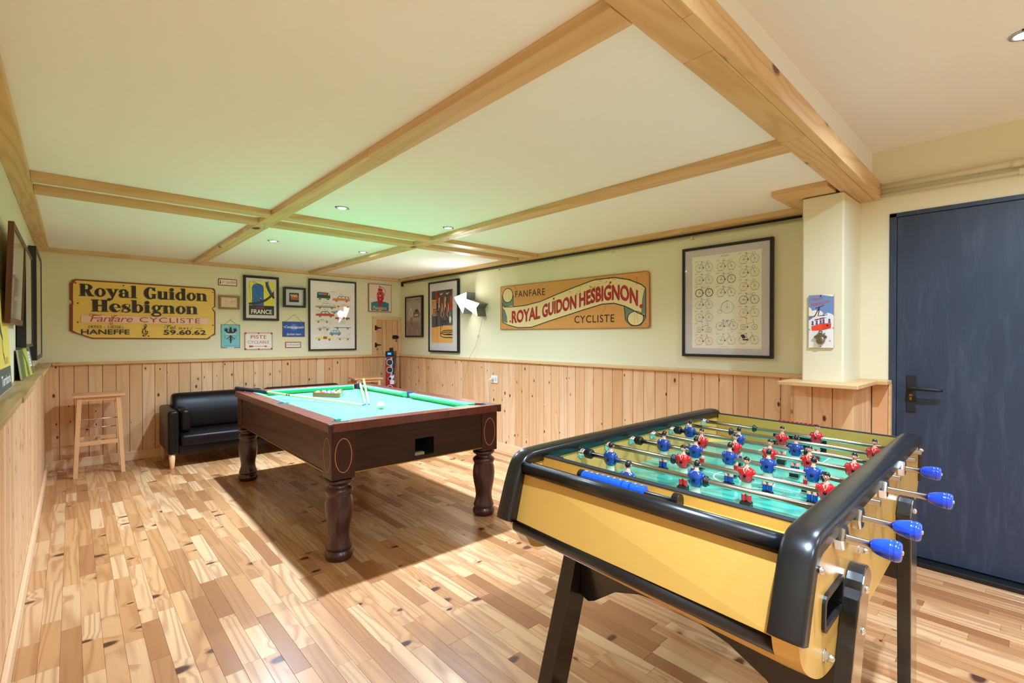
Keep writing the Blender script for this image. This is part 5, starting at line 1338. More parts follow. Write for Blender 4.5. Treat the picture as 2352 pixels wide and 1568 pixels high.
# cabinet
ins = 0.016; ZB0, ZB1 = 0.468, 0.7415
bw_ = 0.136
x0, x1, y0, y1 = ins, PWd - ins, ins, PLn - ins
for cx0, cx1, cy0, cy1 in ((x0, x0 + bw_, y0, y0 + bw_), (x1 - bw_, x1, y0, y0 + bw_), (x0, x0 + bw_, y1 - bw_, y1), (x1 - bw_, x1, y1 - bw_, y1)):
    m = MB(); m.box(cx0, cx1, cy0, cy1, ZB0, ZB1); blk = obj('corner_block', m, MAHOG_Z, PT, 0.003)
    cz = 0.603
    for face in ('x', 'y'):
        m = MB(); pts = []
        if face == 'y': yy_ = y0 - 0.0006 if cy0 == y0 else y1 + 0.0006; cc = (cx0 + cx1) / 2
        else: yy_ = x0 - 0.0006 if cx0 == x0 else x1 + 0.0006; cc = (cy0 + cy1) / 2
        n_ = 36; ru, rv, wd = 0.048, 0.096, 0.0022
        ri = [(cc + (ru - wd) * math.cos(2 * PI * k / n_), cz + (rv - wd) * math.sin(2 * PI * k / n_)) for k in range(n_)]
        ro = [(cc + (ru + wd) * math.cos(2 * PI * k / n_), cz + (rv + wd) * math.sin(2 * PI * k / n_)) for k in range(n_)]
        f3 = (lambda a, b: (a, yy_, b)) if face == 'y' else (lambda a, b: (yy_, a, b))
        vs = [f3(*p) for p in ri] + [f3(*p) for p in ro]
        m.add(vs, [(k, (k + 1) % n_, n_ + (k + 1) % n_, n_ + k) for k in range(n_)])
        obj('oval_inlay', m, INLAY, blk)
zp = 0.500
ox0, ox1, oz0, oz1 = 0.546, 0.686, 0.521, 0.632
def front_panel(yf, yb, hole):
    m = MB(); a0, a1 = x0 + bw_ - 0.002, x1 - bw_ + 0.002
    rect = [(a0, zp), (a1, zp), (a1, ZB1), (a0, ZB1)]
    hs = []
    if hole:
        hs = [[(p[0], p[1]) for p in rrect(ox0, oz0, ox1, oz1, 0.010, 4)][::-1]]
    m.prism(rect, lambda a, b: (a, yf, b), lambda a, b: (a, yb, b), holes=hs)
    return m
obj('end_panel', front_panel(y0 + 0.006, y0 + 0.024, True), MAHOG, PT)
obj('end_panel', front_panel(y1 - 0.024, y1 - 0.006, False), MAHOG, PT)
for xa, xb in ((x0 + 0.006, x0 + 0.024), (x1 - 0.024, x1 - 0.006)):
    m = MB(); m.box(xa, xb, y0 + bw_ - 0.002, y1 - bw_ + 0.002, zp, ZB1); obj('side_panel', m, MAHOG_Y, PT)
# ball return box behind the opening
m = MB()
m.box(ox0 - 0.01, ox1 + 0.01, y0 + 0.024, y0 + 0.16, oz0 - 0.008, oz0 - 0.004)
m.box(ox0 - 0.01, ox1 + 0.01, y0 + 0.024, y0 + 0.16, oz1 + 0.004, oz1 + 0.008)
m.box(ox0 - 0.01, ox0 - 0.006, y0 + 0.024, y0 + 0.16, oz0 - 0.004, oz1 + 0.004)
m.box(ox1 + 0.006, ox1 + 0.01, y0 + 0.024, y0 + 0.16, oz0 - 0.004, oz1 + 0.004)
m.box(ox0 - 0.01, ox1 + 0.01, y0 + 0.16, y0 + 0.164, oz0 - 0.008, oz1 + 0.008)
obj('ball_return_box', m, DARK, PT)
m = MB(); m.box(ox0 + 0.002, ox0 + 0.075, y0 + 0.018, y0 + 0.05, oz0 + 0.001, oz0 + 0.018); obj('return_block', m, plain('pale_wood_block', (150, 138, 112), 0.6), PT)
m = MB()
m.box(x0 + bw_, x1 - bw_, y0 + 0.001, y0 + 0.008, zp - 0.006, zp - 0.0005); obj('bead', m, GOLD, PT)
m = MB(); m.box(x0 + 0.001, x0 + 0.008, y0 + bw_, y1 - bw_, zp - 0.006, zp - 0.0005); obj('bead', m, GOLD, PT)
m = MB(); m.box(x0 + 0.024, x1 - 0.024, y0 + 0.17, y1 - 0.024, 0.515, 0.530); obj('underside', m, BLACK_MATT, PT)
m = MB()
for yq in (0.42, 0.80): m.box(yq - 0.02, yq + 0.02, y0 - 0.0012, y0, 0.7395, 0.7410)
lp = [(0.0, 1.0), (.0766, .985), (.0785, .965), (.072, .945), (.056, .925), (.054, .905), (.066, .885), (.0765, .865), (.0785, .845), (.0755, .820), (.068, .790), (.0715, .765), (.076, .72), (.0785, .655), (.0775, .59), (.072, .50), (.063, .41), (.0580, .34), (.0575, .29), (.061, .24), (.068, .19), (.0735, .160), (.072, .140), (.066, .128), (.0675, .115), (.0765, .095), (.0785, .070), (.0775, .045), (.072, .018), (.064, 0.0)]
lp = [(max(r, 0.0001), h * ZB0) for r, h in lp]
for lx, ly in ((x0 + 0.068, y0 + 0.068), (x1 - 0.068, y0 + 0.068), (x0 + 0.068, y1 - 0.068), (x1 - 0.068, y1 - 0.068)):
    m = MB(); m.lathe(lp, lx, ly, 0, 32); obj('leg', m, LEGW, PT)

# ------------------------------------------------ balls, rack, cues
BED = 0.7425
IVORY = plain('ivory_ball', (238, 234, 214), 0.12, coat=0.6)
t = MB(); t.ball(0, 0, 0.027, 0.027, 28, 18)
o = obj('cue_ball', t, IVORY); o.location = (1.690, 3.300, BED); tag(o, 'white cue ball alone on the near part of the green cloth', 'ball')
tri = [Vector((1.571, 4.41)), Vector((1.728, 4.14)), Vector((1.883, 4.41))]
ctr = sum(tri, Vector((0, 0))) / 3
ang = math.atan2((tri[1] - tri[0]).y, (tri[1] - tri[0]).x)
side = 0.312; R_in = side / (2 * math.sqrt(3)); R_out = side / math.sqrt(3)
left_n = Vector((-math.sin(ang), math.cos(ang)))
mid = (tri[0] + tri[1]) / 2; ctr = mid + left_n * R_in
def tri_loop(R, rad, n=5):
    out = []
    base = [ctr + Vector((math.cos(ang + math.radians(-150 + 120 * k)), math.sin(ang + math.radians(-150 + 120 * k)))) * (R - 2 * rad) for k in range(3)]
    for k in range(3):
        a0 = math.degrees(ang) - 150 + 120 * k - 60
        out += [(base[k].x + rad * math.cos(math.radians(a0 + 120 * i / n)), base[k].y + rad * math.sin(math.radians(a0 + 120 * i / n))) for i in range(n + 1)]
    return out
rk = thing('ball_rack', 'brown wooden triangle rack full of balls on the green cloth', 'ball rack', (ctr.x, ctr.y, BED))
lo = [(a - ctr.x, b - ctr.y) for a, b in tri_loop(R_out, 0.022)]; li = [(a - ctr.x, b - ctr.y) for a, b in tri_loop(R_out - 0.014, 0.017)]
m = MB(); m.prism(lo, lambda a, b: (a, b, 0), lambda a, b: (a, b, 0.040), holes=[li[::-1]])
obj('frame', m, wood('rack_wood', (136, 84, 52), (90, 50, 30), (40, 20, 12), 'x', 2, 0.3, 0, rough=0.35, coat=0.3), rk, 0.0015)
bc = [('yellow solid', (226, 184, 50), 0), ('blue solid', (34, 60, 140), 0), ('red solid', (180, 34, 40), 0), ('purple solid', (88, 44, 120), 0), ('orange solid', (224, 106, 36), 0), ('green solid', (24, 112, 74), 0), ('maroon solid', (120, 30, 46), 0), ('black', (16, 16, 18), 0),
      ('yellow striped', (226, 184, 50), 1), ('blue striped', (34, 60, 140), 1), ('red striped', (180, 34, 40), 1), ('purple striped', (88, 44, 120), 1), ('orange striped', (224, 106, 36), 1), ('green striped', (24, 112, 74), 1), ('maroon striped', (120, 30, 46), 1)]
order = [12, 6, 9, 1, 13, 10, 3, 8, 0, 5, 7, 4, 14, 2, 11]
br = 0.0258
ux = Vector((math.cos(ang), math.sin(ang)))
start = mid - ux * (br * 4) + left_n * (0.0145 + br)
ballw = plain('ball_white', (238, 232, 220), 0.12, coat=0.6)
rb = random.Random(2); k = 0
for row in range(5):
    for j in range(5 - row):
        nm, c, stp = bc[order[k]]; k += 1
        p = start + ux * (br * (2 * j + row)) + left_n * (br * math.sqrt(3) * row)
        mt = plain('ball_' + nm.replace(' ', '_'), c, 0.12, coat=0.6)
        mb = MB(); mb.ball(0, 0, 0, br * 0.985, 20, 14, matfn=(lambda x, y, z: (1 if abs(z) < br * 0.52 else 0)) if stp else (lambda x, y, z: (0 if z > br * 0.86 else 1)))
        o = obj('pool_ball', mb, [ballw, mt]); o.location = (p.x, p.y, BED + br * 0.985 + 0.0006); o.rotation_euler = (rb.uniform(0, 6), rb.uniform(0, 6), rb.uniform(0, 6))
        pos = 'front row of the rack, ' + ['far left end', 'second from the left', 'middle', 'second from the right', 'right end'][j] if row == 0 else ['', 'second row of the rack', 'middle row of the rack', 'row behind the middle of the rack', 'apex of the rack by the far end'][row]
        tag(o, '%s ball in the %s' % (nm, pos), 'ball', 'racked pool balls')
CUE_ASH = plain('pale_ash_cue', (236, 206, 130), 0.25, coat=0.5, grain=0.12, scale=30)
CUE_BLK = plain('black_rubber_grip', (18, 18, 20), 0.55)
CUE_BRN = plain('dark_cue_butt', (84, 56, 52), 0.25, coat=0.5)
FERR = plain('chalk_blue_tip', (40, 96, 150), 0.8); RINGM = plain('dark_joint_ring', (40, 52, 40), 0.35)
def cue(tip, butt, name, label, style):
    T, B = Vector(tip), Vector(butt); d = B - T; L = d.length
    t = thing(name, label, 'pool cue', tip); q = d.to_track_quat('Z', 'Y'); t.rotation_mode = 'QUATERNION'; t.rotation_quaternion = q
    rr = lambda f: 0.0055 + 0.0085 * f
    m = MB(); m.lathe([(rr(0.02), 0.012), (rr(0.45), L * 0.45), (rr(0.72 if style == 'grip' else 0.74), L * (0.72 if style == 'grip' else 0.76))], seg=12); obj('shaft', m, CUE_ASH, t)
    m = MB(); m.lathe([(0.0050, 0), (0.0056, 0.003), (0.0056, 0.012)], seg=12); obj('tip', m, FERR, t)
    if style == 'grip':
        m = MB(); m.lathe([(0.0155, L * 0.72), (0.0165, L * 0.73), (0.0175, L * 0.97), (0.0165, L * 0.995), (0.010, L)], seg=14); obj('grip', m, CUE_BLK, t)
        m = MB(); m.lathe([(rr(.5) + .0006, L * .535), (rr(.5) + .0006, L * .545)], seg=12); m.lathe([(rr(.5) + .0006, L * .552), (rr(.5) + .0008, L * .562)], seg=12); obj('joint_ring', m, RINGM, t)
    else:
        m = MB(); m.lathe([(rr(.76), L * 0.76), (rr(.9), L * .9), (0.0145, L * 0.99), (0.010, L)], seg=14); obj('butt', m, CUE_BRN if style == 'dark' else plain('patterned_butt', (206, 160, 92), 0.3, coat=0.5), t)
        m = MB()
        for f in (.78, .82, .86, .90): m.lathe([(rr(f) + .0005, L * f), (rr(f) + .0006, L * (f + .012))], seg=12)
        obj('pattern_ring', m, plain('ring_tone', (110, 60, 60) if style == 'dark' else (80, 56, 34), 0.4), t)
    return t
cue((1.670, 3.540, BED + 0.007), (1.098, 4.935, 0.811), 'pool_cue', 'pool cue with a long black grip lying over the left far corner of the table', 'grip')
cue((1.692, 3.562, BED + 0.008), (2.262, 4.905, 0.818), 'pool_cue', 'left one of two pool cues leaning out of the far right pocket, dark butt', 'dark')
cue((1.716, 3.550, BED + 0.007), (2.325, 4.935, 0.820), 'pool_cue', 'right one of two pool cues leaning out of the far right pocket, light patterned butt', 'light')

# ================================================================== SOFA
LEATHER = NT('dark_brown_leather')
_tc = LEATHER.n('ShaderNodeTexCoord'); _n = LEATHER.noise(_tc.outputs['Object'], 160, 3, 0.6); _n2 = LEATHER.noise(_tc.outputs['Object'], 6, 3, 0.6)
LEATHER.col(LEATHER.mix(_n2, srgb(16, 10, 10), srgb(26, 17, 16))); LEATHER.rough(LEATHER.math('MULTIPLY_ADD', _n2, 0.15, 0.27)); LEATHER.set(Specular_IOR_Level=0.2)
LEATHER.bump(_n, 0.25, 0.001); LEATHER = LEATHER.m
BEECH = wood('beech', (222, 172, 122), (196, 142, 94), (120, 70, 40), 'z', 1.5, 0.25, 0, rough=0.42, ring=16)
BEECH_X = wood('beech_x', (222, 172, 122), (196, 142, 94), (120, 70, 40), 'x', 1.5, 0.25, 0, rough=0.42, ring=16)
S = thing('sofa', 'dark brown leather two seat sofa with wooden legs against the back wall', 'sofa', (1.62, 5.98, 0))
def puff(x0, x1, y0, y1, z0, z1, r, name, crown=0.0, mat=LEATHER):
    """soft block: rounded with a subdivided crown"""
    m = MB(); m.box(x0, x1, y0, y1, z0, z1)
    o = obj(name, m, mat, S)
    b = o.modifiers.new('bevel', 'BEVEL'); b.width = r; b.segments = 5; b.limit_method = 'NONE'
    for p in o.data.polygons: p.use_smooth = True
    return o
sx = lambda x: x - 1.62; sy = lambda y: y - 5.98
puff(sx(.675), sx(.765), sy(5.632), sy(6.27), .140, .562, .028, 'arm')
puff(sx(2.485), sx(2.575), sy(5.632), sy(6.27), .140, .562, .028, 'arm')
puff(sx(.76), sx(2.49), sy(5.66), sy(6.25), .130, .225, .020, 'base')
puff(sx(.775), sx(1.618), sy(5.630), sy(6.10), .205, .322, .034, 'seat_cushion')
puff(sx(1.628), sx(2.475), sy(5.630), sy(6.10), .205, .322, .034, 'seat_cushion')
def back_cush(xa, xb):
    m = MB(); rings = []
    N = 9
    prof = [(6.03, .30), (6.015, .36), (6.03, .52), (6.075, .63), (6.115, .675), (6.17, .69), (6.23, .675), (6.26, .60), (6.27, .30)]
    for k in range(N + 1):
        f = k / N; x = xa + (xb - xa) * f
        edge = min(f, 1 - f) * (xb - xa); s_ = 1 - max(0, 1 - edge / 0.045) ** 2 * 0.10
        rings.append([(sx(x), sy(6.15 + (y - 6.15) * s_), .30 + (z - .30) * s_) for y, z in prof])
    xs_ = [0, .010, .03, .06, .2, .5, .8, .94, .97, .99, 1.0]
    rings = []
    for f in xs_:
        x = xa + (xb - xa) * f; edge = min(f, 1 - f) * (xb - xa)
        q = min(1.0, edge / 0.05); s_ = 0.86 + 0.14 * math.sqrt(max(0, 1 - (1 - q) ** 2))
        rings.append([(sx(x), sy(6.15 + (y - 6.15) * s_), .30 + (z - .30) * (0.93 + 0.07 * (s_ - .86) / .14)) for y, z in prof])
    m.loft(rings)
    o = obj('back_cushion', m, LEATHER, S)
    sb = o.modifiers.new('s', 'SUBSURF'); sb.levels = 1; sb.render_levels = 2
back_cush(.765, 1.640); back_cush(1.665, 2.555)
puff(sx(.785), sx(.880), sy(5.74), sy(6.06), .325, .558, .040, 'bolster')
puff(sx(2.37), sx(2.465), sy(5.74), sy(6.06), .325, .558, .040, 'bolster')
for lx, ly in ((.712, 5.675), (2.538, 5.675), (.705, 6.22), (2.545, 6.22)):
    m = MB(); m.lathe([(.0165, 0), (.0175, .004), (.029, .141)], sx(lx), sy(ly), 0, 18); obj('leg', m, BEECH, S)

# ================================================================== STOOLS
def stool(name, label, loc, rz, scale=1.0):
    t = thing(name, label, 'stool', loc, (0, 0, rz), group='matching wooden bar stools')
    h = 0.742
    m = MB(); m.box(-0.187, 0.187, -0.170, 0.170, h - 0.022, h); obj('seat', m, BEECH_X, t, 0.004)
    def P(sx_, sy_, f):  # f: 0 floor, 1 top ; centre line of legs
        return Vector((sx_ * (0.169 - 0.032 * f), sy_ * (0.166 - 0.030 * f), f * (h - 0.0225)))
    for sx_ in (-1, 1):
        for sy_ in (-1, 1):
            a, b = P(sx_, sy_, 0), P(sx_, sy_, 1); w_ = 0.0175; d_ = 0.0165
            wb = 0.0155
            m = MB(); m.hexa([(a.x - wb, a.y - d_, 0), (a.x + wb, a.y - d_, 0), (a.x + wb, a.y + d_, 0), (a.x - wb, a.y + d_, 0), (b.x - w_, b.y - d_, b.z), (b.x + w_, b.y - d_, b.z), (b.x + w_, b.y + d_, b.z), (b.x - w_, b.y + d_, b.z)])
            obj('leg', m, BEECH, t, 0.002)
    def bar(s0, s1, z, hh, th, nm, mat, inset=0.0):
        f = z / h; a = P(*s0, f); b = P(*s1, f)
        m = MB()
        if abs(a.y - b.y) < 1e-6: m.box(min(a.x, b.x) + 0.016, max(a.x, b.x) - 0.016, a.y - th / 2 + inset, a.y + th / 2 + inset, z - hh / 2, z + hh / 2)
        else: m.box(a.x - th / 2, a.x + th / 2, min(a.y, b.y) + 0.0155, max(a.y, b.y) - 0.0155, z - hh / 2, z + hh / 2)
        obj(nm, m, mat, t, 0.0015)
    for s in (-1, 1):
        bar((-1, s), (1, s), 0.702, 0.030, 0.018, 'apron', BEECH_X)
        bar((s, -1), (s, 1), 0.702, 0.030, 0.018, 'apron', BEECH)
        bar((-1, s), (1, s), 0.300, 0.036, 0.018, 'stretcher', BEECH_X)
    m = MB(); m.box(-0.012, 0.012, -0.140, 0.140, 0.285, 0.315); obj('stretcher', m, BEECH, t, 0.0015)
    for s in (-1,):
        for z_, yy_ in ((0.520, -1), (0.400, 1)):
            f = z_ / h; a = P(-1, yy_, f); b = P(1, yy_, f)
            m = MB(); m.tube([(a.x + 0.012, a.y, z_), (b.x - 0.012, b.y, z_)], 0.0048, 8); obj('metal_rung', m, CHROME, t)
    m = MB(); m.lathe([(0.0001, -0.0012), (0.005, -0.001), (0.006, 0)], 0.0, -0.164, 0.300, 12, 'y'); obj('screw_cap', m, CHROME, t)
    return t
stool('bar_stool', 'wooden bar stool standing in the left corner left of the sofa', (0.185, 6.035, 0), 0.0)
stool('bar_stool', 'wooden bar stool half hidden behind the far right corner of the pool table', (2.895, 6.085, 0), math.radians(-10))

# ================================================================== SPEAKER TOWER
SPB, SPR, SPN, SPW = plain('speaker_black', (16, 17, 22), 0.35), plain('speaker_red', (140, 24, 26), 0.35), plain('speaker_navy', (22, 28, 54), 0.35), plain('speaker_white', (196, 194, 198), 0.4)
rz_s = math.radians(-41)   # front (local -Y) turned towards the camera side
sp = thing('speaker_tower', 'tall narrow speaker tower with a red white and blue flag pattern in the corner', 'speaker', (3.235, 6.02, 0), (0, 0, rz_s))
hw, hd, H = 0.0575, 0.085, 1.085
m = MB(); m.box(-hw, hw, -hd, hd, 0.012, H); obj('cabinet', m, SPB, sp, 0.002)
m = MB(); m.box(-hw - 0.02, hw + 0.02, -hd - 0.02, hd + 0.02, 0, 0.012); obj('base', m, SPB, sp, 0.002)
A = Art()
A.rect(-hw, 0.02, hw, 1.02, (140, 24, 26)); A.rect(0.010, 0.68, hw, 1.0, (150, 150, 158)); A.poly([(0.035, 1.0), (hw, 1.0), (hw, 0.77), (0.035, 0.75)], (22, 28, 54)); A.rect(0.005, 0.64, hw, 0.705, (196, 194, 198)); A.poly([(0.005, 0.70), (0.03, 0.70), (hw, 0.735), (hw, 0.77), (0.035, 0.75), (0.005, 0.76)], (196, 194, 198)); A.poly([(0.03, 0.695), (hw, 0.735), (hw, 0.695)], (140, 24, 26))
A.rect(-hw, 1.012, hw, H - 0.001, (16, 17, 22)); A.poly([(-hw, 1.008), (-0.01, 1.008), (-hw, 0.955)], (34, 70, 140))
A.line([(-0.048, 0.99), (-0.048, 0.972)], 0.006, (200, 214, 236))
A.build('front_print', sp, 0, 0, -hd - 0.0002, INKG)
# side print on +X face
A = Art(); A.rect(-hd, 0.02, hd, 0.62, (128, 20, 24)); A.rect(-hd, 0.62, hd, H - 0.001, (18, 20, 34)); A.poly([(-hd, 0.72), (hd, 1.03), (hd, 0.98), (-hd + 0.02, 0.70)], (170, 160, 160)); A.poly([(-hd + 0.02, 0.70), (hd, 0.98), (hd, 0.86), (-hd + 0.075, 0.69)], (128, 20, 24)); A.poly([(-hd + 0.075, 0.69), (hd, 0.86), (hd, 0.80), (0.03, 0.64), (-hd, 0.645), (-hd, 0.69)], (176, 172, 174)); A.poly([(0.04, 0.70), (hd, 0.79), (hd, 0.72), (0.05, 0.69)], (22, 28, 54))
sd = A.build('side_print', sp, 0, 0, 0.0, INKG); sd.rotation_euler = (0, 0, PI / 2); sd.location = (hw + 0.0002, 0, 0)
SCREEN = NT('blue_display'); SCREEN.b.inputs['Base Color'].default_value = (0.0, 0.1, 0.4, 1); SCREEN.b.inputs['Emission Color'].default_value = (*srgb(40, 130, 240), 1); SCREEN.b.inputs['Emission Strength'].default_value = 1.1; SCREEN = SCREEN.m
m = MB(); m.box(-0.028, 0.020, -hd - 0.0022, -hd - 0.0008, 1.038, 1.066); obj('display', m, SCREEN, sp)
CONE = plain('speaker_cone', (178, 176, 176), 0.35, 0.4); SURR = plain('speaker_surround', (30, 32, 34), 0.5)
for z_, r_ in ((0.935, .045), (0.832, .045), (0.715, .026), (0.585, .045), (0.470, .045)):
    m = MB(); m.lathe([(r_ * .80, -hd - .0030), (r_ * .88, -hd - .0055), (r_ * .96, -hd - .0050), (r_, -hd - .0005)], 0, 0, z_, 28, 'y'); d = obj('driver', m, SPW, sp)
    m = MB(); m.lathe([(r_ * .58, -hd - .0020), (r_ * .68, -hd - .0045), (r_ * .80, -hd - .0035)], 0, 0, z_, 28, 'y'); obj('surround', m, SURR, d)
    m = MB(); m.lathe([(r_ * .26, -hd - .0012), (r_ * .58, -hd - .0026)], 0, 0, z_, 28, 'y'); m.lathe([(r_ * .20, -hd - .0014), (r_ * .58, -hd - .0026)], 0, 0, z_, 28, 'y'); obj('cone', m, CONE, d)
    m = MB(); m.ball(0, -hd - .002, z_, r_ * .27, 14, 10, sc=(1, .5, 1)); obj('dust_cap', m, SURR, d)
m = MB(); m.box(-0.018, 0.026, -0.03, 0.02, H, H + 0.045); m.tube([(-0.018, -0.005, H + 0.004), (-0.036, -0.006, H + 0.010), (-0.05, -0.008, H + 0.004)], 0.0025, 6)
o = obj('charger', m, BLACK_MATT, None, 0.002); o.location = (3.235, 6.02, 0.0005); o.rotation_euler = (0, 0, rz_s); tag(o, 'small black charger box standing on the speaker tower', 'charger')

# ================================================================== ARROW LAMP (marquee arrow)
ZINC = NT('galvanised_sheet'); _tc = ZINC.n('ShaderNodeTexCoord'); _n = ZINC.noise(_tc.outputs['Object'], 22, 4, 0.7)
ZINC.col(ZINC.mix(_n, srgb(92, 94, 92), srgb(146, 148, 146))); ZINC.b.inputs['Metallic'].default_value = 0.7; ZINC.rough(0.42); ZINC = ZINC.m
ARW = NT('arrow_glow'); ARW.b.inputs['Base Color'].default_value = (0.9, 0.9, 0.9, 1); ARW.b.inputs['Emission Color'].default_value = (1, 0.99, 1, 1); ARW.b.inputs['Emission Strength'].default_value = 9.0; ARW = ARW.m
ap = [(-4.86, 1.762), (-4.597, 1.809), (-4.606, 1.727), (-4.354, 1.661), (-4.415, 1.613), (-4.39, 1.515), (-4.641, 1.635), (-4.67, 1.553)]
aw = wall_thing('right', -4.60, 1.515, 'arrow_lamp', 'glowing white arrow lamp with grey metal sides pointing left on the right wall', 'wall lamp', off=0.001)
L2 = [(a + 4.60, b - 1.515) for a, b in ap]
cxm = sum(p[0] for p in L2) / 8; czm = sum(p[1] for p in L2) / 8
inn = []
for i in range(8):
    p0, p1, p2 = Vector(L2[i - 1]), Vector(L2[i]), Vector(L2[(i + 1) % 8])
    d1 = (p1 - p0).normalized(); d2 = (p2 - p1).normalized()
    n1 = Vector((d1.y, -d1.x)); n2 = Vector((d2.y, -d2.x)); b_ = (n1 + n2).normalized(); k = 0.0022 / max(0.35, b_.dot(n1))
    inn.append(tuple(p1 + b_ * k))
m = MB(); m.prism(L2, lambda a, b: (a, -0.132, b), lambda a, b: (a, 0, b), holes=[inn[::-1]]); obj('metal_side', m, ZINC, aw)
m = MB(); m.prism(inn, lambda a, b: (a, -0.122, b), lambda a, b: (a, -0.119, b)); obj('lit_face', m, ARW, aw)
d = bpy.data.lights.new('arrow_light', 'POINT'); d.energy = 3.0; d.shadow_soft_size = 0.05; d.color = (1, 0.99, 1)
lo_ = bpy.data.objects.new('arrow_light', d); COL.objects.link(lo_); lo_.location = (XR - 0.19, 4.62, 1.68)
cord = thing('cable', 'thin cable hanging from the arrow lamp down to the pine boards', 'cable', (XR - 0.02, 4.42, 0.55))
pts = [(4.408, 1.515), (4.439, 1.49), (4.470, 1.40), (4.497, 1.321), (4.530, 1.24), (4.581, 1.14), (4.625, 1.04), (4.66, 0.95), (4.71, 0.82), (4.745, 0.70), (4.772, 0.55)]
m = MB(); m.tube([((-0.004 if z > 1.035 else -0.046) if abs(z - 1.04) > 0.02 else -0.044, y - 4.42, z - 0.55) for y, z in pts], 0.0016, 6); obj('wire', m, plain('clear_grey_wire', (140, 132, 110), 0.5), cord)
m = MB(); m.box(-0.010, 0.0, 4.512 - 4.42, 4.524 - 4.42, 1.265 - 0.55, 1.300 - 0.55); obj('inline_switch', m, plain('translucent_switch', (196, 196, 180), 0.4), cord, 0.002)

# wall socket with plug
WP = plain('white_plastic', (226, 224, 222), 0.35)
so = thing('wall_socket', 'white wall socket on the pine boards right of the pool table', 'socket', (3.555, 4.20, 0.756), (0, 0, -PI / 2))
m = MB(); m.box(-0.057, 0.057, -0.012, 0, 0, 0.083); obj('plate', m, WP, so, 0.003)
for cx_ in (-0.027, 0.027):
    m = MB(); m.lathe([(0.017, -0.0125), (0.021, -0.0135), (0.022, -0.012)], cx_, 0, 0.041, 20, 'y'); obj('outlet', m, plain('socket_ring', (196, 194, 192), 0.4), so)
m = MB(); m.lathe([(0.0001, -0.045), (0.011, -0.045), (0.014, -0.038), (0.017, -0.013)], -0.027, 0, 0.041, 16, 'y')
m.tube([(-0.027, -0.040, 0.041), (-0.045, -0.050, 0.040), (-0.075, -0.040, 0.015), (-0.092, -0.030, -0.03), (-0.095, -0.018, -0.10), (-0.094, -0.012, -0.20), (-0.090, -0.010, -0.35), (-0.086, -0.02, -0.60), (-0.09, -0.03, -0.745)], 0.0035, 8)
o = obj('power_cord', m, WP); o.location = (3.555, 4.20, 0.756); o.rotation_euler = (0, 0, -PI / 2); tag(o, 'white plug and cord hanging down from the wall socket', 'cable')
# ================================================================== TABLE FOOTBALL
TH = 0.0317; TA, TB = -0.0079, -0.0203
Xa = Vector((math.cos(TH), math.sin(TH), TA)).normalized(); Ya = Vector((-math.sin(TH), math.cos(TH), -TB)); Ya = (Ya - Xa * Ya.dot(Xa)).normalized(); Za = Xa.cross(Ya)
O0 = Vector((1.0, 1.1043, -TA * .8 - TB * .45)); O1 = O0 + 0.9 * (Vector((0, 0, 1)) - Za)
FT = thing('football_table', 'yellow wooden table football game with black rubber edges in the right foreground', 'football table')
Mx = Matrix((Xa, Ya, Za)).transposed().to_4x4(); Mx.translation = O1
FT.matrix_world = Mx
WD = 0.8275
YEL = wood('honey_beech_laminate', (210, 168, 84), (192, 144, 62), (150, 100, 40), 'x', 1.0, 0.16, 0, rough=0.28, coat=0.35, ring=14, spec=0.5, streak=0.35)
YELY = wood('honey_beech_laminate_y', (208, 166, 82), (190, 142, 60), (150, 100, 40), 'y', 1.0, 0.16, 0, rough=0.28, coat=0.3, ring=14, spec=0.5, streak=0.35)
RUB = NT('black_rubber'); _tc = RUB.n('ShaderNodeTexCoord'); _n = RUB.noise(_tc.outputs['Object'], 9, 3, 0.6, 0.3)
RUB.col(srgb(14, 15, 19)); RUB.rough(RUB.math('MULTIPLY_ADD', _n, 0.10, 0.24)); RUB.set(Specular_IOR_Level=0.6); RUB = RUB.m
FELT = plain('black_felt', (26, 24, 24), 0.9)
F3 = lambda s_, w_, z_: (s_, -w_, z_)
def sm(pts, n=3):
    """corner cutting of an open 2D path, ends kept"""
    P = [tuple(p) for p in pts]
    for _ in range(3):
        Q = [P[0]]
        for a, b in zip(P[:-1], P[1:]):
            Q.append((a[0] * .75 + b[0] * .25, a[1] * .75 + b[1] * .25)); Q.append((a[0] * .25 + b[0] * .75, a[1] * .25 + b[1] * .75))
        Q.append(P[-1]); P = Q
    # drop near-duplicates
    out = [P[0]]
    for p in P[1:-1]:
        if math.hypot(p[0] - out[-1][0], p[1] - out[-1][1]) > 0.004: out.append(p)
    out.append(P[-1]); return out
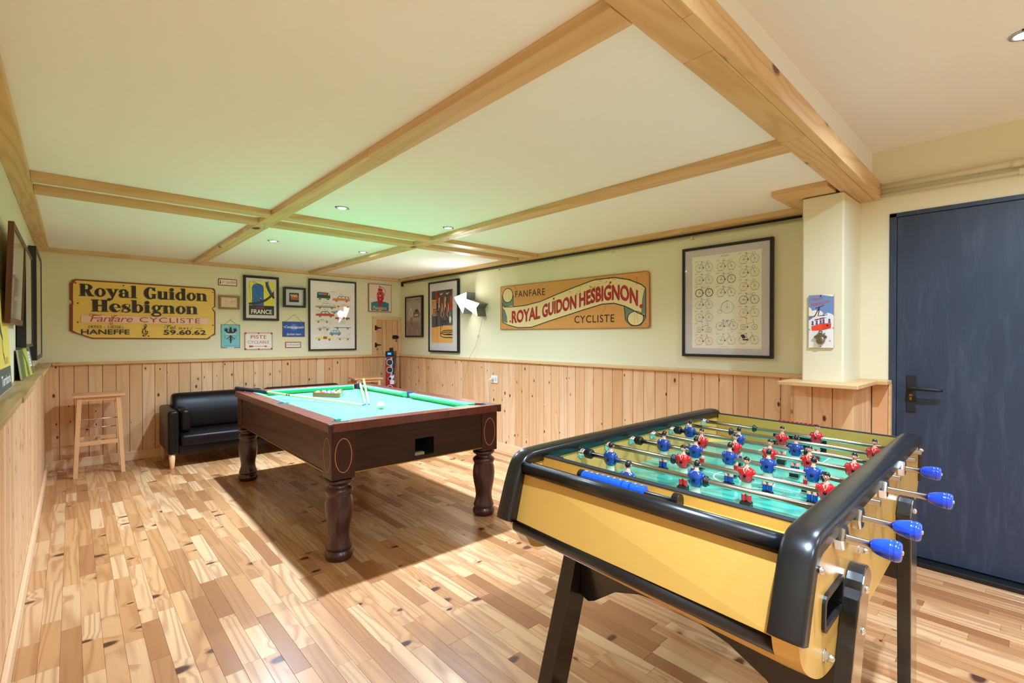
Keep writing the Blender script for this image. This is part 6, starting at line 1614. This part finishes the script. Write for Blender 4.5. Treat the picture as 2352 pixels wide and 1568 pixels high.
def side(wa, wb, near, rubber_w, name_):
    top = sm(near + [(1.36, 0.898), (1.412, 0.890), (1.434, 0.845), (1.455, 0.725)], 4)
    bottom = sm([(1.455, 0.725), (1.43, 0.69), (1.37, 0.645), (1.27, 0.605), (1.15, 0.588), (1.00, 0.585), (0.2, 0.585), (0.12, 0.590), (0.05, 0.606), (near[0][0] + 0.075, 0.645), (near[0][0] + 0.018, 0.690), near[0]], 4)
    poly = top + bottom[1:-1]
    m = MB()
    hs = []
    if name_ == 'right':
        hs = [[(0.050, 0.700), (0.050, 0.765), (0.196, 0.765), (0.196, 0.700)]]
        hs = [rrect(0.052, 0.700, 0.194, 0.764, 0.016, 4)[::-1]]
    m.prism(poly, lambda a, b: F3(a, wa, b), lambda a, b: F3(a, wb, b), holes=hs)
    p_ = obj('side_panel', m, YEL, FT, 0.002)
    # rubber edge: rounded channel swept along the top path
    cw = (rubber_w[0] + rubber_w[1]) / 2; hw_ = (rubber_w[1] - rubber_w[0]) / 2
    sec = [(-hw_, -0.024), (-hw_, 0.004), (-hw_ * .93, 0.009), (-hw_ * .75, 0.0125), (-hw_ * .4, 0.0145), (0, 0.015), (hw_ * .4, 0.0145), (hw_ * .75, 0.0125), (hw_ * .93, 0.009), (hw_, 0.004), (hw_, -0.024), (hw_ * .8, -0.0255), (-hw_ * .8, -0.0255)]
    rings = []
    for i, (a, b) in enumerate(top):
        p0 = Vector(top[max(0, i - 1)]); p1 = Vector(top[min(len(top) - 1, i + 1)]); d = (p1 - p0).normalized(); nn = Vector((-d.y, d.x))
        rings.append([F3(a + nn.x * h, cw + u, b + nn.y * h) for u, h in sec])
    m = MB(); m.loft(rings); obj('rubber_edge', m, RUB, p_)
    return p_
near_l = [(-0.045, 0.712), (-0.004, 0.850), (0.022, 0.890), (0.075, 0.898)]
near_r = [(-0.098, 0.738), (-0.052, 0.860), (-0.022, 0.893), (0.040, 0.898)]
PL = side(0.004, 0.046, near_l, (-0.004, 0.052), 'left')
PR = side(0.778, 0.8225, near_r, (0.771, 0.832), 'right')
# lining of the ball opening
m = MB()
ri = rrect(0.058, 0.706, 0.188, 0.758, 0.012, 4); ro = rrect(0.046, 0.694, 0.200, 0.770, 0.020, 4)
m.prism(ro, lambda a, b: F3(a, 0.8285, b), lambda a, b: F3(a, 0.8215, b), holes=[ri[::-1]])
m.prism(rrect(0.0525, 0.7005, 0.1935, 0.7635, 0.016, 4), lambda a, b: F3(a, 0.822, b), lambda a, b: F3(a, 0.72, b), holes=[ri[::-1]])
obj('ball_return', m, BLACK, PR)
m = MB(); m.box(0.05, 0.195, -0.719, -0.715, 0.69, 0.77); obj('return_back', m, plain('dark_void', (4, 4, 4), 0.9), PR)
# near end: leaning front board between the panels, shelf, two round black bumpers
def bar_sw(p0, p1, w0, w1, mat, name, parent=FT, bev=0.001):
    """plank spanning left panel -> right panel; p=(s,z) outline for each end"""
    m = MB(); m.loft([[F3(a, w0, b) for a, b in p0], [F3(a, w1, b) for a, b in p1]], smooth=False); return obj(name, m, mat, parent, bev)
w0, w1 = 0.0465, 0.7775
fl = [(0.012, 0.850), (-0.022, 0.708), (-0.006, 0.704), (0.028, 0.848)]; fr = [(-0.012, 0.857), (-0.060, 0.712), (-0.044, 0.708), (0.006, 0.855)]
bar_sw(fl, fr, w0, w1, YELY, 'front_board')
bar_sw([(-0.012, 0.690), (0.020, 0.652), (0.044, 0.652), (0.012, 0.70)], [(-0.052, 0.692), (-0.012, 0.640), (0.012, 0.640), (-0.02, 0.70)], w0, w1, YELY, 'lower_board')
def bumper(cl_, cr_, r, nm):
    m = MB(); rings = []
    for w_, (cs, cz) in ((w0, cl_), (w1, cr_)):
        rings.append([F3(cs + r * math.cos(2 * PI * k / 18), w_, cz + r * 1.05 * math.sin(2 * PI * k / 18)) for k in range(18)])
    m.loft(rings); return obj(nm, m, RUB, FT)
bumper((0.014, 0.862), (-0.006, 0.869), 0.0195, 'bumper')
bumper((-0.016, 0.694), (-0.044, 0.692), 0.0175, 'bumper')
bar_sw([(0.020, 0.8605), (0.108, 0.852), (0.108, 0.842), (0.020, 0.848)], [(0.006, 0.868), (0.108, 0.8565), (0.108, 0.845), (0.006, 0.853)], w0, w1, YELY, 'score_shelf')
bar_sw([(0.094, 0.745), (0.118, 0.745), (0.118, 0.882), (0.094, 0.882)], [(0.094, 0.745), (0.118, 0.745), (0.118, 0.882), (0.094, 0.882)], w0, w1, YELY, 'inner_end_board')
bar_sw([(0.093, 0.8822), (0.119, 0.8822), (0.119, 0.885), (0.093, 0.885)], [(0.093, 0.8822), (0.119, 0.8822), (0.119, 0.885), (0.093, 0.885)], w0, w1, FELT, 'felt_strip')
# far end board with goal mouth
goal = [(0.315, 0.768), (0.512, 0.768), (0.512, 0.832), (0.315, 0.832)]
m = MB(); m.prism([(w0, 0.745), (w1, 0.745), (w1, 0.884), (w0, 0.884)], lambda a, b: F3(1.3957, a, b), lambda a, b: F3(1.418, a, b), holes=[goal[::-1]])
fb = obj('inner_end_board', m, YELY, FT)
m = MB(); m.box(1.3950, 1.4190, -w1, -w0, 0.8842, 0.8868); obj('felt_strip', m, FELT, fb)
m = MB(); m.box(1.4185, 1.422, -0.53, -0.30, 0.75, 0.85); m.box(1.3945, 1.3957, -0.520, -0.509, 0.767, 0.834); m.box(1.3945, 1.3957, -0.318, -0.307, 0.767, 0.834); obj('goal', m, plain('goal_black', (10, 10, 10), 0.7), fb)
m = MB()
for k in range(9): m.box(1.420, 1.434, -0.47 + 0.011 * k * 1.6, -0.47 + 0.011 * k * 1.6 + 0.009, 0.882, 0.8905)
ob = obj('score_bead_row', m, plain('red_beads', (200, 50, 44), 0.35), FT); ob['kind'] = 'stuff'
fl2 = [(1.448, 0.86), (1.468, 0.725), (1.452, 0.723), (1.432, 0.858)]
bar_sw([(1.42, 0.87), (1.448, 0.745), (1.436, 0.745), (1.419, 0.83)], [(1.42, 0.87), (1.448, 0.745), (1.436, 0.745), (1.419, 0.83)], w0, w1, YELY, 'back_board')
m = MB(); m.box(0.10, 1.40, -w1, -w0, 0.602, 0.615); obj('cabinet_floor', m, BLACK_MATT, FT)
# playfield
FIELD = NT('turquoise_playfield'); _tc = FIELD.n('ShaderNodeTexCoord'); _n = FIELD.noise(FIELD.vmath('MULTIPLY', _tc.outputs['Object'], (6, 1.2, 1)), 4, 5, 0.7)
FIELD.col(FIELD.mix(FIELD.math('MULTIPLY', _n, 0.5), srgb(62, 176, 152), srgb(110, 214, 190))); FIELD.rough(0.16); FIELD.set(Coat_Weight=0.6, Coat_Roughness=0.06); FIELD = FIELD.m
ZFD = 0.762
m = MB(); m.box(0.1185, 1.3955, -w1, -w0, ZFD - 0.012, ZFD); pf = obj('playfield', m, FIELD, FT)
# white markings
mk = MB(); zz = ZFD + 0.0004
def seg2(a, b, wd=0.004):
    a, b = Vector(a), Vector(b); d = (b - a).normalized(); nn = Vector((-d.y, d.x)) * wd / 2
    mk.add([F3(*(a + nn), zz), F3(*(a - nn), zz), F3(*(b - nn), zz), F3(*(b + nn), zz)], [(0, 1, 2, 3)])
scn = (0.1185 + 1.3955) / 2; wc = (w0 + w1) / 2
seg2((scn, w0 + .002), (scn, w1 - .002))
for k in range(32):
    a0, a1 = 2 * PI * k / 32, 2 * PI * (k + 1) / 32; r = 0.098
    seg2((scn + r * math.cos(a0), wc + r * math.sin(a0)), (scn + r * math.cos(a1), wc + r * math.sin(a1)), .005)
for sg in (-1, 1):
    se = scn + sg * 0.50; sgoal = scn + sg * 0.636
    seg2((se, wc - .125), (se, wc + .125)); seg2((se, wc - .125), (sgoal, wc - .125)); seg2((se, wc + .125), (sgoal, wc + .125))
mk.lathe([(0.0001, 0), (0.007, 0)], scn, -wc, zz, 14)
obj('markings', mk, plain('white_marking', (226, 236, 228), 0.4), pf)
RAMP = plain('yellow_ramp', (206, 182, 92), 0.35)
for s_c, sg in ((0.1185, 1), (1.3955, -1)):
    for w_c, wg in ((w0, 1), (w1, -1)):
        m = MB(); a, b, c_ = F3(s_c, w_c, ZFD + 0.020), F3(s_c + sg * 0.13, w_c, ZFD + 0.0005), F3(s_c, w_c + wg * 0.13, ZFD + 0.0005); d_ = F3(s_c, w_c, ZFD + 0.0002)
        m.add([a, b, c_, d_], [(0, 1, 2), (0, 3, 1), (0, 2, 3), (1, 3, 2)]); obj('corner_ramp', m, RAMP, pf)

# ------------------------------------------------ players
SKIN = plain('painted_skin', (226, 164, 134), 0.35, coat=0.3); HAIR = plain('painted_black_hair', (18, 18, 20), 0.22, coat=0.5)
SHORT = plain('painted_white_shorts', (214, 212, 190), 0.35, coat=0.3)
SHOE = plain('painted_black_boots', (12, 12, 13), 0.2, coat=0.5)
BLUE_S = plain('painted_blue_shirt', (18, 62, 140), 0.2, coat=0.5); RED_S = plain('painted_red_shirt', (196, 26, 34), 0.2, coat=0.5)
PIN = plain('rivet_dark', (44, 44, 48), 0.25, 0.9)
def player_mesh(shirt, nm):
    """origin at the rod; faces local +X; arms along Y"""
    m = MB(); n_ = 14
    mats = [SKIN, HAIR, SHORT, SHOE, shirt, PIN]
    def ring(z, rx, ry, cx=0, p=2.6):
        out = []
        for k in range(n_):
            a = 2 * PI * k / n_; c, s_ = math.cos(a), math.sin(a)
            out.append((cx + rx * math.copysign(abs(c) ** (2 / p), c), ry * math.copysign(abs(s_) ** (2 / p), s_), z))
        return out
    S_ = 1.12; BW = 0.78
    body = [(-.042, .0085, .0145, 2), (-.030, .0105, .0165, 2), (-.018, .0100, .0150, 2), (-.0165, .0120, .0165, 4), (-.006, .0140, .0215, 4), (.004, .0135, .0232, 4), (.012, .0125, .0225, 4), (.018, .0100, .0165, 4), (.0215, .0070, .0085, 0), (.025, .0055, .0056, 0), (.030, .0055, .0056, 0)]
    rings = [ring(z * S_, rx * S_, ry * S_ * BW) for z, rx, ry, q in body]
    m.loft(rings, mats=[2, 2, 4, 4, 4, 4, 4, 4, 0, 0])
    # neck opening of the shirt
    m.add([(0.0118 * S_, -.006 * S_, .0185 * S_), (0.0138 * S_, 0, .006 * S_), (0.0118 * S_,   .006 * S_, .0185 * S_), (.007 * S_, 0, .023 * S_)], [(0, 1, 3), (1, 2, 3)], 0)
    # sleeves
    for sg in (-1, 1):
        m.loft([[(0.0055 * math.cos(a) * S_ * q, sg * (yy * .80 + 0.0028 * math.sin(a) * q) * S_, (zz_ + 0.0085 * math.sin(a) * 0) * S_ + 0.006 * math.sin(a) * S_ * q) for a in [2 * PI * k / 10 for k in range(10)]] for yy, zz_, q in ((.018, .013, 1.0), (.0235, .006, 1.15), (.025, -.004, 1.05), (.022, -.012, 0.8))], mi=4)
    # legs, socks, boots
    for sg in (-1, 1):
        cy = sg * .0068 * S_
        lr = [(-.040, .0080, .0070), (-.052, .0066, .0060), (-.058, .0070, .0064), (-.066, .0068, .0062), (-.072, .0066, .0062)]
        rr_ = []
        for z, rx, ry in lr: rr_.append([(rx * S_ * math.cos(a), cy + ry * S_ * math.sin(a), z * S_) for a in [2 * PI * k / 10 for k in range(10)]])
        m.loft(rr_, mats=[0, 4, 4, 4])
    b = 0.0135 * S_; 
    m.loft([[(-.009 * S_ + .000, -b * q1, z), (.0125 * S_ * q2, -b * q1, z), (.0125 * S_ * q2, b * q1, z), (-.009 * S_, b * q1, z)] for z, q1, q2 in ((-.087 * S_, 1, 1), (-.074 * S_, 1, 1), (-.070 * S_, .85, .7))], mi=3, smooth=False)
    # head
    hz = .0385 * S_
    def hm(x, y, z):
        if z > 0.0038 * S_: return 1
        if x < -0.001 and z > -0.004 * S_: return 1
        if abs(y) > 0.0058 * S_ and z > -0.001: return 1
        return 0
    m.ball(0.0008, 0, hz, 0.0092 * S_, 16, 12, sc=(0.98, 0.86, 1.12), matfn=hm)
    m.ball(0.0105 * S_, 0, hz - .0012 * S_, 0.0018 * S_, 6, 5, mi=0, sc=(1, .8, 1.2))
    for sg in (-1, 1):
        m.ball(0.0089 * S_, sg * .0030 * S_, hz + .0010 * S_, 0.0011 * S_, 6, 4, mi=1)
        m.ball(0.0, sg * .0082 * S_, hz - .0005, 0.0020 * S_, 6, 4, mi=0)
    m.ball(0.0088 * S_, 0, hz - .0050 * S_, 0.0012 * S_, 6, 4, mi=4, sc=(.5, 2.2, .5))
    m.ball(0.0065 * S_, 0, hz + .0062 * S_, 0.0034 * S_, 8, 6, mi=1, sc=(.8, 1.9, .8))
    # rivet through the chest, both sides
    for sg in (-1, 1): m.lathe([(0.0001, sg * .0172 * S_), (.0030 * S_, sg * .0168 * S_), (.0042 * S_, sg * .0150 * S_)], 0, 0, 0, 10, 'x', mi=5)
    return m.mesh(nm, mats)
PB = player_mesh(BLUE_S, 'player'); PRd = player_mesh(RED_S, 'player')
HND = plain('blue_handle', (16, 66, 196), 0.16, coat=0.6); RODM = plain('rod_steel', (176, 166, 154), 0.24, 1.0)
BUFF = plain('black_buffer', (16, 16, 17), 0.4)
RODZ = 0.8658
rods = [('blue', [0.33], 0.1346), ('blue', [0.166, 0.454], 0), ('red', [0.337, 0.533, 0.735], 0), ('blue', [0.183, 0.304, 0.421, 0.541, 0.665], 0), ('red', [0.253, 0.377, 0.494, 0.614, 0.736], 0), ('blue', [0.132, 0.331, 0.531], 0), ('red', [0.439, 0.737], 0), ('red', [0.520], 0)]
hend = {0: 0.883, 1: 0.896, 3: 0.925, 5: 0.879}
names_ = ['goalkeeper', 'two man defence', 'three man attack', 'five man midfield', 'five man midfield', 'three man attack', 'two man defence', 'goalkeeper']
m = MB(); m.lathe([(q * .86, h * .60) for q, h in [(0.0001, 0), (0.0105, 0.000), (0.0120, 0.0015), (0.0140, 0.004), (0.0185, 0.020), (0.0220, 0.038), (0.0232, 0.050), (0.0236, 0.052), (0.0226, 0.0535), (0.0236, 0.055), (0.0226, 0.0565), (0.0236, 0.058), (0.0226, 0.0595), (0.0236, 0.061), (0.0236, 0.066), (0.0225, 0.073), (0.0190, 0.0785), (0.012, 0.0805), (0.0001, 0.081)]], seg=32)
HMESH = m.mesh('handle', [HND])
m = MB(); m.lathe([(0.0045, 0.0480), (0.0045, 0.0495), (0.0030, 0.0505), (0.0001, 0.0508)], seg=12); HCAP = m.mesh('handle_cap', [CHROME])
m = MB(); m.lathe([(0.0085, 0.0), (0.0245, 0.0), (0.0262, 0.003), (0.0262, 0.015), (0.0235, 0.019), (0.0085, 0.0195)], seg=6, smooth=False); NUT = m.mesh('hex_nut', [CHROME])
m = MB(); m.lathe([(0.0085, 0.0), (0.021, 0.0), (0.0225, 0.002), (0.020, 0.004), (0.014, 0.005), (0.0145, 0.010), (0.012, 0.012), (0.012, 0.017), (0.0085, 0.018)], seg=20); BUSH = m.mesh('bushing', [CHROME])
m = MB(); m.lathe([(0.0082, 0.0), (0.0135, 0.001), (0.0165, 0.006), (0.015, 0.010), (0.0168, 0.014), (0.015, 0.018), (0.0165, 0.023), (0.0125, 0.028), (0.0082, 0.029)], seg=18); BUF = m.mesh('buffer', [BUFF])
m = MB(); m.lathe([(0.0082, 0.0), (0.0155, 0.0), (0.0158, 0.003), (0.0155, 0.006), (0.0105, 0.007), (0.0105, 0.013), (0.0082, 0.0135)], seg=18); STOP = m.mesh('stop_ring', [BUFF])
for i, (team, ws, _) in enumerate(rods):
    sr = 0.1346 + 0.1571 * i
    R0 = bpy.data.objects.new('rod', None); COL.objects.link(R0)
    # the rod itself is the part; players, handle and fittings are its sub-parts
    bpy.data.objects.remove(R0)
    mr = MB()
    if team == 'blue': a, b = -0.030, hend[i] + 0.004
    else: a, b = -0.018, 0.850
    mr.tube([(0, -a, 0), (0, -b, 0)], 0.0078, 14)
    rod = obj('rod', mr, RODM, FT); rod.location = (sr, 0, RODZ)
    def put(nm, mesh_, w_, flip=False, rx=0.0):
        o = link(nm, mesh_, rod); o.location = (0, -w_, 0)
        # lathe axis is z: turn it along the rod (+w = -y) or the other way
        o.rotation_euler = (PI / 2, 0, 0) if not flip else (-PI / 2, 0, 0); return o
    put('bushing', BUSH, 0.0462); put('bushing', BUSH, 0.7778, True)
    if team == 'blue':
        put('hex_nut', NUT, 0.8228)
        put('handle', HMESH, hend[i]); put('handle_cap', HCAP, hend[i])
        put('buffer', BUF, 0.066)
    else:
        put('hex_nut', NUT, 0.0036, True); put('handle', HMESH, -0.019, True); put('handle_cap', HCAP, -0.019, True)
    for w_ in ws:
        o = link('player', PB if team == 'blue' else PRd, rod); o.location = (0, -w_, 0)
        tilt = {0: 0.0, 1: 0.02, 2: -0.05, 3: 0.04, 4: 0.06, 5: 0.03, 6: -0.03, 7: 0.02}[i]
        o.rotation_euler = (0, tilt, 0) if team == 'blue' else (0, -tilt, PI)
    st = {1: [0.478], 0: [], 2: [0.300], 3: [0.690], 5: [0.560], 4: [], 6: [0.235], 7: [0.275]}[i]
    for w_ in st: put('stop_ring', STOP, w_)
    if i == 3: pass
# acorn nuts on the right panel
m = MB(); m.lathe([(0.013, 0.0), (0.013, 0.0015), (0.0105, 0.0016), (0.0105, 0.0020)], seg=20); m.lathe([(0.0092, 0.0016), (0.0092, 0.0085)], seg=6, smooth=False); m.lathe([(0.0072, 0.0085), (0.0072, 0.012), (0.0058, 0.0160), (0.003, 0.0185), (0.0001, 0.019)], seg=16); ACORN = m.mesh('acorn_nut', [plain('zinc_nut', (206, 204, 198), 0.25, 1.0)])
for s_, z_ in ((1.385, 0.850), (1.005, 0.748), (-0.022, 0.848), (0.375, 0.765), (0.072, 0.644)):
    o = link('acorn_nut', ACORN, PR); o.location = F3(s_, 0.8226, z_); o.rotation_euler = (PI / 2, 0, 0)
    if 0.2 < s_ < 1.1: o = link('acorn_nut', ACORN, PL)
    else: continue
    o.location = F3(s_, 0.0038, z_); o.rotation_euler = (-PI / 2, 0, 0)
# ------------------------------------------------ score counter on the shelf
sc_ = thing('score_counter', 'black rod with ten blue scoring blocks on the near shelf of the football table', 'score counter')
wA, wB = 0.223, 0.527
pA = Mx @ Vector(F3(0.058, wA, 0.8583)); pB = Mx @ Vector(F3(0.052, wB, 0.8637))
dv = (pB - pA); LC = dv.length
yv = dv.normalized(); xv = yv.cross(Vector((0, 0, 1))).normalized(); zv = xv.cross(yv)
Ms = Matrix((yv, -xv, zv)).transposed().to_4x4(); Ms.translation = pA
sc_.matrix_world = Ms
def dblock(x0_, x1_, r, mi=0, h=0.018):
    prof = [(-r, 0.0)] + [(-r, h * .45)] + [(r * math.cos(math.radians(a)), h * .45 + (h * .62) * math.sin(math.radians(a))) for a in (160, 135, 110, 90, 70, 45, 20)] + [(r, h * .45), (r, 0.0)]
    m = MB(); m.loft([[(x0_, a, b) for a, b in prof], [(x1_, a, b) for a, b in prof]], smooth=False); return m
obj('end_block', dblock(0, 0.013, 0.0165, h=0.027), BLACK, sc_, 0.001); obj('end_block', dblock(LC - 0.017, LC, 0.0175, h=0.028), BLACK, sc_, 0.001)
m = MB(); m.tube([(0.010, 0, 0.011), (LC - 0.012, 0, 0.011)], 0.0055, 10); obj('rail', m, BLACK, sc_)
BB_ = plain('blue_score_block', (18, 84, 206), 0.25, coat=0.3); xq = 0.0135
for k in range(10):
    wq = 0.0182; gap = {7: 0.004, 8: 0.006}.get(k, 0.0004); xq += gap
    bl = obj('score_block', dblock(xq, xq + wq, 0.0165, h=0.026), BB_, sc_, 0.0012)
    num = str(10 - k); vs, fs = glyphs(num, 0.02)
    x0_, x1_ = min(p[0] for p in vs), max(p[0] for p in vs); hh = 0.0075; sc2 = hh / 0.7
    m = MB(); m.add([(xq + wq / 2 + (p[0] - (x0_ + x1_) / 2) * sc2, -0.0035 + p[1] * sc2, 0.0282) for p in vs], fs); obj('number', m, plain('white_digit', (226, 232, 240), 0.4), bl)
    xq += wq
# ------------------------------------------------ legs and aprons
LEGB = plain('black_leg_lacquer', (20, 17, 16), 0.28, coat=0.4)
PLATE = plain('polished_leg_plate', (188, 180, 172), 0.2, 1.0)
def zfoot(s_, w_):
    p = Mx @ Vector(F3(s_, w_, 0)); return -p.z / (Mx.to_3x3() @ Vector((0, 0, 1))).z
def fleg(wa, wb, st, zt, sb, width, plate_side, name='leg'):
    """outline in (s,z): top centre/edge line from (st,zt) to (sb, floor); front edge given, extends +width in s"""
    def front(z): return st + (sb - st) * (zt - z) / (zt - 0.0)
    z0 = zfoot(sb + width / 2, (wa + wb) / 2) + 0.0005
    top = zt
    r = width / 2; c = (front(top) + r, top - r)
    pts = [(front(z0), z0), (front(z0) + width, z0), (front(top - r) + width, top - r)]
    pts += [(c[0] + r * math.cos(math.radians(a)), c[1] + r * math.sin(math.radians(a))) for a in (15, 35, 55, 75, 90, 105, 125, 145, 165)]
    pts += [(front(top - r), top - r)]
    m = MB(); m.prism(pts, lambda a, b: F3(a, wa, b), lambda a, b: F3(a, wb, b)); L_ = obj(name, m, LEGB, FT, 0.003)
    if plate_side:
        wo = wb if plate_side > 0 else wa
        m = MB(); k = 0.004
        q = [(a + (k if a < c[0] + (b - c[1]) * 0 else -k) * 0.5, b - (k if b > c[1] else 0)) for a, b in pts]
        m.prism(q, lambda a, b: F3(a, wo + plate_side * 0.0003, b), lambda a, b: F3(a, wo + plate_side * 0.0022, b)); pl = obj('steel_plate', m, PLATE, L_)
        for zr in (0.720, 0.640):
            m = MB(); m.lathe([(0.0001, .0062), (.004, .0056), (.0078, .0032), (.0092, 0.0)], seg=16)
            me = m.mesh('rivet', [CHROME]); o = link('rivet', me, L_); o.location = F3(front(zr) + width * .58, wo + plate_side * 0.0022, zr - 0.0); o.rotation_euler = (PI / 2, 0, 0) if plate_side > 0 else (-PI / 2, 0, 0)
    return L_
fleg(0.8235, 0.8540, 0.222, 0.768, -0.055, 0.104, 1)        # near right
fleg(0.8235, 0.8590, 0.900, 0.768, 1.080, 0.125, 1)        # far right
fleg(-0.052, 0.0030, 0.435, 0.800, 0.185, 0.100, -1)        # near left
fleg(-0.052, 0.0030, 0.960, 0.800, 1.200, 0.100, -1)        # far left
def apron(sl, sr_, pts_, name='apron'):
    m = MB(); up = [(0.0030, 0.583), (0.8235, 0.583)]
    poly = up + pts_[::-1]
    f = lambda w_: sl + (sr_ - sl) * w_ / WD
    m.prism(poly, lambda a, b: F3(f(a), a, b), lambda a, b: F3(f(a) + 0.022, a, b)); return obj(name, m, LEGB, FT, 0.002)
ar = [(0.0035, 0.33), (0.045, 0.325), (0.075, 0.340), (0.17, 0.415), (0.27, 0.455), (0.38, 0.475), (0.48, 0.478), (0.57, 0.468), (0.67, 0.435), (0.75, 0.38), (0.78, 0.345), (0.823, 0.335)]
apron(0.36, 0.20, ar)
apron(1.05, 1.02, [(w_, max(z_, 0.47)) for w_, z_ in ar])
